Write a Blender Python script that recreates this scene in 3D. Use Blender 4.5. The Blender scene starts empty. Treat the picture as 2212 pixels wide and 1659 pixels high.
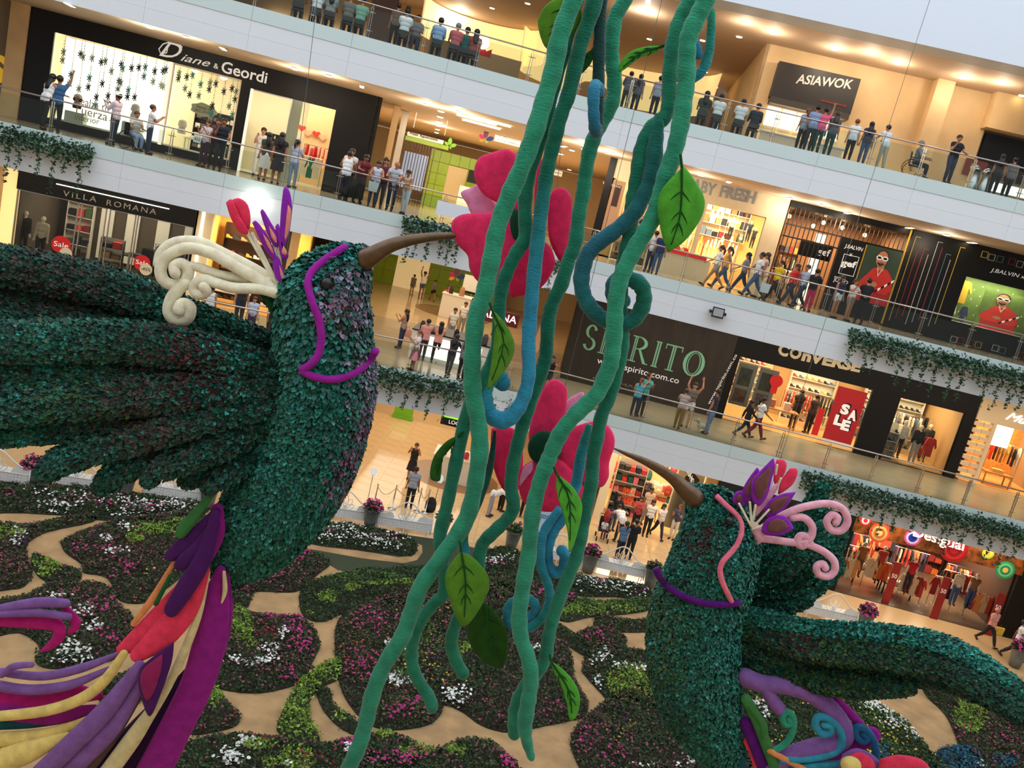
import bpy, bmesh, math, random
import numpy as np
from mathutils import Matrix, Vector
ORD = 'first second third fourth fifth sixth seventh eighth ninth tenth eleventh twelfth thirteenth fourteenth fifteenth sixteenth seventeenth eighteenth nineteenth twentieth'.split()
random.seed(7); RNG = np.random.default_rng(7)
SC = bpy.context.scene; COL = SC.collection

# ---------------------------------------------------------------- camera, world, exposure
FPX, CX, CY = 1900.0, 1106.0, 829.5
PITCH, ROLL = 0.19757, 0.23894
H = 5.6                                   # storey height; ground floor is z = 0
EZ = 2 * H + 1.334                        # eye height
FW = np.array([0, math.cos(PITCH), -math.sin(PITCH)])
_dn = np.array([0, -math.sin(PITCH), -math.cos(PITCH)]); _rt = np.array([1.0, 0, 0])
IX = math.cos(ROLL) * _rt - math.sin(ROLL) * _dn
IY = math.sin(ROLL) * _rt + math.cos(ROLL) * _dn
EYE = np.array([0, 0, EZ])
cd = bpy.data.cameras.new('camera'); cam = bpy.data.objects.new('camera', cd); COL.objects.link(cam)
cd.sensor_width = 36; cd.lens = FPX / 2212 * 36; cd.clip_end = 300; cd.clip_start = .05
M = Matrix.Identity(4)
for i in range(3):
    M[i][0], M[i][1], M[i][2], M[i][3] = IX[i], -IY[i], -FW[i], EYE[i]
cam.matrix_world = M; SC.camera = cam

w = bpy.data.worlds.new('skylight'); SC.world = w; w.use_nodes = True
w.node_tree.nodes['Background'].inputs[0].default_value = (.8, .89, 1.0, 1)
w.node_tree.nodes['Background'].inputs[1].default_value = 1.85
SC.view_settings.view_transform = 'Standard'; SC.view_settings.look = 'None'
SC.view_settings.exposure = 0.0; SC.view_settings.gamma = 1; SC.view_settings.use_curve_mapping = False
SC.cycles.max_bounces = 4; SC.cycles.diffuse_bounces = 3; SC.cycles.glossy_bounces = 2; SC.cycles.use_light_tree = False; SC.cycles.adaptive_threshold = .03
SC.cycles.transparent_max_bounces = 10; SC.cycles.caustics_reflective = False; SC.cycles.caustics_refractive = False

# ---------------------------------------------------------------- facade frames (s along the edge, c back from it, z up)
def _frame(a, b):
    n = math.hypot(1, b)
    return Matrix(((1 / n, -b / n, 0, 0), (b / n, 1 / n, 0, a), (0, 0, 1, 0), (0, 0, 0, 1)))
FR = {'L': _frame(33.275, .21558), 'R': _frame(33.763, -.07269), 'W': Matrix.Identity(4)}
FRI = {k: v.inverted() for k, v in FR.items()}
BEND = 1.69                                # world x where both planes meet
def ray(u, v): return IX * ((u - CX) / FPX) + IY * ((v - CY) / FPX) + FW
def at(u, v, D):
    d = ray(u, v); return Vector(EYE + d * (D / d[1]))
def gz(u, v, z):
    d = ray(u, v); return Vector(EYE + d * ((z - EZ) / d[2]))
def U(f, u, v, c=0.0):
    """pixel -> facade-local (s, c, z) on the plane c behind the balcony edge"""
    m = np.array(FRI[f]); o = m[:3, :3] @ EYE + m[:3, 3]; d = m[:3, :3] @ ray(u, v)
    p = o + d * ((c - o[1]) / d[1]); return Vector(p)
def Uz(f, u, v, z):
    return FRI[f] @ gz(u, v, z)
def px(D): return D / FPX                  # metres per pixel at distance D (approx.)

# ---------------------------------------------------------------- materials
def lin(c):
    return tuple((x / 255 / 12.92 if x / 255 <= .04045 else ((x / 255 + .055) / 1.055) ** 2.4) for x in c)
MATS = {}
def mat(name, col, rough=.6, metal=0.0, var=0.0, vscale=8.0, bump=0.0, bscale=60.0, emit=0.0, sheen=0.0, spec=.5, ecol=None, stretch=None, col2=None):
    if name in MATS: return MATS[name]
    m = bpy.data.materials.new(name); m.use_nodes = True; nt = m.node_tree; b = nt.nodes['Principled BSDF']
    c = lin(col); b.inputs['Base Color'].default_value = (*c, 1); b.inputs['Roughness'].default_value = rough
    b.inputs['Metallic'].default_value = metal; b.inputs['Specular IOR Level'].default_value = spec
    if sheen: b.inputs['Sheen Weight'].default_value = sheen; b.inputs['Sheen Roughness'].default_value = .5; b.inputs['Sheen Tint'].default_value = (*[min(1, x * 1.3 + .15) for x in c], 1)
    if var or bump:
        tc = nt.nodes.new('ShaderNodeTexCoord'); mp = nt.nodes.new('ShaderNodeMapping'); nt.links.new(tc.outputs['Object'], mp.inputs[0])
        if stretch: mp.inputs['Scale'].default_value = stretch
    if var:
        n = nt.nodes.new('ShaderNodeTexNoise'); n.inputs['Scale'].default_value = vscale; n.inputs['Detail'].default_value = 4; nt.links.new(mp.outputs[0], n.inputs[0])
        r = nt.nodes.new('ShaderNodeValToRGB'); e = r.color_ramp.elements; e[0].position = .3; e[1].position = .7
        e[0].color = (*[x * (1 - var) for x in c], 1); e[1].color = (*([min(1, x * (1 + var * .7)) for x in c] if col2 is None else lin(col2)), 1)
        nt.links.new(n.outputs[0], r.inputs[0]); nt.links.new(r.outputs[0], b.inputs['Base Color'])
    if bump:
        n = nt.nodes.new('ShaderNodeTexNoise'); n.inputs['Scale'].default_value = bscale; n.inputs['Detail'].default_value = 3; nt.links.new(mp.outputs[0], n.inputs[0])
        bp = nt.nodes.new('ShaderNodeBump'); bp.inputs['Strength'].default_value = bump; bp.inputs['Distance'].default_value = .03
        nt.links.new(n.outputs[0], bp.inputs['Height']); nt.links.new(bp.outputs[0], b.inputs['Normal'])
    if emit:
        b.inputs['Emission Color'].default_value = (*lin(ecol or col), 1); b.inputs['Emission Strength'].default_value = emit
    MATS[name] = m; return m
def attr_mat(name, rough=.6, sheen=0, spec=.4, trans=0):
    """base colour from the mesh's own 'tint' colour attribute"""
    if name in MATS: return MATS[name]
    m = bpy.data.materials.new(name); m.use_nodes = True; nt = m.node_tree; b = nt.nodes['Principled BSDF']
    a = nt.nodes.new('ShaderNodeAttribute'); a.attribute_name = 'tint'; nt.links.new(a.outputs[0], b.inputs['Base Color'])
    b.inputs['Roughness'].default_value = rough; b.inputs['Specular IOR Level'].default_value = spec
    if sheen: b.inputs['Sheen Weight'].default_value = sheen
    MATS[name] = m; return m
def glass_mat(name, tint=(235, 245, 243), refl=1.0, haze=0.0):
    if name in MATS: return MATS[name]
    m = bpy.data.materials.new(name); m.use_nodes = True; nt = m.node_tree; nt.nodes.clear()
    o = nt.nodes.new('ShaderNodeOutputMaterial'); t = nt.nodes.new('ShaderNodeBsdfTransparent'); g = nt.nodes.new('ShaderNodeBsdfGlossy'); mx = nt.nodes.new('ShaderNodeMixShader')
    fr = nt.nodes.new('ShaderNodeFresnel'); fr.inputs[0].default_value = 1.35; t.inputs[0].default_value = (*lin(tint), 1); g.inputs['Roughness'].default_value = .02
    nt.links.new(fr.outputs[0], mx.inputs[0]); nt.links.new(t.outputs[0], mx.inputs[1]); nt.links.new(g.outputs[0], mx.inputs[2])
    last = mx
    if haze:
        d = nt.nodes.new('ShaderNodeBsdfDiffuse'); d.inputs[0].default_value = (.75, .85, .85, 1); m2 = nt.nodes.new('ShaderNodeMixShader'); m2.inputs[0].default_value = haze
        nt.links.new(mx.outputs[0], m2.inputs[1]); nt.links.new(d.outputs[0], m2.inputs[2]); last = m2
    nt.links.new(last.outputs[0], o.inputs[0]); MATS[name] = m; return m

# ---------------------------------------------------------------- mesh building
BASE = {}                                  # thing name -> (frame key, origin)
def prop(o, label=None, cat=None, group=None, kind=None):
    if label: o['label'] = label
    if cat: o['category'] = cat
    if group: o['group'] = group
    if kind: o['kind'] = kind
    return o
def thing(name, label, cat, f='W', o=(0, 0, 0), group=None, kind=None):
    e = bpy.data.objects.new(name, None); COL.objects.link(e); e.empty_display_size = .1
    e.matrix_world = FR[f] @ Matrix.Translation(o); BASE[e.name] = (f, Vector(o))
    return prop(e, label, cat, group, kind)
class MB:
    def __init__(s): s.v = []; s.f = []; s.m = []; s.k = 0
    def add(s, vs, fs):
        o = len(s.v); s.v += [tuple(p) for p in vs]; s.f += [tuple(i + o for i in q) for q in fs]; s.m += [s.k] * len(fs); return s
    def box(s, x0, x1, y0, y1, z0, z1):
        return s.add([(x, y, z) for x in (x0, x1) for y in (y0, y1) for z in (z0, z1)],
                     [(0, 1, 3, 2), (4, 6, 7, 5), (0, 4, 5, 1), (2, 3, 7, 6), (0, 2, 6, 4), (1, 5, 7, 3)])
    def prism(s, pts, d):
        """pts: closed polygon (3d), extruded by vector d"""
        n = len(pts); d = Vector(d); p = [Vector(q) for q in pts]
        return s.add(p + [q + d for q in p], [tuple(range(n - 1, -1, -1)), tuple(range(n, 2 * n))] + [(i, (i + 1) % n, n + (i + 1) % n, n + i) for i in range(n)])
    def cyl(s, a, b, r0, r1=None, n=10):
        return s.tube([a, b], [r0, r0 if r1 is None else r1], n)
    def tube(s, pts, rad, n=10, flat=None, cap=True, up=None):
        """rings around a path; flat = (ratio) squashes across 'up'"""
        P = [Vector(p) for p in pts]; k = len(P)
        if not hasattr(rad, '__len__'): rad = [rad] * k
        T = [(P[min(i + 1, k - 1)] - P[max(i - 1, 0)]).normalized() for i in range(k)]
        ref = Vector(up) if up is not None else (Vector((0, 0, 1)) if abs(T[0].z) < .9 else Vector((1, 0, 0)))
        nrm = (ref - T[0] * ref.dot(T[0])).normalized(); vs = []; fs = []
        for i in range(k):
            if up is not None: nrm = ref
            nrm = nrm - T[i] * nrm.dot(T[i]); nrm = nrm.normalized() if nrm.length > 1e-6 else T[i].orthogonal().normalized()
            bi = T[i].cross(nrm)
            fl = 1.0 if flat is None else (flat[i] if hasattr(flat, '__len__') else flat)
            for j in range(n):
                a = 2 * math.pi * j / n; vs.append(P[i] + nrm * (rad[i] * fl * math.cos(a)) + bi * (rad[i] * math.sin(a)))
        for i in range(k - 1):
            for j in range(n): fs.append((i * n + j, i * n + (j + 1) % n, (i + 1) * n + (j + 1) % n, (i + 1) * n + j))
        if cap: fs += [tuple(range(n - 1, -1, -1)), tuple(range((k - 1) * n, k * n))]
        return s.add(vs, fs)
    def lathe(s, prof, o=(0, 0, 0), n=16):
        o = Vector(o); vs = []; fs = []
        for r, z in prof:
            for j in range(n): a = 2 * math.pi * j / n; vs.append(o + Vector((r * math.cos(a), r * math.sin(a), z)))
        for i in range(len(prof) - 1):
            for j in range(n): fs.append((i * n + j, i * n + (j + 1) % n, (i + 1) * n + (j + 1) % n, (i + 1) * n + j))
        fs += [tuple(range(n - 1, -1, -1)), tuple(range((len(prof) - 1) * n, len(prof) * n))]
        return s.add(vs, fs)
    def ball(s, c, r, n=10, m=6):
        c = Vector(c); r = r if hasattr(r, '__len__') else (r, r, r); vs = [c + Vector((0, 0, r[2]))]; fs = []
        for i in range(1, m):
            t = math.pi * i / m
            for j in range(n): a = 2 * math.pi * j / n; vs.append(c + Vector((r[0] * math.sin(t) * math.cos(a), r[1] * math.sin(t) * math.sin(a), r[2] * math.cos(t))))
        vs.append(c - Vector((0, 0, r[2]))); q = len(vs) - 1
        for j in range(n): fs.append((0, 1 + j, 1 + (j + 1) % n)); fs.append((q, q - n + (j + 1) % n, q - n + j))
        for i in range(m - 2):
            for j in range(n): b = 1 + i * n; fs.append((b + j, b + n + j, b + n + (j + 1) % n, b + (j + 1) % n))
        return s.add(vs, fs)
    def build(s, name, mats, parent=None, f='W', smooth=False, bevel=0):
        mats = mats if isinstance(mats, (list, tuple)) else [mats]
        if parent is not None: f, o = BASE[parent.name]
        else: o = Vector((0, 0, 0))
        me = bpy.data.meshes.new(name); me.from_pydata([(x - o[0], y - o[1], z - o[2]) for x, y, z in s.v], [], s.f)
        for m in mats: me.materials.append(m)
        if len(mats) > 1: me.polygons.foreach_set('material_index', s.m)
        if smooth: me.polygons.foreach_set('use_smooth', [True] * len(s.f))
        ob = bpy.data.objects.new(name, me); COL.objects.link(ob)
        if parent is not None: ob.parent = parent; BASE[ob.name] = (f, o)
        else: ob.matrix_world = FR[f]; BASE[ob.name] = (f, o)
        if bevel:
            bv = ob.modifiers.new('bevel', 'BEVEL'); bv.width = bevel; bv.segments = 2
        return ob
def bx(name, m, x0, x1, y0, y1, z0, z1, parent=None, f='W'):
    return MB().box(x0, x1, y0, y1, z0, z1).build(name, m, parent, f)
def struct(o): o['kind'] = 'structure'; return o
def fan(name, mesh_obj, parent, M=None):
    o = mesh_obj.copy(); COL.objects.link(o); o.name = name; o.parent = parent; BASE[o.name] = BASE[parent.name]
    if M is not None: o.matrix_local = M
    return o
def smoothpath(pts, k=6):
    """Catmull-Rom through rows of numbers"""
    P = np.array(pts, float); n = len(P); out = []
    for i in range(n - 1):
        p0, p1, p2, p3 = P[max(i - 1, 0)], P[i], P[i + 1], P[min(i + 2, n - 1)]
        for j in range(k):
            t = j / k; out.append(.5 * ((2 * p1) + (p2 - p0) * t + (2 * p0 - 5 * p1 + 4 * p2 - p3) * t * t + (3 * p1 - p0 - 3 * p2 + p3) * t ** 3))
    out.append(P[-1]); return np.array(out)
def pointlight(name, kind, loc, energy, col, size=.15, rot=None, f=None, sy=None, spread=None):
    l = bpy.data.lights.new(name, kind); l.energy = energy; l.color = col
    if kind == 'AREA':
        l.shape = 'RECTANGLE' if sy else 'DISK'; l.size = size
        if sy: l.size_y = sy
        if spread: l.spread = spread
    elif kind == 'POINT': l.shadow_soft_size = size
    o = bpy.data.objects.new(name, l); COL.objects.link(o)
    m = Matrix.Translation(loc) if f is None else FR[f] @ Matrix.Translation(loc)
    o.matrix_world = m @ (rot.to_4x4() if rot is not None else Matrix.Identity(4)); o['kind'] = 'helper'
    return o
def text(s, name, m, parent, f, box, ext=.03, shear=0, bold=0.0, spacing=1.0, rot=0.0, frontc=None, kind=None):
    """flat lettering facing the atrium; box = (s0, s1, z0, z1, c) in the facade frame"""
    cu = bpy.data.curves.new(name, 'FONT'); cu.body = s; cu.extrude = .01; cu.shear = shear; cu.offset = bold; cu.space_character = spacing; cu.resolution_u = 3
    o = bpy.data.objects.new(name, cu); COL.objects.link(o)
    me = bpy.data.meshes.new_from_object(o.evaluated_get(bpy.context.evaluated_depsgraph_get())); bpy.data.objects.remove(o); bpy.data.curves.remove(cu)
    n = len(me.vertices); a = np.empty(n * 3); me.vertices.foreach_get('co', a); a = a.reshape(-1, 3)
    lo, hi = a.min(0), a.max(0); s0, s1, z0, z1, c = box; base = BASE[parent.name][1] if parent is not None else Vector((0, 0, 0))
    b = np.empty_like(a); X = (a[:, 0] - lo[0]) / (hi[0] - lo[0]); Z = (a[:, 1] - lo[1]) / max(hi[1] - lo[1], 1e-6)
    b[:, 0] = s0 + X * (s1 - s0) - base[0]; b[:, 2] = z0 + Z * (z1 - z0) + rot * X * (s1 - s0) - base[2]
    b[:, 1] = c - np.where(a[:, 2] > 0, ext, 0) - base[1]
    me.vertices.foreach_set('co', b.ravel()); me.materials.clear(); me.materials.append(m); me.update()
    ob = bpy.data.objects.new(name, me); COL.objects.link(ob)
    if parent is not None: ob.parent = parent; BASE[ob.name] = BASE[parent.name]
    else: ob.matrix_world = FR[f]
    return ob
def textpx(s, name, m, parent, f, u0, v0, u1, v1, hpx, c, **k):
    """baseline from pixel (u0,v0) to (u1,v1), height in pixels"""
    a = U(f, u0, v0, c); b = U(f, u1, v1, c); t = U(f, u0 + hpx * .24, v0 - hpx * .97, c)
    return text(s, name, m, parent, f, (a[0], b[0], a[2], a[2] + abs(t[2] - a[2]), c), rot=(b[2] - a[2]) / (b[0] - a[0]), **k)

WHITE = mat('white_panel', (228, 230, 232), .5)
# ---------------------------------------------------------------- setting
Z = [None, 0.0, H, 2 * H, 3 * H]           # floor heights of the four levels
SLAB, BAND = 1.46, .46
TAN = mat('tan_ceiling', (206, 184, 156), .7)
TAN4 = mat('tan_upper_ceiling', (196, 168, 140), .7)
GROUT = mat('floor_joint', (196, 162, 116), .3)
TILE = mat('beige_floor_tile', (218, 184, 136), .1, var=.08, vscale=2.0)
TILE2 = mat('tan_floor_tile', (186, 164, 136), .15, var=.1, vscale=1.3)
BANDM = mat('pale_glass_skirt', (206, 220, 216), .2)
STEEL = mat('brushed_steel', (190, 186, 178), .3, 1.0)
GLASS = glass_mat('clear_glass', (238, 246, 244))
WALLT = mat('tan_marble_wall', (214, 176, 122), .35, var=.12, vscale=1.2)
BLACK = mat('black_panel', (15, 15, 17), .45, spec=.3)
SE = {'L': (-25.0, 1.727), 'R': (1.694, 23.0)}   # extent of each facade along its edge
ext = {'L': (-25.0, 9.0), 'R': (-4.0, 23.0)}
def tiles(f, s0, s1, c0, c1, z, size, m, parent, name='floor_tile'):
    ns, nc = max(1, round((s1 - s0) / size)), max(1, round((c1 - c0) / size)); a, b = (s1 - s0) / ns, (c1 - c0) / nc; g = .006
    t0 = None
    for i in range(ns):
        for j in range(nc):
            if t0 is None:
                t0 = MB().box(g, a - g, g, b - g, 0, .012).build(name, m, parent); t0.location = (s0, c0, z); first = t0
            else:
                o = first.copy(); COL.objects.link(o); o.parent = parent; o.location = (s0 + i * a, c0 + j * b, z)
# ground floor and garden base
gf = struct(bx('floor', GROUT, -40, 40, -8, 80, -.3, 0))
tiles('W', -9, 9, 31.2, 46.2, 0, .9, TILE, gf)
for f in 'LR':
    for k in (2, 3, 4):
        s0, s1 = ext[f]; back = 11.5 if k < 4 else 26
        dz = -.004 if f == 'L' else 0
        fl = struct(bx('floor', TILE2, s0, s1, .02, back, Z[k] - .3, Z[k] + dz, f=f))
        struct(bx('ceiling', TAN, s0, s1, .1, back, Z[k] - SLAB + .02 + dz, Z[k] - SLAB + .12, f=f))
        a, b = SE[f]
        tr = thing('trim_%d' % (k * 2 + (f == 'R')), 'white panelled slab edge below the level %d balcony' % k, None, f, (0, 0, Z[k])); struct(tr)
        del tr['label']
        n = round((b - a) / 3.4); w_ = (b - a) / n
        for i in range(n):
            o = bx('fascia_panel', WHITE, a + i * w_ + .0025, a + (i + 1) * w_ - .0025, 0, .1, Z[k] - SLAB, Z[k] - .953, tr)
            o = bx('fascia_panel', WHITE, a + i * w_ + .0025, a + (i + 1) * w_ - .0025, 0, .1, Z[k] - .95, Z[k] - BAND - .004, tr)
            o = bx('skirt_panel', BANDM, a + i * w_ + .004, a + (i + 1) * w_ - .004, -.02, .06, Z[k] - BAND, Z[k] - .005, tr)
        bx('fascia_core', mat('slab_core', (196, 198, 202), .8), a, b, .05, .12, Z[k] - SLAB + .01, Z[k] - .02, tr)
# hall floors and ceilings behind the bend
HC = mat('hall_ceiling', (238, 218, 182), .7)  # lighter copy of the tan ceiling, lamp brightness put into its colour
for k, yb in ((2, 62.), (3, 62.)):
    hf = struct(bx('floor', TILE, -16, 8, 35, yb, Z[k] - .3, Z[k] - .008))
    struct(bx('ceiling', HC, -16, 8, 35, yb, Z[k] - SLAB + .03, Z[k] - SLAB + .13))
struct(bx('ceiling', HC, -16, 8, 35, 62, Z[4] - SLAB + .03, Z[4] - SLAB + .13))
# continuous rear walls of the shop rooms, hall side walls and hall ends
RW = mat('rear_wall', (196, 172, 134), .7)
for f, s0, s1 in (('L', -25, -7.0), ('R', 1.6, 23)):
    for k in (1, 2, 3):
        struct(bx('wall_back', RW, s0, s1, 10.6, 10.8, Z[k], Z[k] + H - SLAB, f=f))
for f, s_ in (('L', -25.2), ('R', 23.0)):
    struct(bx('wall_end', RW, s_, s_ + .2, 0, 26, 0, 26, f=f))
HW = mat('hall_cream_wall', (226, 196, 146), .5, var=.06)
for k in (1, 2, 3):
    struct(bx('wall_hall', HW, -7.1, -6.95, 5, 26, Z[k], Z[k] + H - SLAB, f='L'))
    struct(bx('wall_hall', HW, 1.6, 1.75, 5.2, 30, Z[k], Z[k] + H - SLAB, f='R'))
    struct(bx('wall_hall', HW, -18, 6, 60 if k > 1 else 56, 60.2, Z[k], Z[k] + H - SLAB))
# level 4 (food court): rear wall and ceiling, roof edge
C4 = 21.42
for f in 'LR':
    s0, s1 = ext[f]
    struct(bx('ceiling', TAN4, s0, s1, 1.1, 26, C4 + (.004 if f == 'L' else 0), C4 + .12, f=f))
    struct(bx('trim_ceiling', mat('ceiling_step', (226, 208, 180), .7), SE[f][0], SE[f][1], .02, 1.1, 21.12, 21.3, f=f))
    struct(bx('trim_ceiling', TAN4, SE[f][0], SE[f][1], 1.1, 1.3, 21.12, C4, f=f))
    struct(bx('trim_roof', mat('roof_white', (226, 232, 240), .6), SE[f][0] - 2, SE[f][1] + 2, 0, 1.2, 21.1, 27, f=f))
struct(bx('wall_back', mat('food_court_wall', (196, 160, 118), .5), -25, 9, 19, 19.2, Z[4], C4, f='L'))
WM4 = mat('food_court_marble', (224, 192, 144), .5, var=.1, vscale=.9)
# rest of the atrium (beside and behind the photographer)
AW = mat('atrium_wall', (206, 202, 196), .7)
struct(bx('wall_near', AW, -34, 34, -8.4, -8, 0, 27)); struct(bx('wall_left', AW, -34, -33.6, -8, 62, 0, 27)); struct(bx('wall_right', AW, 33.6, 34, -8, 62, 0, 27))

# ---------------------------------------------------------------- balustrades
def balustrade(f, k, label):
    a, b = SE[f]; n = round((b - a) / 1.85); w_ = (b - a) / n; z = Z[k]
    t = thing('balustrade', label, 'balustrade', f, (a, 0, z))
    MB().tube([(a, .06, z + 1.08), (b, .06, z + 1.08)], .027, 8).build('handrail', STEEL, t, smooth=True)
    p0 = g0 = None
    for i in range(n + 1):
        s = a + i * w_
        if i < n:
            if g0 is None: g0 = bx('glass_panel', GLASS, a + .03, a + w_ - .03, .0, .012, z - .44, z + .93, t)
            else: o = fan('glass_panel', g0, t, Matrix.Translation((i * w_, 0, 0)))
        if p0 is None:
            m = MB()
            for d in (-.035, .035): m.box(s + d - .008, s + d + .008, .03, .1, z - .02, z + 1.0)
            m.cyl((s, .06, z + 1.0), (s, .06, z + 1.06), .012)
            for h in (.22, .82): m.cyl((s - .13, .02, z + h), (s + .13, .02, z + h), .012, n=6); m.box(s - .05, s + .05, .02, .1, z + h - .02, z + h + .02)
            p0 = m.build('post', STEEL, t)
        else: fan('post', p0, t, Matrix.Translation((i * w_, 0, 0)))
    return t
balustrade('L', 2, 'steel and glass balustrade along the second level walkway left of the hanging vines')
balustrade('R', 2, 'steel and glass balustrade along the walkway below the sneaker shop')
balustrade('L', 3, 'steel and glass balustrade in front of the black lingerie shop')
balustrade('R', 3, 'steel and glass balustrade in front of the baby clothes and poster shops')
balustrade('L', 4, 'steel and glass balustrade of the top level food court left of the vines')
balustrade('R', 4, 'steel and glass balustrade of the top level below the wok counter')

# ---------------------------------------------------------------- lamps in the ceilings
WARM = (1.0, .86, .67)
LENS = mat('lamp_lens', (255, 236, 200), .4, emit=14.0, ecol=(255, 226, 170)); LENS.cycles.emission_sampling = 'NONE'
RING = mat('lamp_ring', (240, 236, 226), .4)
_dl = {}
def downlight(f, u, v, z, label, group, long=False, energy=38, real=True):
    p = Uz(f, u, v, z)
    t = thing('linear_downlight' if long else 'round_downlight', label, 'ceiling lamp', f, (p[0], p[1], z), group)
    key = (long,)
    if key not in _dl:
        if long:
            a = MB().box(-.1, .1, -.42, .42, -.012, .0).build('trim_frame', RING, t); a.data.transform(Matrix.Translation((p[0], p[1], z)))
            b = MB().box(-.07, .07, -.38, .38, -.02, -.011).build('lens', LENS, t); b.data.transform(Matrix.Translation((p[0], p[1], z)))
        else:
            a = MB().lathe([(.155, 0), (.155, -.015), (.12, -.02), (.12, 0)], (0, 0, 0), 20).build('trim_ring', RING, t); a.data.transform(Matrix.Translation((p[0], p[1], z)))
            b = MB().lathe([(.13, -.005), (.12, -.03), (.06, -.042)], (0, 0, 0), 20).build('lens', LENS, t); b.data.transform(Matrix.Translation((p[0], p[1], z)))
        _dl[key] = (a, b)
    else:
        for q in _dl[key]:
            o = q.copy(); COL.objects.link(o); o.parent = t
    if real: pointlight('downlight_glow', 'POINT', (p[0], p[1], z - .45), energy, WARM, .18, f=f)
    return t
zc3 = Z[4] - SLAB
for i, (u, v, lg) in enumerate([(150, 10, 1), (320, 57, 1), (400, 78, 0), (482, 105, 1), (636, 148, 1), (710, 163, 0), (782, 187, 1)]):
    downlight('L', u, v, zc3, ('slim rectangular' if lg else 'round') + ' ceiling lamp over the lingerie shop front, %s from the left' % ORD[i], 'ceiling lamps over the left third level', bool(lg), 65, i in (1, 2, 4, 5))
for i, (u, v, lg) in enumerate([(920, 225, 0), (953, 240, 0), (951, 252, 0), (949, 263, 0), (947, 271, 0), (945, 279, 0), (943, 286, 0), (990, 241, 0), (1258, 312, 0), (1236, 324, 0), (1262, 322, 0), (1212, 332, 0), (1318, 331, 1), (1218, 316, 1), (1230, 366, 0)]):
    downlight('L', u, v, zc3, ORD[i] + ' ceiling lamp of the third level hall counted from its front left', 'ceiling lamps of the third level hall', bool(lg), 95, i in (0, 4, 7, 8, 12))
for i, (u, v, lg) in enumerate([(1515, 378, 0), (1575, 393, 1), (1705, 428, 1), (1775, 442, 0), (1832, 460, 1), (1965, 492, 1), (2045, 507, 0), (2100, 524, 1)]):
    downlight('R', u, v, zc3, ('slim rectangular' if lg else 'round') + ' ceiling lamp above the baby clothes and poster shops, %s from the left' % ORD[i], 'ceiling lamps over the right third level', bool(lg), 65, i in (0, 2, 3, 4, 6))
for i, (u, v, lg) in enumerate([(1611, 48, 0), (1597, 79, 0), (1672, 69, 1), (1735, 114, 0), (1806, 104, 1), (1882, 114, 0), (1880, 147, 0), (1943, 135, 1), (2025, 180, 0), (2084, 166, 1), (2165, 179, 0), (1540, 30, 1), (2208, 206, 0)]):
    downlight('R', u, v, C4, ('slim rectangular' if lg else 'round') + ' lamp in the top ceiling, %s from the left along the wok counter' % ORD[i], 'ceiling lamps of the top level', bool(lg), 62, i in (0, 2, 3, 4, 5, 7, 8, 9, 10))
for i, (u, v, lg) in enumerate([(1619, 155, 0), (1623, 188, 0), (1546, 188, 0), (1536, 214, 0), (1396, 25, 0), (1403, 84, 0), (1400, 2, 1), (1531, 126, 0), (1524, 155, 0), (1518, 87, 0), (993, 23, 0), (1063, 17, 0), (1140, 7, 0)]):
    downlight('L' if u < 1200 else 'R', u, v, C4, 'lamp in the brown food court ceiling, %s around the vine tops' % ORD[i], 'ceiling lamps of the food court', bool(lg), 130, i in (0, 4, 10))
# second and ground level corridors: added unseen strip lights in place of their ceiling lamps
for f in 'LR':
    for z in (zc3 - H, zc3 - 2 * H):
        a, b = SE[f]; pointlight('corridor_fill_strip', 'AREA', ((a + b) / 2, 2.6, z - .02), 420, WARM, (b - a) * .9, f=f, sy=.3)
for k in (1, 2, 3):
    pointlight('hall_fill_panel', 'AREA', (-4, 45, Z[k] + H - SLAB - .0), 520 if k < 3 else 1100, WARM, 6, sy=14)  # added broad fill panel per hall, standing in for its separate lamps
# ---------------------------------------------------------------- shops: shared pieces
SGLASS = glass_mat('shop_glass', (246, 248, 246))
SIGNW = mat('white_sign_letter', (240, 240, 238), .4, emit=.25)
CREAM = mat('cream_wall', (240, 226, 190), .6)
WOODM = mat('shop_wood', (170, 122, 70), .5, var=.2, vscale=5, stretch=(1, 1, 8))
DARKW = mat('dark_wood', (62, 42, 30), .4)
SHELFM = mat('shelf_white', (232, 226, 210), .5)
REDM = mat('sale_red', (206, 30, 34), .5)
def room(f, s0, s1, c0, c1, z0, z1, wall, flr, energy=250, col=(1, .82, .58), lights=1, ceil=None):
    m = MB(); m.box(s0, s1, c1, c1 + .1, z0, z1); m.box(s0 - .05, s0, c0 + .1, c1, z0, z1); m.box(s1, s1 + .05, c0 + .1, c1, z0, z1)
    struct(m.build('wall_shop', wall, f=f)); struct(bx('floor', flr, s0, s1, c0, c1, z0 - .05, z0 + .02, f=f)); struct(bx('ceiling', ceil or wall, s0, s1, c0 + .2, c1, z1, z1 + .08, f=f))
    for i in range(lights):
        w_ = (s1 - s0) / lights
        pointlight('shop_lamp_glow', 'AREA', (s0 + (i + .5) * w_, (c0 + c1) / 2, z1 - .06), energy, col, w_ * .7, f=f, sy=(c1 - c0) * .5)
def pane(t, s0, s1, z0, z1, c, frame=.05, fm=None):
    g = bx('window_pane', SGLASS, s0, s1, c, c + .015, z0, z1, t)
    if frame:
        m = MB(); m.box(s0, s0 + frame, c - .03, c + .05, z0, z1); m.box(s1 - frame, s1, c - .03, c + .05, z0, z1); m.box(s0, s1, c - .03, c + .05, z0, z0 + frame); m.box(s0, s1, c - .03, c + .05, z1 - frame, z1)
        m.build('window_frame', fm or BLACK, t)
    return g
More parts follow.
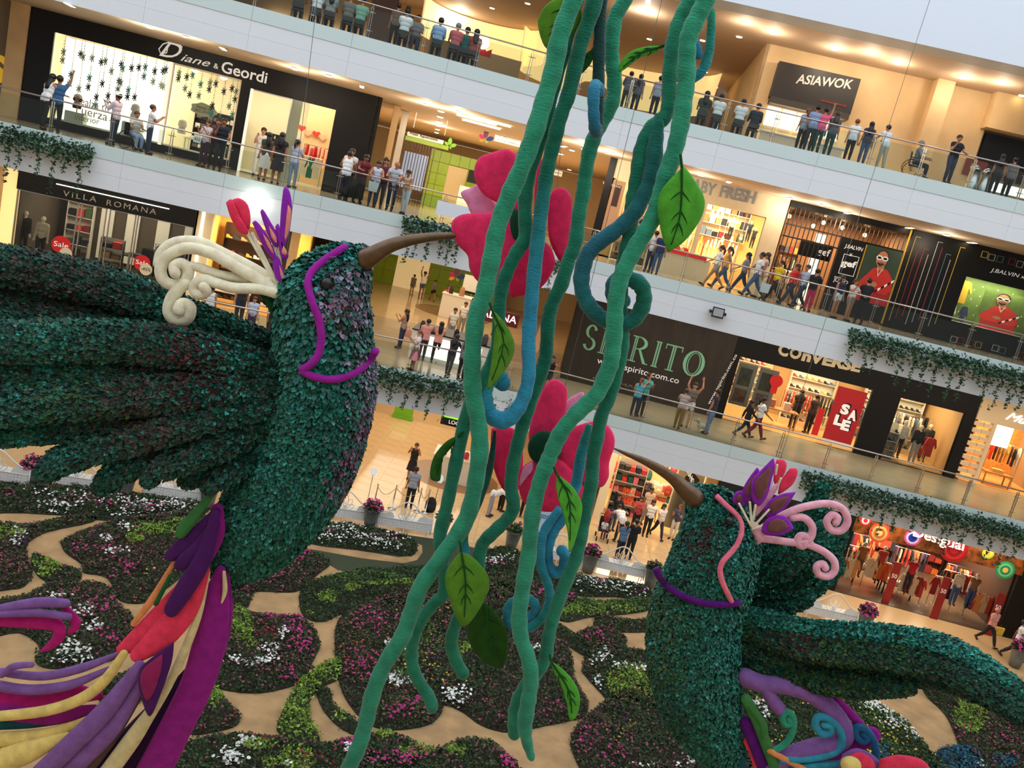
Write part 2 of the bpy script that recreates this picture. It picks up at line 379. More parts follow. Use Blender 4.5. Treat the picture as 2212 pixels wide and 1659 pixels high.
CLOTH = [(200, 60, 50), (40, 44, 60), (226, 214, 190), (150, 110, 70), (70, 90, 60), (230, 226, 220), (180, 130, 90), (60, 40, 40), (120, 40, 50), (90, 110, 140), (214, 170, 90), (30, 28, 30)]
def cm(c): return mat('cloth_%d_%d_%d' % c, c, .85)
_gm = {}
def garment(parent, s, c, z, h=.8, w=.46, col=None, turn=0.0, name='garment'):
    col = col or random.choice(CLOTH)
    f, o = BASE[parent.name]
    if 'g' not in _gm:
        out = [(-.5, 0), (-.46, .55), (-.5, .72), (-.78, .45), (-.92, .56), (-.6, .95), (-.2, 1.02), (-.1, 1), (0, .95), (.1, 1), (.2, 1.02), (.6, .95), (.92, .56), (.78, .45), (.5, .72), (.46, .55), (.5, 0)]
        m = MB(); m.prism([(x * .5, -.06, y) for x, y in out], (0, .12, 0)); _gm['g'] = m
    m = _gm['g']; k = ('gm', col)
    if k not in _gm:
        me = bpy.data.meshes.new('garment'); me.from_pydata(m.v, [], m.f); me.materials.append(cm(col)); _gm[k] = me
    ob = bpy.data.objects.new(name, _gm[k]); COL.objects.link(ob); ob.parent = parent; BASE[ob.name] = BASE[parent.name]
    ob.matrix_local = Matrix.Translation((s - o[0], c - o[1], z - o[2])) @ Matrix.Rotation(turn, 4, 'Z') @ Matrix.Diagonal((w, w, h, 1))
    return ob
def rack(f, s, c, z, w, label, n=9, cols=None, h=1.35, group=None, face=0):
    t = thing('clothes_rack', label, 'clothes rack', f, (s, c, z), group); m = MB()
    for d in (-w / 2, w / 2): m.cyl((s + d, c, z), (s + d, c, z + h), .018, n=6); m.box(s + d - .02, s + d + .02, c - .25, c + .25, z, z + .03)
    m.cyl((s - w / 2, c, z + h), (s + w / 2, c, z + h), .018, n=6); m.build('frame', STEEL, t)
    for i in range(n):
        garment(t, s - w / 2 + (i + .7) * w / (n + .4), c, z + h - random.uniform(.78, .92), .8, .5, random.choice(cols) if cols else None, math.pi / 2 * (0 if face else .86) + random.uniform(-.15, .15))
    return t
def shelf(f, s0, s1, c, z0, z1, rows, label, m=None, item='box', cols=None, d=.35, n=6, group=None):
    t = thing('shelf_unit', label, 'shelf', f, (s0, c, z0), group); m = m or SHELFM
    b = MB(); b.box(s0, s0 + .03, c, c + d, z0, z1); b.box(s1 - .03, s1, c, c + d, z0, z1); b.box(s0, s1, c + d - .02, c + d, z0, z1); b.build('carcass', m, t)
    for r in range(rows):
        z = z0 + (z1 - z0) * r / rows; bx('shelf_board', m, s0 + .03, s1 - .03, c, c + d - .02, z, z + .025, t)
        hh = (z1 - z0) / rows
        for i in range(n):
            w_ = (s1 - s0 - .1) / n; x = s0 + .05 + (i + .5) * w_; col = random.choice(cols or CLOTH)
            if item == 'box': bx('folded_garment', cm(col), x - w_ * .42, x + w_ * .42, c + .04, c + d - .05, z + .03, z + .03 + hh * random.uniform(.3, .65), t)
            elif item == 'shoe':
                q = MB(); q.prism([(x - w_ * .4, 0, z + .03), (x + w_ * .4, 0, z + .03), (x + w_ * .42, 0, z + .07), (x + w_ * .05, 0, z + .1), (x - w_ * .1, 0, z + .16), (x - w_ * .4, 0, z + .17)], (0, .1, 0))
                q.v = [(a, c + .08 + b_, z_) for a, b_, z_ in q.v]; q.build('shoe', cm(col), t)
            elif item == 'bottle':
                q = MB(); q.lathe([(.03, 0), (.03, hh * .35), (.012, hh * .45), (.012, hh * .6)], (x, c + d / 2, z + .03), 8); q.build('bottle', cm(col), t)
    return t
def table(f, s, c, z, w, d, h, label, m, stuff=(), group=None):
    t = thing('display_table', label, 'table', f, (s, c, z), group)
    bx('table_top', m, s - w / 2, s + w / 2, c - d / 2, c + d / 2, z + h - .05, z + h, t)
    for a in (-1, 1):
        for b in (-1, 1): bx('leg', m, s + a * (w / 2 - .05) - .025, s + a * (w / 2 - .05) + .025, c + b * (d / 2 - .05) - .025, c + b * (d / 2 - .05) + .025, z, z + h - .05, t)
    for i, (x, y, ww, hh, col) in enumerate(stuff): bx('folded_garment', cm(col), s + x - ww / 2, s + x + ww / 2, c + y - .15, c + y + .15, z + h, z + h + hh, t)
    return t
def disc_pts(s, c, z, r, n=24): return [(s + r * math.cos(2 * math.pi * i / n), c, z + r * math.sin(2 * math.pi * i / n)) for i in range(n)]
def plaque(name, label, cat, f, s, c, z, pts2d, m, th=.02, group=None, kind=None):
    t = thing(name, label, cat, f, (s, c, z), group)
    MB().prism([(s + a, c, z + b) for a, b in pts2d], (0, th, 0)).build('board', m, t); return t
MONST = []
for i in range(40):
    a = 2 * math.pi * i / 40; r = 1.0 if (i % 5) < 3 else .45
    if abs(i - 10) < 2: r = .55
    MONST.append((.8 * r * math.sin(a) * (1 - .12 * math.cos(a)), r * math.cos(a)))

# ---------------------------------------------------------------- lingerie shop, third level left
z3 = Z[3]; f = 'L'; c = 5.0
room(f, -20.0, -7.1, 5.05, 9.6, z3, 15.4, CREAM, mat('shop_floor_light', (206, 190, 160), .3), 240, (1, .9, .72), 2)
t = thing('shop', 'black lingerie shop front with white script sign and three glazed openings', 'shop', f, (-13.5, c, z3))
m = MB(); m.box(-20.1, -19.2, c, c + .12, z3, 15.5); m.box(-19.2, -7.0, c, c + .12, 14.66, 15.5); m.box(-12.32, -11.94, c, c + .12, z3, 14.66); m.box(-8.6, -7.0, c, c + .12, z3, 14.66); m.box(-11.94, -8.6, c, c + .12, 14.44, 14.66); m.box(-19.2, -12.32, c, c + .12, z3, z3 + .32); m.box(-7.0, -6.88, c, c + 4.6, z3, 15.34)
m.build('facade', BLACK, t)
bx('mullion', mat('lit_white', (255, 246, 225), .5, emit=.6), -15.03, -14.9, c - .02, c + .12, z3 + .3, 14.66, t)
pane(t, -19.2, -15.03, z3 + .32, 14.66, c + .03, 0); pane(t, -14.9, -12.32, z3 + .32, 14.66, c + .03, .06, CREAM)
pane(t, -11.94, -10.3, z3, 14.44, c + .05, .04, STEEL)
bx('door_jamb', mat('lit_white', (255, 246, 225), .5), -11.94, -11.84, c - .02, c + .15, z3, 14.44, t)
MB().cyl((-9.98, c - .05, z3 + .7), (-9.98, c - .05, z3 + 1.7), .02).build('door_handle', STEEL, t)
bx('door_leaf', mat('green_glass_door', (150, 160, 140), .2), -10.3, -9.9, c + .04, c + .06, z3, 14.44, t)
MB().tube([U(f, u, v, c - .04) for u, v in ((394, 102), (384, 94), (368, 90), (352, 95), (343, 106), (347, 116), (360, 114), (362, 104))], .022, 6).build('sign_flourish', SIGNW, t)
textpx('D', 'sign_letter', SIGNW, t, f, 344, 120, 390, 131, 34, c, shear=.45)
textpx('iane', 'sign_letter', SIGNW, t, f, 390, 131, 453, 145, 15, c, shear=.4)
textpx('&', 'sign_letter', SIGNW, t, f, 461, 147, 471, 150, 11, c)
textpx('Geordi', 'sign_letter', SIGNW, t, f, 477, 156, 575, 181, 25, c, bold=.012)
# white display wall behind the first window, its display lighting put into the glow
LITWALL = mat('display_backdrop', (255, 250, 236), .6, emit=1.5, ecol=(255, 248, 232))
t = thing('window_display', 'brilliant white display behind the lingerie shop window', 'display', f, (-17, 6.0, z3))
bx('backdrop', LITWALL, -19.15, -15.05, 6.2, 6.25, z3 + .3, 14.66, t); bx('plinth', SHELFM, -19.1, -15.1, 5.3, 6.2, z3 + .32, z3 + .36, t)
for i, x in enumerate((-18.3, -16.2)): bx('step_block', SHELFM, x - .35, x + .35, 5.5, 6.0, z3 + .36, z3 + .75 + .1 * i, t)
textpx('Realza tu', 'window_text', mat('tan_print', (150, 120, 84), .6), t, f, 162, 223, 234, 243, 17, 5.02, ext=.005)
textpx('Fuerza', 'window_text', mat('tan_print', (150, 120, 84), .6), t, f, 164, 243, 231, 262, 18, 5.02, ext=.005)
textpx('interior', 'window_text', mat('tan_print', (150, 120, 84), .6), t, f, 161, 258, 214, 269, 12, 5.02, ext=.005)
def torso(s, cc, z, label, body, bra):
    q = thing('bust_form', label, 'mannequin', f, (s, cc, z))
    MB().tube([(s, cc, z), (s, cc, z + .12), (s, cc, z + .25), (s, cc, z + .38), (s, cc, z + .5), (s, cc, z + .56)], [.15, .16, .12, .17, .15, .06], 12, flat=.7, up=(0, 1, 0)).build('torso', body, q, smooth=True)
    MB().tube([(s, cc - .005, z + .27), (s, cc - .01, z + .33), (s, cc - .01, z + .4)], [.155, .185, .165], 12, flat=.72, up=(0, 1, 0), cap=False).build('bra', bra, q, smooth=True)
    MB().tube([(s, cc, z - .01), (s, cc, z + .07), (s, cc, z + .13)], [.155, .17, .165], 12, flat=.72, up=(0, 1, 0), cap=False).build('brief', bra, q, smooth=True)
skinw = mat('mannequin_pale', (236, 220, 200), .5)
torso(-18.3, 5.7, 12.1, 'white bust form wearing black lingerie left of the window lettering', skinw, cm((30, 28, 30)))
torso(-16.2, 5.8, 12.25, 'white bust form in pale lingerie right of the window lettering', skinw, cm((230, 226, 220)))
torso(-14.4, 5.9, 12.1, 'bust form in white lingerie standing in the second lingerie window', skinw, cm((230, 226, 220)))
LV = [mat('leaf_black', (34, 28, 46), .6), mat('leaf_aqua', (96, 190, 186), .6), mat('leaf_grey', (150, 176, 156), .6), mat('leaf_pale', (214, 220, 196), .6)]
gar = [(-18.9, [(.55, 3), (.85, 3)]), (-18.62, [(1.3, 1), (1.62, 0)]), (-18.45, [(.45, 0)]), (-18.2, [(.55, 3), (1.75, 3)]), (-17.95, [(.5, 3), (1.25, 1), (1.6, 0)]), (-17.68, [(.55, 0), (1.9, 0), (2.2, 1)]), (-17.4, [(.5, 2), (1.35, 0)]), (-17.2, [(.8, 3), (1.75, 0), (2.05, 2)]), (-16.95, [(.45, 0), (1.1, 0), (1.4, 2)]), (-16.75, [(.6, 1), (1.15, 2), (1.85, 1)]), (-16.5, [(.5, 0), (1.35, 1), (1.6, 0)]), (-16.3, [(.4, 0), (1.55, 0)]), (-15.95, [(.35, 1), (.7, 1)]), (-15.65, [(.4, 0), (.8, 3)]), (-15.4, [(.3, 0), (.85, 3)]), (-15.2, [(.25, 0), (.9, 3)]),
       (-14.75, [(.25, 2), (.45, 0)]), (-14.5, [(.3, 0), (.75, 2)]), (-14.2, [(.2, 1), (.95, 0)]), (-13.9, [(.45, 1), (.9, 2)]), (-13.6, [(.3, 2), (.55, 0)]), (-13.3, [(.3, 0), (1.15, 0), (1.45, 1)]), (-13.0, [(.5, 0), (1.7, 1)]), (-12.75, [(.3, 0), (1.0, 2)]), (-12.5, [(.4, 2), (.7, 0), (1.3, 1)])]
lm = {}
for k_, (s, L) in enumerate(gar):
    n_ = 'black' if L[-1][1] == 0 else 'aqua' if L[-1][1] == 1 else 'pale'
    cc = 5.35 + .25 * (k_ % 3)
    t = thing('leaf_garland', '%s garland of paper leaves from the left in the %s lingerie window, ending %s' % (ORD[k_ if k_ < 16 else k_ - 16], 'first' if k_ < 16 else 'second', n_), 'garland', f, (s, cc, 14.6), 'paper leaf garlands in the lingerie windows')
    MB().box(s - .006, s + .006, cc, cc + .006, 14.6 - L[-1][0], 14.66).build('string', LV[3], t)
    dn = 0
    for d, ci in L:
        for q in range(3):
            z_ = 14.6 - d + .2 + .1 * q
            MB().prism([(s + a * .07, cc - .02, z_ + b * .05) for a, b in ((-1, -.8), (0, .4), (1, -.8), (0, 0))], (0, .008, 0)).build('leaf', LV[2 if ci != 1 else 1], t)
        if ci not in lm:
            me = bpy.data.meshes.new('leaf'); q = MB().prism([(a * .13, 0, b * .16) for a, b in MONST], (0, .012, 0)); me.from_pydata(q.v, [], q.f); me.materials.append(LV[ci]); lm[ci] = me
        ob = bpy.data.objects.new('leaf', lm[ci]); COL.objects.link(ob); ob.parent = t; BASE[ob.name] = BASE[t.name]; ob.location = (0, -.03, -d)
# inside the lingerie shop
shelf(f, -14.6, -12.6, 9.2, z3, 13.3, 5, 'black shelf wall of small packs in the second lingerie window', BLACK, 'box', [(30, 28, 30), (90, 80, 80), (200, 196, 186)], n=8)
table(f, -13.6, 7.0, z3, 1.6, .8, .8, 'white display table with lingerie packs behind the second window', SHELFM, [(-.5, 0, .3, .12, (230, 226, 220)), (0, 0, .3, .2, (60, 40, 40)), (.5, 0, .3, .1, (150, 110, 70))])
plaque('cloud_sign', 'cloud shaped cream discount sign hanging in the second lingerie window', 'sign', f, -13.6, 5.4, 13.2, [(.5 * math.cos(a) * (1 + .08 * math.cos(7 * a)), .26 * math.sin(a) * (1 + .08 * math.cos(7 * a))) for a in np.linspace(0, 2 * math.pi, 36, endpoint=False)], mat('cloud_cream', (226, 220, 180), .6))
pq = bpy.data.objects['cloud_sign']; text('Ventas de', 'sign_text', BLACK, pq, f, (-13.9, -13.3, 13.22, 13.34, 5.395), .004); text('DESCUENTOS', 'sign_text', BLACK, pq, f, (-13.95, -13.25, 13.08, 13.18, 5.395), .004)
pq = plaque('price_sign', 'small white card reading 4X3 in the second lingerie window', 'sign', f, -13.66, 5.3, 12.1, [(-.14, -.2), (.14, -.2), (.14, .2), (-.14, .2)], SIGNW)
text('4X3', 'sign_text', BLACK, pq, f, (-13.77, -13.55, 11.98, 12.12, 5.295), .004)
bx('partition', mat('orange_wall', (236, 196, 140), .6), -9.9, -7.2, 8.9, 9.0, z3, 15.3, thing('partition_wall', 'warm orange wall behind the hearts inside the lingerie doorway', 'wall', f, (-8.6, 9, z3)))
HEART = [(0, -1), (-.9, -.1), (-1, .5), (-.55, .9), (0, .55), (.55, .9), (1, .5), (.9, -.1)]
for i, (u, v, col) in enumerate(((652, 277, (214, 70, 48)), (665, 287, (226, 170, 130)), (683, 290, (208, 60, 46)), (697, 297, (228, 176, 138)))):
    p = U(f, u, v, 8.8); plaque('heart_sign', ('red' if i % 2 == 0 else 'peach') + ' heart sign on the orange lingerie wall, %s from the left' % ORD[i], 'sign', f, p[0], 8.8, p[2], [(a * .18, b * .15) for a, b in HEART], cm(col), group='heart signs')
shelf(f, -11.7, -10.6, 9.1, z3 + .6, 13.0, 5, 'black shelf of small bottles at the lingerie shop till', BLACK, 'bottle', [(30, 28, 30), (220, 216, 200), (120, 40, 50)], n=7)
rack(f, -9.0, 8.2, z3, 1.5, 'rack of red and pink lingerie below the hearts', 8, [(206, 60, 50), (230, 140, 120), (214, 40, 60)], h=1.7)
rack(f, -9.4, 6.4, z3, 1.2, 'rack with a green and cream nightshirt at the lingerie door', 4, [(20, 120, 96), (226, 214, 190), (230, 226, 200)], h=1.2, face=1)
# tan pillar and grey wall with yellow sign, far left
struct(bx('wall_pillar', WALLT, -20.75, -20.1, 4.9, 5.3, z3, 15.5, f=f)); struct(bx('wall_far_left', mat('grey_wall', (130, 112, 88), .6), -25, -20.75, 5.1, 5.2, z3, 15.5, f=f))
t = thing('yellow_sign', 'yellow letter sign cut off at the left picture edge', 'sign', f, (-21.6, 5.1, 13.3)); textpx('S', 'sign_letter', mat('yellow_sign', (240, 186, 40), .5, emit=.3), t, f, -30, 176, 11, 184, 62, 5.1, ext=.06, bold=.04)
# ---------------------------------------------------------------- menswear shop, second level left
z2 = Z[2]
room(f, -19.7, -13.25, 5.05, 10.2, z2, 9.2, mat('menswear_wall', (84, 72, 58), .6), mat('menswear_floor', (70, 60, 52), .25), 220, (1, .85, .65), 1)
t = thing('shop', 'black menswear shop front with thin silver capitals and glass doors', 'shop', f, (-16.5, c, z2))
bx('sign_board', BLACK, -19.8, -13.15, c - .15, c + .15, 8.62, 9.72, t); bx('sign_light', mat('strip_light', (255, 246, 226), .4, emit=3), -18.4, -14.2, c - .22, c - .16, 9.12, 9.15, t)
textpx('VILLA', 'sign_letter', mat('silver_letter', (190, 184, 172), .3, .6), t, f, 136, 423, 208, 437, 12, c - .15, spacing=1.35)
textpx('ROMANA', 'sign_letter', mat('silver_letter', (190, 184, 172), .3, .6), t, f, 230, 443, 337, 464, 12, c - .15, spacing=1.3)
for a, b in ((-19.8, -17.55), (-17.45, -16.5), (-16.4, -15.4), (-15.35, -13.2)): pane(t, a, b, z2, 8.62, c, .04, STEEL)
for x in (-17.0, -15.45): MB().cyl((x, c - .08, z2 + .7), (x, c - .08, z2 + 1.5), .022).build('door_handle', STEEL, t)
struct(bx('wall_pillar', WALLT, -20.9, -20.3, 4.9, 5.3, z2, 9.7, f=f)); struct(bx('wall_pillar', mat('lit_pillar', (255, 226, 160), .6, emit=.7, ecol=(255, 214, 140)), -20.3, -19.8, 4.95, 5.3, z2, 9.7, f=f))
struct(bx('wall_far_left', WALLT, -25, -20.9, 5.1, 5.2, z2, 9.7, f=f))
for i, (u, v, txt, r, mt, tm, lb) in enumerate(((132, 529, 'Sale', .36, REDM, SIGNW, 'red round sale sticker left of the menswear doors'), (307, 568, 'Sale', .32, REDM, SIGNW, 'red round sale sticker on the right menswear window'), (315, 582, '-45%', .24, mat('sticker_cream', (214, 206, 180), .6), BLACK, 'small cream discount sticker under the right sale sticker'), (142, 548, '', .24, mat('sticker_cream', (214, 206, 180), .6), BLACK, 'small cream sticker under the left sale sticker'))):
    p = U(f, u, v, c - .05 - .02 * i); q = thing('sale_sticker', lb, 'sign', f, tuple(p)); MB().prism(disc_pts(p[0], p[1], p[2], r), (0, .012, 0)).build('disc', mt, q)
    if txt: text(txt, 'sign_text', tm, q, f, (p[0] - r * .75, p[0] + r * .75, p[2] - r * .25, p[2] + r * .3, p[1] - .002), .004)
rack(f, -14.4, 8.4, z2, 1.6, 'rack of dark suits at the right of the menswear shop', 10, [(30, 30, 36), (50, 52, 60), (80, 80, 84)], 1.6)
shelf(f, -19.3, -18.2, 9.6, z2, 8.7, 5, 'white wall shelf of folded shirts inside the menswear shop', SHELFM, 'box', n=3)
shelf(f, -16.9, -16.0, 6.2, z2, 7.3, 4, 'low shelf of folded trousers by the menswear doors', STEEL, 'box', n=2)
table(f, -16.2, 8.0, z2, 1.4, .8, .95, 'grey counter table with folded shirts in the menswear shop', BLACK, [(-.4, 0, .4, .12, (214, 190, 170)), (.3, 0, .5, .1, (60, 60, 70))])
bx('counter_body', BLACK, -15.9, -14.6, 9.2, 9.7, z2, z2 + 1.15, thing('till_counter', 'black till counter at the back of the menswear shop', 'counter', f, (-15.2, 9.4, z2)))
t = thing('menswear_backdrop', 'row of pale wall panels at the back of the menswear shop', 'panel', f, (-16.5, 10.1, z2))
for x in (-18.0, -16.9, -15.6, -14.4): bx('pale_panel', SHELFM, x, x + .55, 10.05, 10.15, z2 + .2, 9.0, t)
# shoe shop beside it
room(f, -12.6, -8.6, 5.05, 8.0, z2, 9.4, mat('shoe_shop_wall', (240, 196, 110), .6), mat('shoe_floor', (190, 150, 96), .3), 260, (1, .76, .42))
t = thing('shop', 'open shoe shop front with cream pillars behind the cream bird curls', 'shop', f, (-10.6, c, z2))
bx('pillar', CREAM, -13.1, -12.5, c - .05, c + .3, z2, 9.74, t); bx('pillar', DARKW, -9.7, -9.4, c - .05, c + .3, z2, 9.74, t); bx('pillar', WALLT, -9.4, -9.05, c - .05, c + .3, z2, 9.74, t); bx('lintel', CREAM, -12.5, -9.7, c, c + .2, 9.3, 9.74, t)
bx('pillar', BLACK, -7.9, -6.9, c - .05, c + .3, z2, 9.74, t); bx('pillar_light', mat('strip_light', (255, 246, 226), .4, emit=3), -12.95, -12.85, c - .08, c - .05, z2 + 1, 9.6, t)
shelf(f, -12.3, -10.0, 7.2, z2, 8.9, 5, 'brown wooden shelf wall of shoes in the shoe shop', DARKW, 'shoe', n=7, d=.45)
table(f, -11.5, 6.0, z2, 1.6, .7, .6, 'low pale display table with shoes in front of the shoe shelves', SHELFM, [(-.5, 0, .25, .09, (60, 40, 40)), (0, 0, .25, .09, (150, 110, 70)), (.5, 0, .25, .09, (60, 40, 40))])
rack(f, -8.6, 6.6, z2, .8, 'rack of dark jackets beside the shoe shop pillar', 5, [(60, 40, 40), (90, 70, 60), (200, 190, 170)], 1.7)
# ================================================================ right side
f = 'R'; c = 5.0
# ---------------------------------------------------------------- wok counter and top level
struct(bx('wall_back', WM4, 6.6, 16.2, 6.25, 6.4, Z[4], C4, f=f)); struct(bx('wall_back', mat('food_court_wall', (196, 160, 118), .5), -6, 6.8, 23.5, 23.7, Z[4], C4, f=f)); struct(bx('wall_pillar', WM4, 13.6, 14.3, 5.6, 6.3, Z[4], C4, f=f))
struct(bx('wall_side', WM4, 6.6, 6.75, 6.25, 20, Z[4], C4, f=f)); struct(bx('wall_back', mat('shutter_grey', (110, 100, 84), .4), 16.2, 23, 6.4, 6.5, Z[4], C4, f=f)); struct(bx('trim_beam', WM4, 16.0, 23, 5.6, 6.4, 20.0, C4, f=f))
t = thing('food_counter', 'lit wok counter under a black sign on the top level', 'food counter', f, (9, 6, Z[4]))
m = MB(); m.box(7.25, 10.65, 5.75, 6.24, 19.3, 20.75); m.build('sign_box', mat('charcoal_sign', (44, 42, 42), .5), t); bx('awning', mat('awning_grey', (70, 64, 56), .6), 7.3, 10.6, 5.6, 6.24, 19.05, 19.3, t)
ASI = mat('grey_letters', (206, 200, 194), .5, emit=.15); textpx('ASIAWOK', 'sign_letter', ASI, t, f, 1718, 180, 1838, 193, 21, 5.75, bold=.02, shear=.08)
bx('sign_subline', mat('sign_dark_red', (110, 40, 34), .5), 9.3, 10.4, 5.73, 5.75, 19.55, 19.63, t)
MENU = mat('menu_board', (255, 244, 220), .5, emit=2.2, ecol=(255, 240, 214))
for i in range(5): bx('menu_board', MENU, 7.35 + i * .64, 7.93 + i * .64, 6.12, 6.16, 18.2, 18.98, t)
bx('counter_front', mat('counter_cream', (216, 204, 180), .5), 7.2, 10.6, 4.9, 5.1, Z[4], Z[4] + .95, t); bx('counter_top', STEEL, 7.15, 10.7, 4.85, 5.5, Z[4] + .95, Z[4] + 1.0, t); bx('red_band', REDM, 7.2, 9.0, 4.88, 4.9, Z[4] + .2, Z[4] + .5, t)
pointlight('shop_lamp_glow', 'AREA', (9, 5.6, 18.9), 90, (1, .9, .7), 2.5, f=f, sy=.5)
t = thing('shop_sign', 'white capitals of a shop sign cut by the right picture edge', 'sign', f, (17.2, 6.2, 19)); bx('sign_box', BLACK, 16.3, 23, 6.25, 6.39, 18.2, 19.9, t); textpx('PO', 'sign_letter', mat('lit_letters', (255, 255, 255), .4, emit=1.6), t, f, 2178, 284, 2228, 297, 22, 6.25, bold=.03)
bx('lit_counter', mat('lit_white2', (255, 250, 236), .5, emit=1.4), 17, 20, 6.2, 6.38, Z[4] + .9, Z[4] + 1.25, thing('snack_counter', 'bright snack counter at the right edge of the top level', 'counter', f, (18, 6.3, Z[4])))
q = plaque('red_poster', 'red framed poster on the marble wall beside the steel bins', 'poster', f, *[U(f, 2110, 352, 6.1)[0], 6.1, U(f, 2110, 364, 6.1)[2]], [(-.45, -.33), (.45, -.33), (.45, .33), (-.45, .33)], mat('poster_red', (120, 44, 30), .5)); o = BASE[q.name][1]
MB().prism([(o[0] + .2 * math.cos(a), o[1] - .005, o[2] + .13 * math.sin(a)) for a in np.linspace(0, 6.28, 20)], (0, .004, 0)).build('plate_print', SHELFM, q)
for i, u in enumerate((2107, 2132)):
    p = U(f, u, 372 + 7 * i, 1.2); t = thing('steel_bin', 'domed stainless waste bin, the ' + ('left' if i == 0 else 'right') + ' of the pair by the top rail', 'waste bin', f, (p[0], 1.2, Z[4]), 'steel bins by the rail')
    MB().lathe([(.19, 0), (.2, .03), (.2, .72)], (p[0], 1.2, Z[4]), 18).build('drum', STEEL, t, smooth=True); MB().lathe([(.2, .72), (.19, .82), (.14, .92), (.06, .97), (.01, .98)], (p[0], 1.2, Z[4]), 18).build('dome_lid', STEEL, t, smooth=True); bx('flap', BLACK, p[0] - .1, p[0] + .1, .995, 1.01, Z[4] + .74, Z[4] + .84, t)
# curved luminous ceiling feature of the food court
GLOW = mat('cove_glow', (255, 226, 160), .6, emit=.75, ecol=(255, 220, 150))
t = thing('cove_light', 'large curved yellow lit ceiling cove over the food court between the vines', 'ceiling lamp', 'W', (3, 47, 21))
pts = [(1.5 + 5.2 * math.cos(a), 47 + 5.6 * math.sin(a)) for a in np.linspace(.15, math.pi - .15, 24)]
m = MB(); 
for (x0, y0), (x1, y1) in zip(pts[:-1], pts[1:]): m.add([(x0, y0, 21.35), (x1, y1, 21.35), (x1 * .98 + .05, y1 + .6, 19.3), (x0 * .98 + .05, y0 + .6, 19.3)], [(0, 1, 2, 3)])
ob = m.build('luminous_screen', GLOW, t); ob.modifiers.new('s', 'SOLIDIFY').thickness = .08
t = thing('cove_light', 'curved yellow lit ceiling cove at the top left of the food court', 'ceiling lamp', 'W', (-5, 44, 21))
pts = [(-5.5 + 3.2 * math.cos(a), 46 + 3.6 * math.sin(a)) for a in np.linspace(.1, math.pi - .1, 20)]; m = MB()
for (x0, y0), (x1, y1) in zip(pts[:-1], pts[1:]): m.add([(x0, y0, 21.35), (x1, y1, 21.35), (x1, y1 + .4, 19.6), (x0, y0 + .4, 19.6)], [(0, 1, 2, 3)])
ob = m.build('luminous_screen', GLOW, t); ob.modifiers.new('s', 'SOLIDIFY').thickness = .08
t = thing('food_counter', 'bright lit food counter with columns behind the seated diners at the top left', 'food counter', 'L', (-10, 12, Z[4]))
for i in range(5): bx('menu_board', MENU, -13.5 + i * 1.5, -12.2 + i * 1.5, 18.6, 18.7, 17.9, 19.2, t)
bx('counter_front', mat('counter_cream', (216, 204, 180), .5), -14, -5, 17.2, 17.6, Z[4], Z[4] + 1.05, t)
struct(bx('wall_pillar', mat('brown_pillar', (120, 84, 66), .5), -8.1, -7.0, 8, 8.6, Z[4], C4, f='L'))
t = thing('food_counter', 'counter with a red crown sign left of the vines on the top level', 'food counter', 'L', (-3.4, 12, Z[4])); bx('back_panel', mat('beige_panel', (210, 186, 150), .6), -5.2, -.5, 13.6, 13.7, Z[4], 19.4, t); bx('counter_front', WM4, -5.2, -.5, 12, 12.4, Z[4], Z[4] + 1.0, t)
p = U('L', 1040, 108, 12.3); MB().prism([(p[0] + a * .5, 12.3, p[2] + b * .4) for a, b in ((-1, -.6), (-1, .4), (-.5, 0), (0, .6), (.5, 0), (1, .4), (1, -.6))], (0, .05, 0)).build('crown_sign', REDM, t)
p = U('L', 1043, 92, 12.3); MB().ball((p[0], 12.2, p[2]), .32, 12, 8).build('globe_lamp', mat('globe', (255, 240, 200), .5, emit=3), t)
# ---------------------------------------------------------------- baby clothes shop, third level
SLATW = mat('cream_slats', (214, 196, 164), .6, var=.12, vscale=3, stretch=(30, 1, 1))
room(f, 1.9, 9.0, 5.05, 9.8, z3, 15.2, mat('baby_wall', (238, 202, 142), .6), mat('baby_floor', (196, 150, 96), .3), 420, (1, .8, .5), 2)
t = thing('shop', 'cream slatted baby clothes shop front with grey capitals', 'shop', f, (6.5, c, z3))
bx('sign_board', SLATW, 4.6, 9.15, c - .1, c + .1, 14.42, 15.4, t); bx('pillar', SLATW, 8.4, 9.15, c - .1, c + .3, z3, 14.42, t); bx('pillar', SLATW, 4.2, 4.75, c - .1, c + .3, z3, 15.4, t); bx('mullion', SLATW, 5.75, 5.9, c - .05, c + .1, z3, 14.42, t)
pane(t, 4.75, 5.75, z3 + .05, 14.42, c + .02, .03, SLATW); pane(t, 7.6, 8.4, z3, 14.42, c + .02, .03, SLATW)
GREYL = mat('grey_sign_letter', (128, 130, 134), .5, emit=.1)
textpx('BABY', 'sign_letter', GREYL, t, f, 1478, 407, 1543, 424, 27, c - .1, bold=.03); textpx('FRESH', 'sign_letter', GREYL, t, f, 1553, 425, 1629, 441, 27, c - .1, bold=.03)
bx('window_plinth', SLATW, 3.9, 6.6, 4.2, 4.75, z3, z3 + .9, thing('display_plinth', 'cream slatted display plinth in front of the baby clothes window', 'plinth', f, (5, 4.5, z3)))
q = plaque('red_strip', 'red lettered strip on the baby clothes window plinth', 'sign', f, 5.2, 4.15, z3 + .95, [(-1.2, -.05), (1.2, -.05), (1.2, .08), (-1.2, .08)], REDM)
rack(f, 5.2, 6.2, z3, 1.0, 'rack of tiny red and grey baby clothes in the left window', 5, [(206, 60, 50), (90, 80, 80), (230, 226, 220)], 1.3, face=1)
table(f, 6.8, 7.4, z3, 1.5, .9, .8, 'table of white baby clothes in the baby shop opening', SHELFM, [(-.5, 0, .35, .2, (230, 226, 220)), (0, 0, .3, .3, (226, 214, 190)), (.5, 0, .35, .15, (214, 170, 90))])
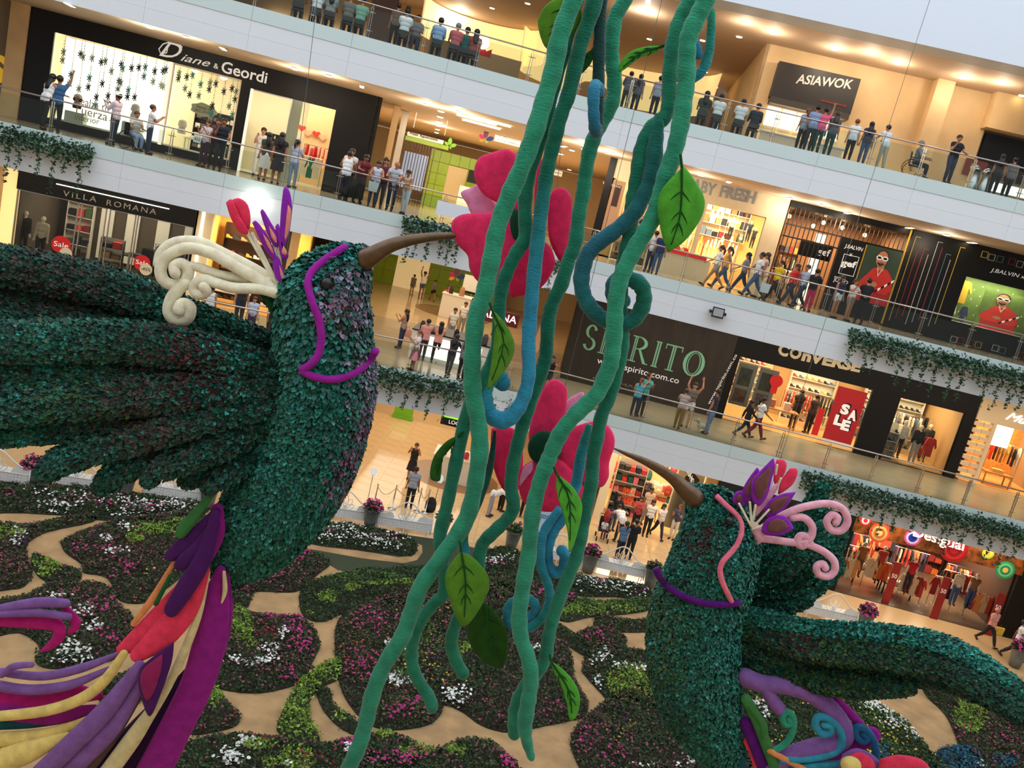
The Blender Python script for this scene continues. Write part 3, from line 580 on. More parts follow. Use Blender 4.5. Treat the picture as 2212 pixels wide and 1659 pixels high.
rack(f, 7.0, 9.0, z3, 2.4, 'long rack of pale baby clothes along the rear wall', 14, [(230, 226, 220), (226, 214, 190), (214, 170, 90), (200, 60, 50)], 1.9)
shelf(f, 6.2, 8.4, 9.4, z3 + 2.0, 15.0, 3, 'wall shelf of toys and baby packs', SHELFM, 'box', n=7)
BULB = mat('bulb_glow', (255, 236, 190), .4, emit=9, ecol=(255, 214, 140))
for i, (u, v) in enumerate(((1538, 463), (1550, 462), (1560, 463), (1545, 525), (1560, 520), (1580, 520), (1600, 515))):
    p = U(f, u, v, 7.5); t = thing('shop_spotlight', 'small glowing spotlight in the baby clothes shop, %s from the door' % ORD[i], 'spotlight', f, tuple(p), 'spotlights in the baby clothes shop')
    MB().ball(p, .07, 8, 6).build('bulb', BULB, t); MB().lathe([(.05, .02), (.06, .16), (.02, .2)], p, 8).build('housing', RING, t); MB().cyl((p[0], p[1], p[2] + .2), (p[0], p[1], 15.2), .008, n=5).build('stem', RING, t)
# cosmetics window left of it
room(f, 1.9, 4.1, 5.06, 7.5, z3, 15.0, mat('cosmetic_wall', (240, 206, 140), .6), mat('baby_floor', (196, 150, 96), .3), 160, (1, .8, .5))
t = thing('shop', 'cosmetics shop window with a portrait panel beside the bent vine', 'shop', f, (3, c, z3)); bx('lintel', CREAM, 1.7, 4.2, c - .05, c + .1, 14.55, 15.4, t); bx('portrait_panel', mat('portrait_tan', (190, 150, 120), .5), 1.8, 2.35, c - .02, c, z3 + .9, 14.5, t); bx('portrait_hair', mat('hair_dark_print', (60, 34, 28), .6), 1.95, 2.2, c - .03, c - .02, z3 + 2.2, 14.3, t)
pane(t, 2.4, 4.15, z3, 14.5, c + .02, .05, CREAM); textpx('upl essie', 'sign_text', SHELFM, t, f, 1302, 398, 1340, 409, 8, c - .02)
bx('side_panel', BLACK, 1.45, 1.75, c - .1, c + .1, z3, 15.4, t)
shelf(f, 2.5, 4.0, 7.0, z3 + .3, 14.3, 6, 'glowing wall of small cosmetic bottles', SHELFM, 'bottle', [(214, 170, 90), (206, 60, 50), (230, 226, 220), (70, 90, 60)], n=9)
# ---------------------------------------------------------------- barred clothes shop and poster wall
room(f, 9.3, 14.3, 5.15, 9.6, z3, 15.1, mat('gef_wall', (160, 112, 72), .6), mat('gef_floor', (110, 82, 56), .3), 330, (1, .78, .5), 1, BLACK)
t = thing('shop', 'clothes shop front behind a tall grid of thin black bars', 'shop', f, (10.4, c, z3)); BARM = mat('black_bar', (30, 26, 24), .4)
b0 = None
for i in range(13):
    x = 9.3 + i * .19
    if b0 is None: b0 = bx('vertical_bar', BARM, x, x + .035, c, c + .04, z3, 15.3, t)
    else: fan('vertical_bar', b0, t, Matrix.Translation((i * .19, 0, (i * 7 % 5) * .012)))
for h in (13.85, 14.35): bx('cross_bar', BARM, 9.25, 11.7, c - .02, c + .05, h, h + .06, t)
bx('lintel', BLACK, 9.2, 14.3, c - .05, c + .15, 15.1, 15.4, t)
b1 = None
for i in range(14):
    x = 11.75 + i * .18
    if b1 is None: b1 = bx('vertical_bar', BARM, x, x + .03, c, c + .04, 14.3, 15.1, t)
    else: fan('vertical_bar', b1, t, Matrix.Translation((i * .18, 0, 0)))
p = U(f, 1772, 545, 6.5); q = thing('hanging_sign', 'black shop sign with rounded white lettering inside the bars', 'sign', f, (p[0], 6.5, p[2])); bx('board', BLACK, p[0] - .9, p[0] + .5, 6.5, 6.54, p[2] - .32, p[2] + .38, q); text('gef', 'sign_text', SIGNW, q, f, (p[0] - .1, p[0] + .42, p[2] - .2, p[2] + .2, 6.5), .01, bold=.02)
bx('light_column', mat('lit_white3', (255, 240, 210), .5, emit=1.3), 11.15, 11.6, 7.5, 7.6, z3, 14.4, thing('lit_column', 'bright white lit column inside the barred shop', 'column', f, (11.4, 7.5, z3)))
rack(f, 10.0, 6.6, z3, 1.1, 'rack of red and patterned clothes behind the bars', 7, [(206, 60, 50), (226, 214, 190), (150, 110, 70)], 1.3)
rack(f, 10.1, 8.2, z3, 1.4, 'rear rack of dark clothes behind the bars', 8, None, 1.9)
shelf(f, 9.5, 11.0, 9.2, z3, 14.0, 4, 'wooden wall shelf in the barred clothes shop', WOODM, 'box', n=6)
for i, (u, v) in enumerate(((1705, 467), (1779, 481), (1868, 508), (1757, 488), (1820, 492))):
    p = U(f, u, v, 6.8); q = thing('shop_spotlight', 'round glowing spotlight above the barred shop, %s from the left pillar' % ORD[i], 'spotlight', f, tuple(p), 'spotlights of the barred shop'); MB().ball(p, .09, 8, 6).build('bulb', BULB, q); MB().cyl((p[0], p[1], p[2] + .05), (p[0], p[1], 15.1), .012, n=5).build('stem', BLACK, q)
# poster panel with lettering
def poster_man(t, f, cc, s0, s1, z0, z1, back):
    """flat print: man with white sunglasses in a red tracksuit"""
    w_, h_ = s1 - s0, z1 - z0
    bx('print_ground', back, s0, s1, cc, cc + .03, z0, z1, t)
    k = [0]
    def flat(name, pts, m): k[0] += 1; MB().prism([(s0 + a * w_, cc - .004 * k[0], z0 + b * h_) for a, b in pts], (0, .003, 0)).build(name, m, t)
    def ell(a, b, ra, rb, n=22): return [(a + ra * math.cos(x), b + rb * math.sin(x)) for x in np.linspace(0, 2 * math.pi, n, endpoint=False)]
    skin = mat('print_skin', (190, 132, 96), .6); red = mat('print_red', (206, 48, 40), .6); red2 = mat('print_dark_red', (170, 34, 34), .6); hair = mat('print_hair', (60, 40, 32), .6)
    flat('print_legs', [(.1, 0), (.98, 0), (.98, .34), (.6, .38), (.1, .25)], red2)
    flat('print_torso', [(.02, .3), (.2, .48), (.33, .62), (.5, .66), (.72, .64), (.92, .5), (1, .3), (.85, .2), (.5, .22), (.15, .22)], red)
    flat('print_neck', [(.42, .6), (.62, .6), (.6, .72), (.42, .72)], skin)
    flat('print_hair', ell(.49, .85, .17, .125), hair); flat('print_face', ell(.48, .8, .155, .145), skin)
    flat('print_beard', [(.37, .72), (.48, .665), (.59, .72), (.55, .74), (.48, .72), (.41, .74)], hair)
    for a in (.4, .56): flat('print_sunglasses', ell(a, .82, .085, .042), SIGNW); flat('print_lens', ell(a, .82, .058, .022), BLACK)
    flat('print_mouth', ell(.48, .735, .045, .01), mat('print_lip', (150, 80, 70), .6))
    for i in range(6): flat('print_sleeve_stripe', [(.98 - i * .075, .5 - i * .045), (1.02 - i * .075 - .05, .46 - i * .045), (.93 - i * .075, .42 - i * .045), (.9 - i * .075, .46 - i * .045)], SIGNW if i % 2 == 0 else BLACK)
    flat('print_necklace', [(.42, .64), (.5, .48), (.58, .64), (.56, .64), (.5, .52), (.44, .64)], SHELFM); flat('print_hand', ell(.45, .34, .1, .045), skin)
t = thing('poster_wall', 'black panel with white lettering beside a large poster of a man in red', 'poster', f, (12.9, c, z3))
bx('backing', BLACK, 11.62, 14.35, c - .06, c, z3 + .05, 14.4, t); bx('gold_frame', mat('gold_line', (200, 160, 60), .4, .5), 12.66, 12.71, c - .09, c - .06, z3 + .3, 14.3, t); bx('gold_frame', mat('gold_line', (200, 160, 60), .4, .5), 14.2, 14.27, c - .09, c - .06, z3 + .1, 15.3, t)
textpx('J.BALVIN', 'print_text', SIGNW, t, f, 1823, 537, 1862, 546, 11, c - .06, ext=.006, shear=.15); textpx('x', 'print_text', SIGNW, t, f, 1834, 553, 1840, 554, 6, c - .06, ext=.006)
textpx('gef', 'print_text', SIGNW, t, f, 1815, 577, 1846, 584, 19, c - .06, ext=.006, bold=.03); textpx('NUEVA', 'print_text', SIGNW, t, f, 1802, 600, 1817, 603, 4, c - .06, ext=.006); textpx('JUNIO', 'print_text', SIGNW, t, f, 1799, 609, 1830, 616, 9, c - .06, ext=.006)
a, b = U(f, 1813, 588, c), U(f, 1850, 557, c); m = MB(); th = .02
for (x0, x1, y0, y1) in ((a[0] - .05, b[0] + .1, a[2] - .05, a[2] - .03), (a[0] - .05, b[0] + .1, b[2] + .03, b[2] + .05), (a[0] - .05, a[0] - .03, a[2] - .05, b[2] + .05), (b[0] + .08, b[0] + .1, a[2] - .05, b[2] + .05)): m.box(x0, x1, c - .066, c - .06, y0, y1)
m.build('print_border', SIGNW, t)
poster_man(t, f, c - .1, 12.73, 14.2, 12.0, 14.33, mat('print_green', (44, 70, 56), .6))
# black wall with thin coloured vertical lines
t = thing('striped_wall', 'black wall with thin coloured vertical lines right of the poster', 'wall panel', f, (15.2, c, z3)); bx('panel', BLACK, 14.35, 16.6, c, c + .1, z3, 15.4, t); LC = [(210, 180, 70), (150, 60, 60), (180, 50, 50), (200, 196, 190), (190, 190, 196), (150, 60, 90), (90, 130, 150), (200, 200, 200)]
for i in range(9):
    x = 14.5 + i * .23; lm_ = cm(LC[i % 8]); bx('vertical_line', lm_, x, x + .02, c - .012, c, z3 + .3 + .15 * (i % 3), 15.1 - .2 * (i % 4), t)
    if i % 2 == 0: bx('hook_line', lm_, x, x + .2, c - .012, c, 15.08 - .2 * (i % 4), 15.1 - .2 * (i % 4), t)
t = thing('shop', 'black shop front with small outlined squares and a poster window at the right edge', 'shop', f, (18.5, c, z3))
m = MB(); m.box(16.6, 16.95, c, c + .1, z3, 15.4); m.box(16.95, 23, c, c + .1, 14.0, 15.4); m.box(16.95, 23, c, c + .1, z3, 12.1); m.build('facade', BLACK, t); pane(t, 16.95, 20.6, 12.1, 14.0, c + .05, 0); m = MB().box(20.6, 23, c, c + .1, 12.1, 14.0).build('side_panel', BLACK, t)
textpx('J.BALVIN x', 'print_text', SIGNW, t, f, 2138, 589, 2212, 605, 11, c, ext=.006, shear=.15)
for i, (u, v) in enumerate(((2127, 550), (2142, 556), (2160, 560), (2186, 565), (2203, 571), (2060, 733), (2075, 736), (2098, 741), (2113, 745), (2150, 752), (2165, 757), (2206, 768))):
    p = U(f, u, v, c); m = MB(); r = .13
    for q4 in ((-r, r, -r, -r + .018), (-r, r, r - .018, r), (-r, -r + .018, -r, r), (r - .018, r, -r, r)): m.box(p[0] + q4[0], p[0] + q4[1], c - .012, c, p[2] + q4[2], p[2] + q4[3])
    m.build('outlined_square', cm(LC[(i * 3) % 8]), t)
t = thing('window_display', 'lit green window display with a yellow shirt and a cut-out poster man', 'display', f, (18.5, 6, z3)); bx('backdrop', mat('green_dotted', (96, 124, 56), .6, var=.2, vscale=6), 16.95, 20.6, 6.4, 6.45, z3, 14.2, t)
for i in range(40): p = (17.3 + (i % 10) * .32, 6.39, 12.3 + (i // 10) * .42 + .2 * (i % 2)); MB().box(p[0], p[0] + .03, 6.38, 6.4, p[2], p[2] + .06).build('pale_dash', SHELFM, t)
garment(t, 17.4, 6.0, 12.9, .95, .75, (240, 190, 60)); garment(t, 17.2, 6.0, 12.0, .8, .4, (230, 226, 220)); garment(t, 17.7, 6.0, 12.0, .8, .4, (40, 50, 90)); bx('white_plinth', SHELFM, 17.0, 20.5, 5.2, 6.2, z3 + .3, 12.12, t)
pointlight('shop_lamp_glow', 'AREA', (18.6, 5.7, 14.15), 130, (1, .88, .6), 2.5, f=f, sy=.6)
t = thing('cutout_poster', 'cut-out poster man in red jacket standing in the green window', 'poster', f, (18.8, 5.9, 12.1)); poster_man(t, f, 5.85, 18.2, 19.9, 12.1, 13.75, mat('green_dotted', (96, 124, 56), .6))
# ---------------------------------------------------------------- hoarding and sneaker shop, second level
HOARD = mat('black_hoarding', (44, 38, 32), .5, var=.35, vscale=1.2, stretch=(2.5, 1, .4), bump=.4, bscale=5)
MINT = mat('mint_print', (124, 190, 160), .6)
t = thing('hoarding', 'dark wrinkled hoarding with huge mint serif lettering', 'hoarding', f, (5, c, z2))
bx('sheet', HOARD, 1.62, 8.68, c - .04, c + .05, z2, 9.72, t)
def serif(word, s0, s1, z0, z1, cc, m, t):
    """roman capitals built of strokes, slim inline gap"""
    n = len(word); adv = {'S': .8, 'P': .95, 'I': .55, 'R': 1.05, 'T': 1.0, 'O': 1.15}; tot = sum(adv[q] for q in word); sx = (s1 - s0) / tot; hz = z1 - z0; x = s0
    for q in word:
        g = MB(); wd = adv[q] * sx * .86
        def bar(a0, a1, b0, b1): g.box(x + a0 * wd, x + a1 * wd, cc - .008, cc, z0 + b0 * hz, z0 + b1 * hz)
        def arc(cx_, cz, rx, rz, a0, a1, w0, w1):
            N = 18; A = np.linspace(a0, a1, N)
            for i in range(N - 1):
                P_ = []
                for a in (A[i], A[i + 1]):
                    ww = w0 + (w1 - w0) * abs(math.cos(a)); P_.append(((cx_ + rx * math.cos(a)) * wd, (cz + rz * math.sin(a)) * hz)); P_.append(((cx_ + (rx - ww) * math.cos(a)) * wd, (cz + (rz - ww * .7) * math.sin(a)) * hz))
                g.prism([(x + p[0], cc - .008, z0 + p[1]) for p in (P_[0], P_[1], P_[3], P_[2])], (0, .008, 0))
        if q in 'PIRT':
            k = {'I': (.3, .7), 'T': (.4, .6), 'P': (.14, .32), 'R': (.12, .28)}[q]; mid = (k[0] + k[1]) / 2; e = (k[1] - k[0]) * .12
            bar(k[0], mid - e, .04, .97); bar(mid + e, k[1], .04, .97); bar(k[0] - .13, k[1] + .13, 0, .04)
            if q != 'T': bar(k[0] - .13, k[1] + .05, .96, 1)
        if q == 'T': bar(.02, .98, .95, 1); bar(.02, .07, .8, .95); bar(.93, .98, .8, .95)
        if q == 'P': arc(.4, .74, .52, .26, -math.pi / 2, math.pi / 2, .05, .2); bar(.3, .42, .48, .52); bar(.3, .42, .96, 1)
        if q == 'R':
            arc(.38, .75, .46, .25, -math.pi / 2, math.pi / 2, .05, .18); bar(.26, .42, .5, .54); bar(.26, .42, .96, 1)
            g.prism([(x + a * wd, cc - .008, z0 + b * hz) for a, b in ((.42, .52), (.55, .52), (.95, .04), (1.08, .04), (1.08, 0), (.8, 0))], (0, .008, 0))
        if q == 'O': arc(.5, .5, .52, .5, 0, 2 * math.pi, .05, .16); arc(.5, .5, .31, .42, 0, 2 * math.pi, .03, .05)
        if q == 'S': arc(.45, .74, .4, .26, .35, math.pi * 1.5, .06, .2); arc(.48, .25, .44, .25, -math.pi + .25, math.pi * .5, .06, .2)
        g.build('mint_letter', m, t); x += adv[q] * sx
p0, p1 = U(f, 1253, 760, c), U(f, 1522, 812, c); zt = U(f, 1275, 700, c)[2]; serif('SPIRITO', p0[0], p1[0], (p0[2] + p1[2]) / 2, (p0[2] + p1[2]) / 2 + 1.15, c - .04, MINT, t)
textpx('www.espirito.com.co', 'print_text', SIGNW, t, f, 1288, 788, 1464, 833, 16, c - .04, ext=.006); textpx('PERFUMARIA', 'print_text', mat('grey_print', (130, 120, 110), .6), t, f, 1280, 820, 1400, 845, 6, c - .04, ext=.006)
q4 = textpx('www.espirito.com.co', 'print_text', SIGNW, t, f, 1440, 860, 1560, 885, 8, c - .04, ext=.006)
q4.matrix_local = Matrix.Translation((8.35 - 5, c - .05 - 5, .5)) @ Matrix.Rotation(-1.3, 4, 'Y') @ Matrix.Translation((-(U(f, 1440, 860, c)[0] - 5), 5 - c, -(U(f, 1440, 860, c)[2] - z2)))
# hall side of the hoarding
t = thing('side_banner', 'brown banner with mint lettering on the hall side of the hoarding', 'banner', f, (1.6, 8, z2)); bx('sheet', mat('brown_banner', (120, 98, 62), .6, var=.15), 1.54, 1.59, 5.1, 11.5, z2 + .3, 9.6, t)
mm = MB(); g = thing('tmp', 'x', 'x', 'W', (0, 0, 0)); serif('SPIRITO', 0, 4.6, 7.5, 8.6, 0, MINT, g); bpy.data.objects.remove(g, do_unlink=True)
for ob in [o for o in bpy.data.objects if o.name.startswith('mint_letter') and o.parent is None]:
    for v_ in ob.data.vertices: x, y, z = v_.co; v_.co = (-.07 + y, 10.6 - x - 8, z - z2)
    ob.parent = t
# sneaker shop
WOODF = mat('sneaker_floor', (206, 160, 100), .3)
room(f, 8.8, 18.9, 5.15, 10.0, z2, 8.9, mat('sneaker_wall', (186, 146, 94), .6), WOODF, 340, (1, .8, .5), 2)
t = thing('shop', 'black sneaker shop front with chunky cream letters and two wide openings', 'shop', f, (13.9, c, z2))
m = MB(); m.box(8.68, 9.0, c, c + .2, z2, 9.74); m.box(9.0, 19.2, c, c + .2, 8.48, 9.74); m.box(14.8, 16.0, c, c + .2, z2, 8.48); m.box(18.75, 19.2, c, c + .2, z2, 8.48); m.build('facade', BLACK, t)
pane(t, 9.0, 11.2, z2, 8.48, c + .1, 0); pane(t, 13.2, 14.8, z2, 8.48, c + .1, 0); pane(t, 16.0, 18.75, z2, 8.48, c + .1, .03)
CONV = mat('cream_sign_letter', (222, 206, 172), .5, emit=.12); textpx('C', 'sign_letter', CONV, t, f, 1678, 765, 1700, 772, 26, c, bold=.05); textpx('O', 'sign_letter', CONV, t, f, 1703, 772, 1727, 778, 26, c, bold=.05); textpx('nVERSE', 'sign_letter', CONV, t, f, 1730, 779, 1856, 805, 25, c, bold=.05)
p = U(f, 1715, 762, c); MB().prism([(p[0] + (.13 if i % 2 == 0 else .055) * math.sin(i * math.pi / 5), c - .05, p[2] + (.13 if i % 2 == 0 else .055) * math.cos(i * math.pi / 5)) for i in range(10)], (0, .015, 0)).build('star', BLACK, t)
# red sale banner, posters, tables
a, b = U(f, 1815, 835, 4.9), U(f, 1785, 965, 4.9)
t = thing('sale_banner', 'tall red sale banner with white letters in the sneaker window', 'banner', f, (13.9, 4.9, z2)); bx('cloth', mat('banner_red', (176, 26, 36), .5), 13.35, 14.6, 4.93, 4.95, z2 + .15, 8.3, t); bx('white_hem', SHELFM, 13.35, 14.6, 4.92, 4.93, z2 + .15, z2 + .33, t)
for i, (ch, x, z) in enumerate((('S', 13.72, 7.15), ('A', 14.1, 6.98), ('L', 13.6, 6.62), ('E', 13.95, 6.48))):
    text(ch, 'shadow_letter', BLACK, t, f, (x + .06, x + .42, z + .05, z + .52, 4.925), .004, bold=.06); text(ch, 'banner_letter', SIGNW, t, f, (x, x + .36, z, z + .46, 4.92), .006, bold=.06)
for i, (s, lb) in enumerate(((9.55, 'grey poster board with a foliage photo at the left sneaker window'), (10.5, 'grey poster board with a street photo in the left sneaker window'))):
    t = thing('poster_board', lb, 'poster', f, (s, 5.5, z2)); bx('board', mat('grey_board', (150, 150, 140), .6), s - .42, s + .42, 5.5, 5.53, z2 + .7, 8.2, t); bx('dark_photo', mat('photo_dark', (70, 74, 66), .6, var=.5, vscale=6), s - .3, s + .25, 5.485, 5.5, z2 + 1.6, z2 + 2.4, t); bx('pale_photo', mat('photo_pale', (120, 90, 80), .6, var=.5, vscale=7), s - .3, s + .25, 5.485, 5.5, z2 + .85, z2 + 1.45, t)
for i, (u, v) in enumerate(((1674, 833), (1775, 888))):
    p = U(f, u, v, 5.0); t = thing('sale_pennant', ['red round topped pennant near the sneaker shop posters', 'long red pennant left of the sale banner'][i], 'pennant', f, tuple(p), 'red pennants of the sneaker shop'); bx('cloth', REDM, p[0] - .14, p[0] + .14, 5.0, 5.02, p[2] - (.35 if i == 0 else 1.1), p[2] + .1, t)
    if i == 0: MB().prism(disc_pts(p[0], 4.99, p[2] + .2, .28, 20), (0, .02, 0)).build('disc', REDM, t)
table(f, 11.6, 6.6, z2, 1.7, .8, .85, 'wooden table with picture frames in the sneaker shop', WOODM, [(-.4, 0, .3, .35, (200, 120, 100)), (.3, 0, .3, .35, (226, 190, 170))])
shelf(f, 9.2, 11.4, 9.6, z2, 8.7, 7, 'bright sneaker wall at the back left of the shop', SHELFM, 'shoe', n=8); shelf(f, 12.4, 14.6, 9.6, z2, 8.7, 6, 'bright sneaker wall at the back right of the first opening', SHELFM, 'shoe', n=7)
shelf(f, 15.9, 17.2, 9.3, z2, 8.4, 6, 'sneaker shelf behind the second opening', SHELFM, 'shoe', n=5); shelf(f, 16.05, 16.7, 5.6, z2, 7.2, 4, 'low stand of sneakers in the second window', SHELFM, 'shoe', n=3, d=.5)
rack(f, 12.6, 8.0, z2, 1.3, 'rack of black and red sportswear in the first opening', 8, [(30, 28, 30), (206, 60, 50), (60, 40, 40)], 1.6); rack(f, 14.1, 8.6, z2, 1.0, 'rack of dark jackets behind the sale banner', 6, [(30, 28, 30), (60, 50, 60)], 1.6)
rack(f, 17.6, 7.6, z2, 1.2, 'rack of grey sportswear behind the second window', 7, [(90, 110, 140), (30, 28, 30), (226, 214, 190)], 1.9); garment(rack(f, 17.9, 6.2, z2, .5, 'red jacket on a stand in the second sneaker window', 1, [(180, 40, 44)], 1.3, face=1), 18.2, 6.0, z2 + .5, .85, .6, (190, 40, 44))
for i in range(4): rack(f, 15.7 + i * .85, 8.7 - .5 * (i % 2), z2, .8, 'rear rack of sportswear behind the second sneaker window, %s from the left' % ORD[i], 6, [(30, 28, 30), (90, 110, 140), (226, 214, 190), (120, 40, 50)], 1.5 + .4 * (i % 2))
shelf(f, 17.3, 18.7, 9.3, z2, 8.4, 6, 'second sneaker shelf behind the right window', SHELFM, 'shoe', n=5)
table(f, 17.0, 8.2, z2, 1.2, .8, .8, 'wooden table with folded clothes behind the second opening', WOODM, [(-.3, 0, .35, .25, (200, 196, 180)), (.3, 0, .35, .2, (60, 60, 66))])
p = U(f, 1853, 862, 4.95); plaque('round_badge', 'round black badge on the glass beside the sale banner', 'sign', f, p[0], 4.95, p[2], [(.22 * math.cos(a), .22 * math.sin(a)) for a in np.linspace(0, 6.283, 24, endpoint=False)], BLACK)
# white gift shop at the right edge
LATT = mat('white_lattice', (226, 206, 172), .6)
room(f, 19.5, 23, 5.2, 8.5, z2, 9.0, mat('brick_lit', (206, 140, 74), .7, var=.3, vscale=9), mat('gift_floor', (210, 160, 100), .4), 260, (1, .76, .42))
t = thing('shop', 'white latticed gift shop front with a glowing script sign at the right edge', 'shop', f, (20.5, c, z2)); bx('lintel', LATT, 19.2, 23, c - .1, c + .1, 8.35, 9.74, t); textpx('Mu', 'sign_letter', mat('lit_letters', (255, 255, 255), .4, emit=1.6), t, f, 2172, 905, 2216, 918, 17, c - .1, shear=.5)
for i in range(9):
    for x in (19.22, 19.62): bx('slat', LATT, x, x + .36, c - .05, c + .05, z2 + .1 + i * .3, z2 + .28 + i * .3, t)
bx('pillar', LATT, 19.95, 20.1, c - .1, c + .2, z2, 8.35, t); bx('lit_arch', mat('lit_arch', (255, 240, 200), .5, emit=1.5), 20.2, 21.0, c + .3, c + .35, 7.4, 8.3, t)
rack(f, 21.6, 6.6, z2, 1.4, 'rack of dark and patterned garments in the gift shop', 8, None, 1.8); q = table(f, 21.2, 5.9, z2, 1.2, .7, .6, 'wooden display bench in the gift shop doorway', WOODM, [(0, 0, .5, .15, (214, 170, 90))])
# ---------------------------------------------------------------- ground floor: colourful clothes shop
room(f, 15.2, 22.0, 3.05, 9.5, 0, 2.75, mat('desig_wall', (74, 48, 34), .6), mat('desig_floor', (104, 84, 66), .25), 200, (1, .8, .54), 3)
t = thing('shop', 'colourful patterned shop front with bubbly white lettering on the ground floor', 'shop', f, (18.6, 3, 0)); c = 3.0
bx('sign_board', mat('pattern_brown', (84, 40, 20), .5, var=.9, vscale=3.4, col2=(196, 110, 44)), 15.1, 22.15, 2.9, 3.1, 2.75, 4.1, t); bx('pillar', BLACK, 14.5, 15.2, 2.9, 3.2, 0, 4.1, t); bx('pillar', BLACK, 22.05, 23, 2.9, 3.2, 0, 4.1, t); bx('threshold', mat('dark_sill', (70, 56, 44), .4), 15.2, 22, 2.9, 3.2, 0, .025, t)
def medal(u, v, r, cols, label):
    p = U(f, u, v, 2.86); 
    for i, cc_ in enumerate(cols):
        rr = r * (1 - i / (len(cols) + .3)); MB().prism(disc_pts(p[0], 2.88 - .006 * i, p[2], rr, 26), (0, .005, 0)).build(label, mat('medal_%d_%d_%d' % cc_, cc_, .5, emit=.2), t)
medal(1900, 1152, .42, [(230, 90, 60), (240, 190, 110), (220, 120, 40), (240, 220, 150)], 'rainbow_ring'); medal(1972, 1162, .34, [(220, 90, 170), (240, 220, 240), (40, 60, 190), (30, 40, 160)], 'daisy_ring'); medal(2062, 1188, .55, [(170, 20, 30), (210, 40, 40), (150, 16, 30), (190, 30, 36)], 'red_ring'); medal(2135, 1196, .24, [(180, 200, 60), (250, 220, 80), (240, 190, 60)], 'yellow_ring'); medal(2172, 1232, .38, [(40, 160, 110), (120, 210, 120), (30, 140, 120), (240, 210, 90)], 'green_flower'); medal(1870, 1125, .22, [(220, 60, 60), (240, 220, 220), (200, 40, 50)], 'pink_flower')
textpx('Desigual', 'sign_letter', mat('lit_letters2', (255, 252, 244), .4, emit=.45), t, f, 1967, 1163, 2078, 1196, 27, 2.86, bold=.012, shear=-.1)
for i, (u0, v0, u1, v1) in enumerate(((1903, 1302, 1930, 1225), (2008, 1335, 2040, 1260), (2125, 1370, 2150, 1290))):
    p = Uz(f, u0, v0, 0); t = thing('price_totem', 'red leaning price totem on the floor of the colourful shop, %s from the left' % ORD[i], 'sign', f, (p[0], p[1], 0), 'red price totems'); bx('board', mat('totem_red', (150, 26, 24), .5), p[0], p[0] + .32, p[1], p[1] + .04, 0, 1.9, t); text('50', 'totem_text', SIGNW, t, f, (p[0] + .05, p[0] + .27, 1.2, 1.38, p[1]), .005)
DC = [(200, 70, 50), (226, 150, 80), (220, 200, 160), (40, 40, 60), (150, 40, 40), (90, 60, 80), (210, 110, 40)]
for i, (s, cc_, w_) in enumerate(((15.9, 5.2, 1.1), (17.0, 6.6, 1.2), (19.4, 7.0, 1.6), (20.6, 4.6, 1.3), (21.4, 6.4, 1.2), (18.3, 8.6, 2.0))):
    rack(f, s, cc_, 0, w_, 'rack of patterned clothes inside the colourful shop, %s' % ['nearest its left pillar', 'second from the left', 'right of the middle table', 'behind the last totem', 'nearest its right pillar', 'against the rear wall'][i], 8, DC, 1.5 + .2 * (i % 2), face=i % 2)
for i in range(5): rack(f, 15.7 + i * 1.45, 4.0 + .35 * (i % 2), 0, 1.0, 'front rack of bright clothes in the colourful shop, %s from the left' % ORD[i], 6, DC, 1.25 + .15 * (i % 2), face=1)
for i in range(3): shelf(f, 15.5 + i * 2.2, 17.4 + i * 2.2, 9.0, 0, 2.5, 4, 'rear wall shelf of folded clothes in the colourful shop, %s' % ['left', 'middle', 'right'][i], DARKW, 'box', DC, n=5)
table(f, 17.0, 5.0, 0, 1.3, .8, .75, 'black block table with folded white clothes at the left of the colourful shop', BLACK, [(0, 0, .6, .12, (230, 226, 220))]); table(f, 18.2, 4.6, 0, 1.3, .8, .55, 'black block table with folded white clothes in the middle of the colourful shop', BLACK, [(0, 0, .7, .1, (230, 226, 220))])
for i, (s, h) in enumerate(((16.6, 2.35), (18.4, 2.3), (19.9, 2.4))): 
    q = thing('shop_spotlight', 'box lamp glowing in the colourful shop, %s' % ['left', 'middle', 'right'][i], 'spotlight', f, (s, 5, h)); bx('lens', mat('box_lamp', (255, 244, 220), .4, emit=5), s - .15, s + .15, 4.9, 5.1, h, h + .3, q); MB().cyl((s, 5, h + .3), (s, 5, 2.75), .02).build('stem', BLACK, q)
# backpack shop further left on the ground floor
room(f, 5.0, 9.4, 4.4, 9.5, 0, 3.9, mat('bag_wall', (236, 204, 150), .6), mat('bag_floor', (216, 180, 126), .3), 300, (1, .84, .58))
t = thing('shop', 'bright backpack shop front with tan pillar behind the right bird beak', 'shop', f, (7.3, 4.3, 0)); bx('pillar', WOODM, 9.0, 9.5, 4.2, 4.5, 0, 4.1, t); bx('pillar', CREAM, 4.6, 5.0, 4.2, 4.5, 0, 4.1, t); bx('lintel', CREAM, 5, 9, 4.25, 4.45, 3.85, 4.1, t); pane(t, 7.7, 9.0, 0, 3.85, 4.35, .04, CREAM)
bx('black_side_sign', BLACK, 9.5, 14.6, 3.6, 3.8, 1.6, 4.1, t); textpx('SOHO', 'sign_letter', SIGNW, t, f, 1483, 1018, 1496, 1052, 14, 3.58, ext=.01)
BAGC = [(220, 60, 60), (40, 50, 80), (60, 60, 60), (226, 120, 130), (30, 90, 80), (200, 196, 180), (150, 60, 40)]
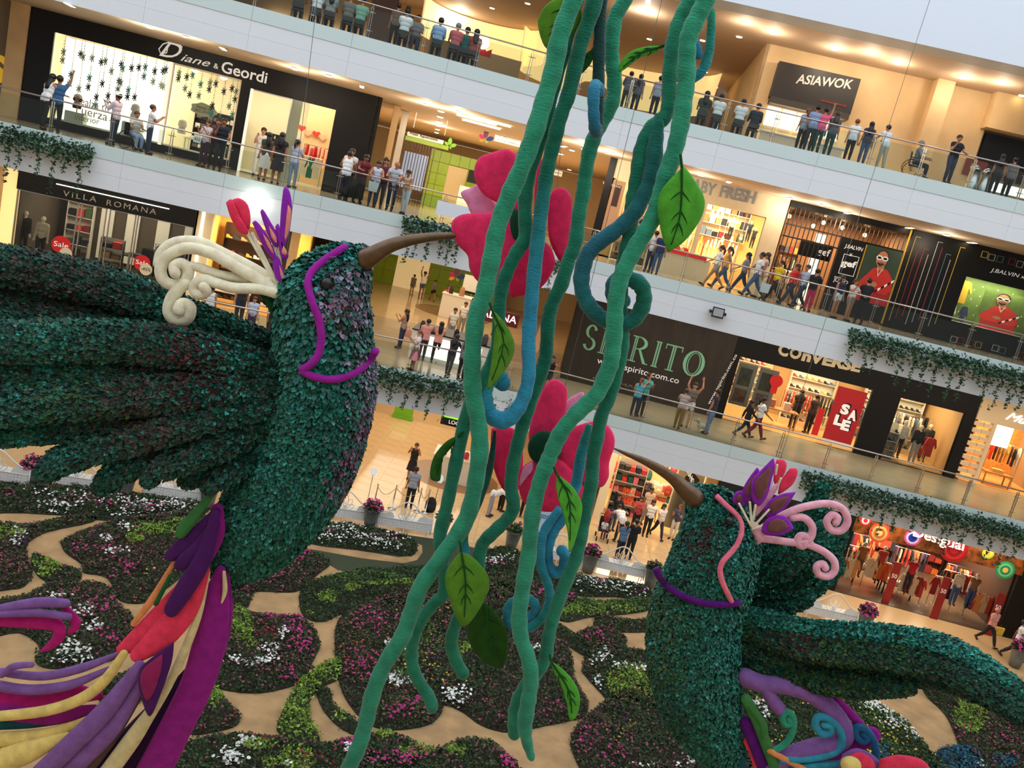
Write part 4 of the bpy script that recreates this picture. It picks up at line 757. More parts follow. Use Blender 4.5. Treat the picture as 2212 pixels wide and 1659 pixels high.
for i in range(16):
    s, z_ = 5.3 + (i % 8) * .43, 1.0 + (i // 8) * 1.15; cc_ = 8.9 if i % 8 < 5 else 7.0
    t = thing('backpack', '%s backpack in the bag shop, %s in its %s row' % (['red', 'navy', 'grey', 'pink', 'green', 'cream', 'brown'][i % 7], ORD[i % 8], 'lower' if i < 8 else 'upper'), 'backpack', f, (s, cc_, z_), 'backpacks on display'); k_ = cm(BAGC[i % 7])
    MB().tube([(s, cc_, z_), (s, cc_, z_ + .1), (s, cc_, z_ + .35), (s, cc_, z_ + .48), (s, cc_, z_ + .52)], [.12, .17, .17, .13, .04], 10, flat=.6, up=(0, 1, 0)).build('body', k_, t, smooth=True); MB().ball((s, cc_ - .1, z_ + .17), (.12, .06, .12), 8, 5).build('front_pocket', k_, t, smooth=True); MB().tube([(s - .05, cc_, z_ + .5), (s, cc_, z_ + .58), (s + .05, cc_, z_ + .5)], .012, 5).build('top_loop', BLACK, t)
shelf(f, 5.2, 8.7, 9.1, 0, .95, 2, 'low white shelf under the backpacks', SHELFM, 'box', BAGC, n=8); shelf(f, 5.2, 6.6, 5.4, 0, 2.6, 5, 'display stand of caps and bags at the left of the bag shop', SHELFM, 'box', BAGC, n=5, d=.5)
p = U(f, 1352, 1065, 4.2); q = thing('window_lettering', 'orange block lettering on the bag shop glass', 'sign', f, (p[0], 4.2, 1.2))
for i, (w_, u, v) in enumerate((('BACK', 1345, 1063), ('TO COOL', 1342, 1076), ('PACK', 1346, 1088))): textpx(w_, 'orange_text', mat('orange_print', (236, 90, 30), .5), q, f, u, v, u + 27, v + 7, 11, 4.2, ext=.01, bold=.03)
q = thing('portrait_poster', 'tall poster of a smiling model in a pale jacket in the bag shop window', 'poster', f, (8.3, 4.6, 0)); 
bx('print_ground', mat('poster_tan', (206, 176, 140), .6), 7.75, 8.95, 4.55, 4.58, .3, 3.6, q)
for nm, pts, k_ in (('print_jacket', [(.0, .1), (1.1, .1), (1.05, 1.3), (.8, 1.7), (.35, 1.7), (.05, 1.2)], (206, 190, 160)), ('print_neck', [(.45, 1.65), (.72, 1.65), (.7, 1.95), (.47, 1.95)], (170, 116, 84)), ('print_hair', [(.3, 1.9), (.3, 2.4), (.6, 2.65), (.95, 2.4), (.9, 1.9)], (70, 36, 26)), ('print_face', [(.42, 1.95), (.4, 2.2), (.58, 2.42), (.76, 2.2), (.72, 1.95), (.58, 1.85)], (180, 124, 90))):
    MB().prism([(7.8 + a, 4.54 - .003 * len(nm), .4 + b) for a, b in pts], (0, .003, 0)).build(nm, cm(k_), q)
# ================================================================ hanging sculptures
from mathutils.bvhtree import BVHTree
def felt(col, name=None): return mat(name or 'felt_%d_%d_%d' % col, col, .95, var=.2, vscale=7, bump=.5, bscale=70, sheen=.35, spec=.15)
def attr_felt():
    if 'velvet_vine' in MATS: return MATS['velvet_vine']
    m = attr_mat('velvet_vine', .9, .25, .15); nt = m.node_tree; b = nt.nodes['Principled BSDF']; a = [n for n in nt.nodes if n.type == 'ATTRIBUTE'][0]
    tc = nt.nodes.new('ShaderNodeTexCoord'); n = nt.nodes.new('ShaderNodeTexNoise'); n.inputs['Scale'].default_value = 5; n.inputs['Detail'].default_value = 5; nt.links.new(tc.outputs['Object'], n.inputs[0])
    mx = nt.nodes.new('ShaderNodeMix'); mx.data_type = 'RGBA'; mx.blend_type = 'MULTIPLY'; mx.inputs[0].default_value = .6; r = nt.nodes.new('ShaderNodeValToRGB'); r.color_ramp.elements[0].position = .35; r.color_ramp.elements[1].position = .6; r.color_ramp.elements[0].color = (.45, .5, .5, 1)
    nt.links.new(n.outputs[0], r.inputs[0]); nt.links.new(a.outputs[0], mx.inputs[6]); nt.links.new(r.outputs[0], mx.inputs[7]); nt.links.new(mx.outputs[2], b.inputs['Base Color'])
    n2 = nt.nodes.new('ShaderNodeTexNoise'); n2.inputs['Scale'].default_value = 14; mp = nt.nodes.new('ShaderNodeMapping'); mp.inputs['Scale'].default_value = (1, 1, 3.5); nt.links.new(tc.outputs['Object'], mp.inputs[0]); nt.links.new(mp.outputs[0], n2.inputs[0])
    bp = nt.nodes.new('ShaderNodeBump'); bp.inputs['Strength'].default_value = .5; bp.inputs['Distance'].default_value = .04; nt.links.new(n2.outputs[0], bp.inputs['Height']); nt.links.new(bp.outputs[0], b.inputs['Normal'])
    return m
def tint(ob, cols):
    a = ob.data.color_attributes.new('tint', 'FLOAT_COLOR', 'POINT'); c = np.ones((len(ob.data.vertices), 4), np.float32); c[:, :3] = cols; a.data.foreach_set('color', c.ravel())
def rod(rows, k=5, n=12, tip0=False, tip1=True):
    """rows of (u, v, D, r_px) -> (points, radii) with rounded ends"""
    P = smoothpath(rows, k); pts = [at(u, v, D) for u, v, D, r in P]; rad = [max(r, .4) * px(D) for u, v, D, r in P]
    def rnd(p, q, r):
        d = (p - q).normalized(); return [(p + d * r * s, r * w_) for s, w_ in ((.45, .88), (.8, .6), (.97, .24))]
    if tip1:
        for p, r in rnd(pts[-1], pts[-2], rad[-1]): pts.append(p); rad.append(r)
    if tip0:
        h = rnd(pts[0], pts[1], rad[0])[::-1]; pts = [p for p, r in h] + pts; rad = [r for p, r in h] + rad
    return pts, rad
def rodobj(name, rows, m, parent, k=5, n=12, flat=None, tip0=True, tip1=True):
    p, r = rod(rows, k, n, tip0, tip1); up = None if flat is None else (0, -1, .15)
    return MB().tube(p, r, n, flat, up=up).build(name, m, parent, smooth=True)
def pillow(name, out, D, th, m, parent, tilt=(0, 0), back=.6, k=4, lift=0.0):
    """padded felt shape: closed outline in pixels at distance D (tilt = change of D per 100 px along u, v), thickness th metres"""
    o = np.array(out, float); O = smoothpath(np.vstack([o, o[:1]]), k)[:-1]; c = O.mean(0); n = len(O); vs = []; fs = []
    dirv = Vector(-ray(*c)).normalized()
    def pt(u, v, h): return at(u, v, D + tilt[0] * (u - c[0]) / 100 + tilt[1] * (v - c[1]) / 100) + dirv * (h + lift)
    rings = [(1.0, 0), (.93, .55), (.75, .85), (.4, 1.0)]
    for s, h in rings: vs += [pt(*(c + (q - c) * s), h * th) for q in O]
    vs.append(pt(*c, th)); top = len(vs) - 1
    for s, h in rings[1:]: vs += [pt(*(c + (q - c) * s), -h * th * back) for q in O]
    vs.append(pt(*c, -th * back)); bot = len(vs) - 1
    def strip(a, b, flip=False):
        for i in range(n):
            j = (i + 1) % n; q = (a + i, a + j, b + j, b + i); fs.append(q[::-1] if flip else q)
    strip(0, n); strip(n, 2 * n); strip(2 * n, 3 * n); B = 4 * n + 1; strip(0, B, 1); strip(B, B + n, 1); strip(B + n, B + 2 * n, 1)
    for i in range(n): j = (i + 1) % n; fs.append((3 * n + i, 3 * n + j, top)); fs.append((B + 2 * n + j, B + 2 * n + i, bot))
    return MB().add(vs, fs).build(name, m, parent, smooth=True)

# ---------------------------------------------------------------- vines
T1, T2, B1, B2 = np.array(lin((46, 148, 112))), np.array(lin((22, 112, 86))), np.array(lin((46, 142, 174))), np.array(lin((30, 70, 66)))
def vine(label, rows, D, r, cols, leaves=(), group='hanging teal vines'):
    """rows: (u, v[, dD[, r]]); cols: list of (v, colour) along the path"""
    R_ = [(q[0], q[1], D + (q[2] if len(q) > 2 else 0), (q[3] if len(q) > 3 else r)) for q in rows]
    top = at(R_[0][0], R_[0][1], R_[0][2]); t = thing('vine', label, 'vine', 'W', tuple(top), group)
    pts, rad = rod(R_, 5, 14, False, True); N = len(pts)
    rad = [a * (1 + .05 * math.sin(i * 1.7) + .03 * math.sin(i * .61)) for i, a in enumerate(rad)]
    ob = MB().tube(pts, rad, 14).build('stem', attr_felt(), t, smooth=True)
    fr = np.linspace(0, 1, N); cc = np.array([[np.interp(x, [q[0] for q in cols], [q[1][i] for q in cols]) for i in range(3)] for x in fr]); tint(ob, np.repeat(cc, 14, 0))
    return t
G1 = [(0, T1), (1, T1 * .9)]; G2 = [(0, T2), (.5, T1 * .8), (1, T1)]
up = (1262, -60)
vA = vine('longest teal vine, front left strand ending bottom left of centre', [(1262, -70), (1238, 0), (1210, 76), (1195, 152), (1172, 228), (1149, 304), (1119, 380), (1101, 420), (1076, 487), (1061, 562), (1045, 638), (1028, 689), (1020, 780), (1022, 850), (1033, 912), (1036, 975), (1023, 1064), (1003, 1130), (954, 1203), (910, 1265), (886, 1328), (869, 1375), (830, 1437), (805, 1500), (790, 1562), (775, 1612), (752, 1662), (735, 1700)], 10.6, 19.5, G1)
vB = vine('teal vine winding behind the front left strand with an S shaped end', [(1268, -70), (1245, 0), (1225, 80), (1200, 170), (1180, 250), (1165, 304), (1142, 380), (1134, 436), (1134, 512), (1116, 545), (1101, 575), (1086, 613), (1078, 664), (1076, 740), (1058, 793), (1040, 828), (1012, 880), (988, 985), (968, 1080), (950, 1160), (958, 1225), (960, 1281), (938, 1303), (907, 1343), (891, 1390), (891, 1437), (903, 1468), (928, 1509), (933, 1528)], 11.0, 15, [(0, T1), (.35, T2), (1, T1 * .8)])
vC = vine('vine turning from dark teal to blue and hooking up in a U at its end', [(1300, -60, 0, 16), (1278, 25, 0, 17), (1253, 101), (1228, 203), (1210, 253), (1197, 304), (1185, 354), (1177, 398), (1165, 487), (1154, 588), (1147, 664), (1142, 740), (1142, 811), (1130, 861), (1109, 895, 0, 19), (1084, 908, .02, 20), (1060, 896, .06, 19), (1049, 868, .12, 17), (1050, 836, .2, 17), (1062, 818, .3, 18), (1078, 816, .36, 20), (1086, 828, .36, 18)], 10.85, 15.5, [(0, T2), (.3, T2), (.48, B1), (.72, B1), (.85, T2 * 1.1 + B1 * .3), (1, B1)])
vD = vine('dark strand with a flattened blue loop hanging at the top centre', [(1304, -70, .1), (1299, 0, .1), (1295, 76, .1), (1293, 165, .1), (1292, 240, .1), (1291, 275, .02), (1288, 286, -.15), (1284, 270, -.3), (1282, 230, -.36), (1283, 196, -.32), (1287, 184, -.2), (1294, 196, -.1)], 10.9, 12.5, [(0, B2), (.45, B2), (.6, B1 * .6), (.85, B1), (1, B1)])
vE = vine('wavy teal vine through the middle behind the pink flowers', [(1372, -60), (1349, 0), (1329, 38), (1322, 89), (1322, 127), (1327, 165), (1324, 215), (1306, 253), (1286, 291), (1273, 329), (1264, 380), (1261, 411), (1251, 461), (1243, 525), (1228, 563), (1213, 613), (1195, 651), (1185, 689), (1180, 760), (1175, 785), (1157, 836), (1139, 887), (1124, 937), (1109, 1000), (1104, 1051), (1109, 1089), (1101, 1114), (1071, 1145), (1046, 1170), (1036, 1195), (1030, 1240), (1010, 1300), (988, 1340), (975, 1384), (982, 1421), (1000, 1455)], 11.3, 15.5, [(0, T1), (.2, T1), (.5, T2), (1, T1 * .8)])
vF = vine('front right teal vine crossing the lower flower and ending in a point', [(1545, -70, 0, 19), (1524, 0, 0, 19), (1506, 38), (1489, 76), (1484, 114), (1482, 177), (1476, 228), (1468, 279), (1456, 329), (1438, 380), (1427, 420), (1415, 461), (1395, 499), (1372, 537), (1352, 575), (1337, 613), (1329, 664), (1327, 714), (1322, 770), (1314, 798), (1291, 849), (1266, 874), (1235, 904), (1210, 937), (1192, 975), (1182, 1000), (1167, 1039), (1154, 1089), (1147, 1140), (1141, 1203), (1130, 1265), (1122, 1328), (1125, 1375), (1141, 1422), (1147, 1468), (1141, 1515), (1134, 1562), (1138, 1600, 0, 14), (1148, 1636, 0, 9)], 10.5, 18.5, G1)
vG = vine('teal vine behind the front right strand with a blunt lower end', [(1510, -60), (1489, 0), (1471, 38), (1455, 90), (1446, 165), (1446, 215), (1435, 253), (1405, 279), (1387, 316), (1380, 354), (1372, 405), (1366, 440), (1363, 480), (1360, 512), (1347, 562), (1340, 640), (1342, 700), (1344, 740), (1337, 785), (1319, 849), (1299, 899), (1289, 950), (1281, 988), (1278, 1039), (1268, 1089), (1258, 1140), (1245, 1203), (1219, 1265), (1197, 1328), (1185, 1375), (1178, 1422), (1160, 1453), (1134, 1482), (1117, 1515), (1110, 1560), (1111, 1585)], 10.8, 15.5, [(0, T1), (.2, T2), (.6, T2), (1, T1 * .85)])
vH = vine('thick teal vine ending in the big blue green spiral at centre right', [(1424, 246, 0, 8), (1421, 270, 0, 13), (1415, 310), (1408, 370), (1390, 423), (1362, 469), (1324, 502), (1289, 527), (1266, 557), (1256, 600), (1261, 638), (1279, 669), (1304, 689), (1337, 700), (1367, 692), (1387, 664), (1391, 635), (1380, 612), (1354, 602, .08), (1330, 608, .12), (1324, 630, .16), (1330, 648, .18), (1345, 650, .2)], 10.75, 17.5, [(0, T2), (.3, B2 * .5 + B1 * .35), (.7, T2), (1, B1 * .6)])
vI = vine('blue vine curling into a small hook above the lower garden', [(1273, 917, .1, 6), (1264, 950, .1, 11), (1254, 988, .08), (1246, 1039, .06), (1232, 1085), (1214, 1122), (1196, 1148), (1184, 1180), (1185, 1218), (1199, 1238), (1215, 1228), (1221, 1203, -.04, 13), (1214, 1190, -.06, 14)], 11.2, 12.5, [(0, T2), (.35, B1), (1, B1)])
vJ = vine('slim blue vine ending in a round spiral above the garden', [(1210, 1098, .05, 9), (1180, 1140, .05), (1169, 1171), (1168, 1218), (1184, 1265), (1187, 1296), (1175, 1328), (1150, 1352), (1120, 1361), (1099, 1343), (1097, 1314), (1117, 1296), (1142, 1294), (1157, 1309, .03), (1152, 1326, .05), (1136, 1334, .06)], 11.1, 11, [(0, B1), (.4, T2 + B1 * .3), (1, B1 * .9)])
vK = vine('thin dark green shoot with a blue bulb left of the lower flower', [(1069, 930, 0, 3), (1066, 960, 0, 6), (1060, 1000), (1050, 1042), (1033, 1089), (1015, 1130), (1004, 1160), (1003, 1185, 0, 12), (1003, 1196, 0, 14)], 11.2, 8, [(0, B2 * .6), (.7, T2), (.9, B1), (1, B1)])
vL = vine('blue tendril looping behind the upper right vines', [(1537, 20, 0, 8), (1536, 70, 0, 9), (1530, 120), (1515, 155), (1490, 172), (1464, 165), (1448, 138), (1444, 108), (1456, 82), (1478, 76), (1500, 92), (1508, 118)], 10.9, 10, [(0, T1), (.4, B1 * .8), (1, B1)])
# ---------------------------------------------------------------- felt leaves on the vines
LG, LG2, LD = felt((78, 156, 44), 'leaf_green'), felt((84, 132, 34), 'leaf_olive'), felt((24, 78, 22), 'leaf_vein_green')
def feltleaf(parent, out, rib, D, m=LG, th=.035, tilt=(0, 0), stalk=None, veins=True):
    lf = pillow('leaf', out, D, th, m, parent, tilt)
    if veins:
        c = np.mean(out, 0); R_ = smoothpath(rib, 4); hv = [at(u, v, D + tilt[0] * (u - c[0]) / 100 + tilt[1] * (v - c[1]) / 100 - th * 1.05) for u, v in R_]
        def sub(pts, r): 
            ob = MB().tube(pts, r, 6).build('vein', LD, parent, smooth=True); ob.parent = lf
        sub(hv[:-1], [.016 * (1 - .7 * i / len(hv)) for i in range(len(hv) - 1)])
        L = len(R_); ax = R_[-1] - R_[0]; nrm = np.array([-ax[1], ax[0]]) / np.hypot(*ax); wd = max(abs((np.array(out) - c) @ nrm))
        for fr_ in (.28, .5, .7):
            for sg in (-1, 1):
                a = R_[int(fr_ * (L - 1))]; b = a + ax * .16 + nrm * sg * wd * .55 * (1.15 - fr_); P_ = [a, (a + b) / 2 + nrm * sg * 2, b]
                sub([at(u, v, D + tilt[0] * (u - c[0]) / 100 + tilt[1] * (v - c[1]) / 100 - th * k_) for (u, v), k_ in zip(P_, (1.05, .95, .75))], [.011, .009, .004])
    if stalk: rodobj('leaf_stalk', [(*stalk[0], D, 3), (*stalk[1], D, 3)], LD, parent, 2, 6)
feltleaf(vA, [(1204, -6), (1180, 10), (1164, 36), (1163, 62), (1176, 100), (1196, 106), (1228, 88), (1250, 55), (1256, 25), (1240, 0)], [(1220, -4), (1205, 50), (1186, 104)], 10.95, LG2)
feltleaf(vC, [(1283, 104), (1262, 118), (1246, 142), (1240, 168), (1256, 160), (1276, 138), (1282, 120)], [(1282, 104), (1262, 135), (1241, 166)], 11.0, felt((30, 76, 26), 'leaf_dark'), .03)
feltleaf(vE, [(1428, 99), (1400, 100), (1368, 108), (1346, 126), (1336, 146), (1338, 156), (1352, 148), (1384, 124), (1420, 112)], [(1427, 102), (1385, 114), (1338, 152)], 11.0, LG, .03, (.3, 0), ((1426, 101), (1446, 95)))
feltleaf(vF, [(1474, 361), (1460, 375), (1440, 395), (1424, 420), (1420, 450), (1428, 500), (1441, 541), (1452, 540), (1480, 520), (1510, 480), (1522, 448), (1519, 420), (1498, 385), (1482, 364)], [(1473, 362), (1472, 430), (1466, 480), (1446, 540)], 10.35, LG, .04, (.15, 0), ((1473, 362), (1470, 335)))
feltleaf(vB, [(1062, 668), (1068, 700), (1066, 740), (1060, 790), (1053, 838), (1062, 836), (1086, 808), (1106, 775), (1112, 745), (1100, 712), (1080, 685)], [(1062, 668), (1088, 740), (1056, 838)], 10.45, LG2, .03, (.4, 0), ((1062, 668), (1058, 655)))
feltleaf(vB, [(992, 940), (972, 948), (955, 962), (938, 985), (930, 1010), (930, 1034), (946, 1040), (952, 1032), (952, 1002), (962, 978), (990, 950)], [(991, 942), (955, 985), (941, 1038)], 10.9, felt((44, 92, 28), 'leaf_dark2'), .03, (.3, 0), ((990, 942), (1000, 934)))
feltleaf(vF, [(1203, 1024), (1201, 1050), (1206, 1078), (1216, 1110), (1226, 1150), (1229, 1192), (1238, 1182), (1248, 1150), (1257, 1110), (1256, 1084), (1240, 1055), (1220, 1036)], [(1204, 1026), (1230, 1080), (1231, 1188)], 10.3, LG, .03, (.4, 0), ((1203, 1025), (1197, 1010)))
feltleaf(vA, [(996, 1192), (980, 1208), (964, 1235), (962, 1262), (972, 1300), (988, 1340), (1002, 1354), (1020, 1340), (1042, 1305), (1056, 1272), (1055, 1245), (1038, 1220), (1016, 1200)], [(997, 1193), (1006, 1260), (1002, 1350)], 10.4, LG2, .04, (.15, 0), ((997, 1193), (993, 1170)))
feltleaf(vE, [(1046, 1301), (1028, 1322), (1012, 1345), (1010, 1372), (1022, 1405), (1048, 1432), (1078, 1444), (1090, 1436), (1096, 1410), (1096, 1375), (1086, 1345), (1066, 1318)], [(1047, 1303), (1060, 1370), (1084, 1440)], 10.9, felt((36, 76, 18), 'leaf_dark3'), .04, (-.1, 0))
feltleaf(vG, [(1190, 1428), (1196, 1450), (1212, 1480), (1224, 1520), (1231, 1556), (1244, 1550), (1252, 1525), (1252, 1500), (1238, 1470), (1212, 1442)], [(1191, 1430), (1228, 1490), (1236, 1552)], 10.5, LG, .03, (.3, 0), ((1190, 1428), (1188, 1415)))
# ---------------------------------------------------------------- pink flowers
PK, PK2, PL, DG_ = felt((240, 50, 100), 'petal_pink'), felt((216, 34, 82), 'petal_deep_pink'), felt((240, 150, 190), 'petal_pale'), felt((20, 66, 44), 'flower_eye')
D1 = 11.75
fl = thing('felt_flower', 'hot pink felt flower at the upper bird beak behind the vines', 'flower', 'W', tuple(at(1120, 490, D1)), 'giant pink felt flowers')
def petal(out, m, dD, th=.07, tilt=(0, 0), D=D1, p=fl): pillow('petal', out, D + dD, th, m, p, tilt)
petal([(1112, 330), (1095, 322), (1060, 330), (1036, 340), (1025, 362), (1027, 392), (1045, 420), (1078, 442), (1100, 470), (1125, 470), (1140, 420), (1142, 370)], PK, .05)
petal([(1075, 445), (1040, 400), (1016, 406), (995, 417), (1008, 440), (1022, 466), (1060, 475)], PL, .2, .05)
petal([(1118, 470), (1085, 462), (1040, 460), (1000, 463), (978, 476), (976, 500), (988, 528), (1010, 552), (1014, 580), (1030, 606), (1052, 616), (1085, 600), (1110, 550), (1122, 510)], PK, -.08, .08)
petal([(1118, 500), (1100, 540), (1098, 590), (1102, 638), (1120, 640), (1155, 630), (1180, 610), (1196, 580), (1199, 560), (1186, 530), (1150, 505)], PK2, 0, .08)
petal([(1222, 407), (1204, 406), (1190, 420), (1184, 460), (1185, 510), (1200, 550), (1216, 567), (1226, 540), (1234, 470), (1235, 430)], PK2, .1, .07, (.5, 0)); petal([(1165, 345), (1158, 380), (1154, 430), (1158, 470), (1176, 460), (1180, 400), (1174, 350)], PK2, .15, .06)
pillow('flower_eye', [(1110, 450), (1132, 458), (1142, 485), (1134, 512), (1112, 520), (1100, 495), (1102, 466)], D1 - .1, .07, DG_, fl)
D2 = 11.9
fl2 = thing('felt_flower', 'hot pink felt flower with dark green centre at the lower bird beak', 'flower', 'W', tuple(at(1180, 970, D2)), 'giant pink felt flowers')
def petal2(out, m, dD, th=.07, tilt=(0, 0)): pillow('petal', out, D2 + dD, th, m, fl2, tilt)
petal2([(1208, 821), (1192, 820), (1178, 832), (1164, 860), (1150, 900), (1142, 940), (1150, 965), (1180, 970), (1206, 950), (1216, 910), (1224, 870), (1224, 838)], PK, 0, .08); petal2([(1258, 846), (1230, 860), (1216, 880), (1212, 915), (1216, 945), (1236, 930), (1252, 890), (1262, 855)], PL, .12, .05)
petal2([(1196, 960), (1225, 930), (1260, 915), (1290, 910), (1312, 918), (1326, 940), (1327, 965), (1316, 1000), (1315, 1030), (1300, 1052), (1270, 1048), (1230, 1020), (1205, 995)], PK, -.03, .08); petal2([(1062, 925), (1060, 960), (1066, 1010), (1085, 1055), (1110, 1070), (1126, 1040), (1130, 980), (1120, 935), (1090, 920)], PK2, .15, .07, (.6, 0))
petal2([(1160, 990), (1128, 1010), (1120, 1045), (1128, 1080), (1150, 1100), (1190, 1106), (1230, 1098), (1256, 1085), (1264, 1060), (1240, 1020), (1205, 990)], PK, -.08, .08); petal2([(1124, 1030), (1132, 1010), (1150, 998), (1150, 1015), (1134, 1036), (1122, 1050)], PL, -.16, .03)
pillow('flower_eye', [(1177 + 37 * math.cos(a), 968 + 38 * math.sin(a)) for a in np.linspace(0, 6.28, 14, endpoint=False)], D2 - .16, .1, DG_, fl2)

# ---------------------------------------------------------------- leafy birds
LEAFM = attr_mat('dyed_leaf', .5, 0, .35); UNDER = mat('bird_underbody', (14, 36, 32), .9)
_LEAF = np.array([(0, 0, 0), (-.34, .22, .08), (-.42, .5, .1), (0, 1, -.02), (.42, .5, .1), (.34, .22, .08)])
def leafcover(parent, surf, n, size, colfn, flow, name='leaf_cover', lift=(.25, .95), cull=True):
    """thousands of small leaves planted on a surface; returns the joined object"""
    v = np.array([tuple(p) for p in surf.v]); tri = []
    for q in surf.f:
        for i in range(1, len(q) - 1): tri.append((q[0], q[i], q[i + 1]))
    tri = np.array(tri); A, B_, C_ = v[tri[:, 0]], v[tri[:, 1]], v[tri[:, 2]]; N = np.cross(B_ - A, C_ - A); ar = np.linalg.norm(N, axis=1) / 2; N /= (2 * ar[:, None] + 1e-9)
    if cull:
        vd = A - EYE; vd /= np.linalg.norm(vd, axis=1)[:, None]; ar = np.where((N * vd).sum(1) < .35, ar, 0)
    idx = RNG.choice(len(tri), n, p=ar / ar.sum()); r1, r2 = RNG.random(n), RNG.random(n); s = np.sqrt(r1); P = A[idx] * (1 - s)[:, None] + B_[idx] * (s * (1 - r2))[:, None] + C_[idx] * (s * r2)[:, None]; nn = N[idx]
    fl_ = np.asarray(flow(P) if callable(flow) else np.broadcast_to(flow, P.shape), float) + RNG.normal(0, .55, (n, 3)); t = fl_ - nn * (fl_ * nn).sum(1)[:, None]; t /= np.linalg.norm(t, axis=1)[:, None] + 1e-9
    ang = RNG.uniform(*lift, n); y = t * np.cos(ang)[:, None] + nn * np.sin(ang)[:, None]; z = -t * np.sin(ang)[:, None] + nn * np.cos(ang)[:, None]; rl = RNG.normal(0, .35, n); x = np.cross(y, z); x2 = x * np.cos(rl)[:, None] + z * np.sin(rl)[:, None]; z2_ = np.cross(x2, y)
    sz = size * RNG.uniform(.75, 1.25, n); L = _LEAF
    V = P[:, None, :] + sz[:, None, None] * (L[None, :, 0:1] * x2[:, None, :] + L[None, :, 1:2] * y[:, None, :] + L[None, :, 2:3] * z2_[:, None, :])
    col = colfn(P, n); base = np.arange(n)[:, None] * 6; F = np.stack([base + [0, 3, 2, 1], base + [0, 5, 4, 3]], 1).reshape(-1, 4)
    o = BASE[parent.name][1]; me = bpy.data.meshes.new(name); me.from_pydata((V.reshape(-1, 3) - np.array(o)).tolist(), [], F.tolist()); me.materials.append(LEAFM)
    ob = bpy.data.objects.new(name, me); COL.objects.link(ob); ob.parent = parent; ob['kind'] = 'stuff'; BASE[ob.name] = BASE[parent.name]; tint(ob, np.repeat(col, 6, 0)); return ob
def palette(cols, wts): 
    C_ = np.array([lin(c) for c in cols]); w_ = np.array(wts) / sum(wts)
    def fn(P, n): return C_[RNG.choice(len(C_), n, p=w_)] * RNG.uniform(.55, 1.4, (n, 1))
    return fn
def patched(base, patches):
    """patches: (u, v, D, radius_px, palette, strength)"""
    def fn(P, n):
        c = base(P, n); w = P - EYE; zz = w @ FW; uu, vv = CX + FPX * (w @ IX) / zz, CY + FPX * (w @ IY) / zz
        for u, v, D, r, f_, k in patches:
            d = np.hypot(uu - u, vv - v) / r; hit = RNG.random(n) < k * np.exp(-d ** 2 * 1.2); c2 = f_(P, n); c = np.where(hit[:, None], c2, c)
        return c
    return fn
TEAL = palette([(22, 100, 80), (32, 118, 96), (64, 150, 134), (16, 66, 54), (36, 92, 60), (44, 128, 120)], [5, 4, 1.6, 4, 3, 1]); DTEAL = palette([(22, 76, 58), (30, 94, 74), (16, 48, 38), (44, 58, 38), (40, 108, 92), (58, 60, 44)], [5, 3, 4, 2.5, 1, 1.5]); BROWN = palette([(62, 54, 46), (80, 62, 54), (48, 58, 46), (96, 60, 58)], [4, 3, 3, 1]); LILAC = palette([(150, 140, 160), (120, 112, 124), (176, 130, 160), (96, 90, 96)], [4, 4, 2, 3]); MAUVE = palette([(130, 84, 110), (150, 96, 130), (96, 70, 84)], [3, 2, 3]); MAROON = palette([(80, 34, 34), (64, 44, 40), (96, 42, 44)], [3, 3, 2]); AQUA = palette([(46, 142, 126), (66, 164, 150), (32, 114, 108)], [3, 2, 2]); MOSS = palette([(60, 90, 40), (46, 76, 44), (80, 100, 50)], [3, 3, 1])
NF = [0]
def feather(bird, rows, flat, colfn, dens, size, root, name='feather'):
    NF[0] += 1; dd = (.1, -.12)[NF[0] % 2]; rows = [(u, v, D + dd * min(1, i), r) for i, (u, v, D, r) in enumerate(rows)]
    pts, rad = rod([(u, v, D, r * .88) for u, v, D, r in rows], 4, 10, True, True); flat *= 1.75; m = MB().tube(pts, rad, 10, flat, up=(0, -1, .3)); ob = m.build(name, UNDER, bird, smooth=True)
    ln = sum((pts[i + 1] - pts[i]).length for i in range(len(pts) - 1)); n = int(ln * max(rad) * 4.2 * dens); d = np.array(pts[-3] - pts[2]); d /= np.linalg.norm(d)
    lc = leafcover(bird, m, n, size, colfn, d * 1.2 + np.array([0, 0, -.5])); lc.parent = ob; return ob
bird = thing('leaf_bird', 'huge leaf covered hummingbird at left with cream head curls and magenta bands', 'bird sculpture', 'W', tuple(at(690, 900, 11.7)))
body_rows = [(792, 548, 11.45, 14), (775, 560, 11.45, 34), (745, 585, 11.5, 66), (705, 640, 11.55, 98), (697, 705, 11.6, 102), (700, 770, 11.6, 106), (700, 830, 11.65, 112), (682, 900, 11.7, 118), (655, 980, 11.75, 122), (615, 1060, 11.8, 118), (565, 1135, 11.85, 104), (520, 1195, 11.9, 76), (500, 1228, 11.95, 45)]
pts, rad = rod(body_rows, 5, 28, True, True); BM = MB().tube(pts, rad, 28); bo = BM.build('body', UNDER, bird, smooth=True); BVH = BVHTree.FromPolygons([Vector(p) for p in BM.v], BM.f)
colfn = patched(TEAL, [(765, 590, 10.9, 45, LILAC, .7), (740, 650, 10.9, 45, LILAC, .9), (760, 680, 10.9, 45, LILAC, .8), (735, 690, 10.9, 30, BROWN, .8), (700, 640, 10.9, 20, MAROON, .5), (800, 790, 11.2, 40, LILAC, .9), (800, 870, 11.2, 40, LILAC, .9), (790, 930, 11.2, 36, MAUVE, .9), (760, 1000, 11.3, 40, MAUVE, .8), (730, 1060, 11.3, 32, MAUVE, .6), (640, 560, 10.9, 50, AQUA, .5), (760, 545, 11.0, 40, AQUA, .5)])
leafcover(bo, BM, 19000, .07, colfn, (-.3, 0, -1.0))
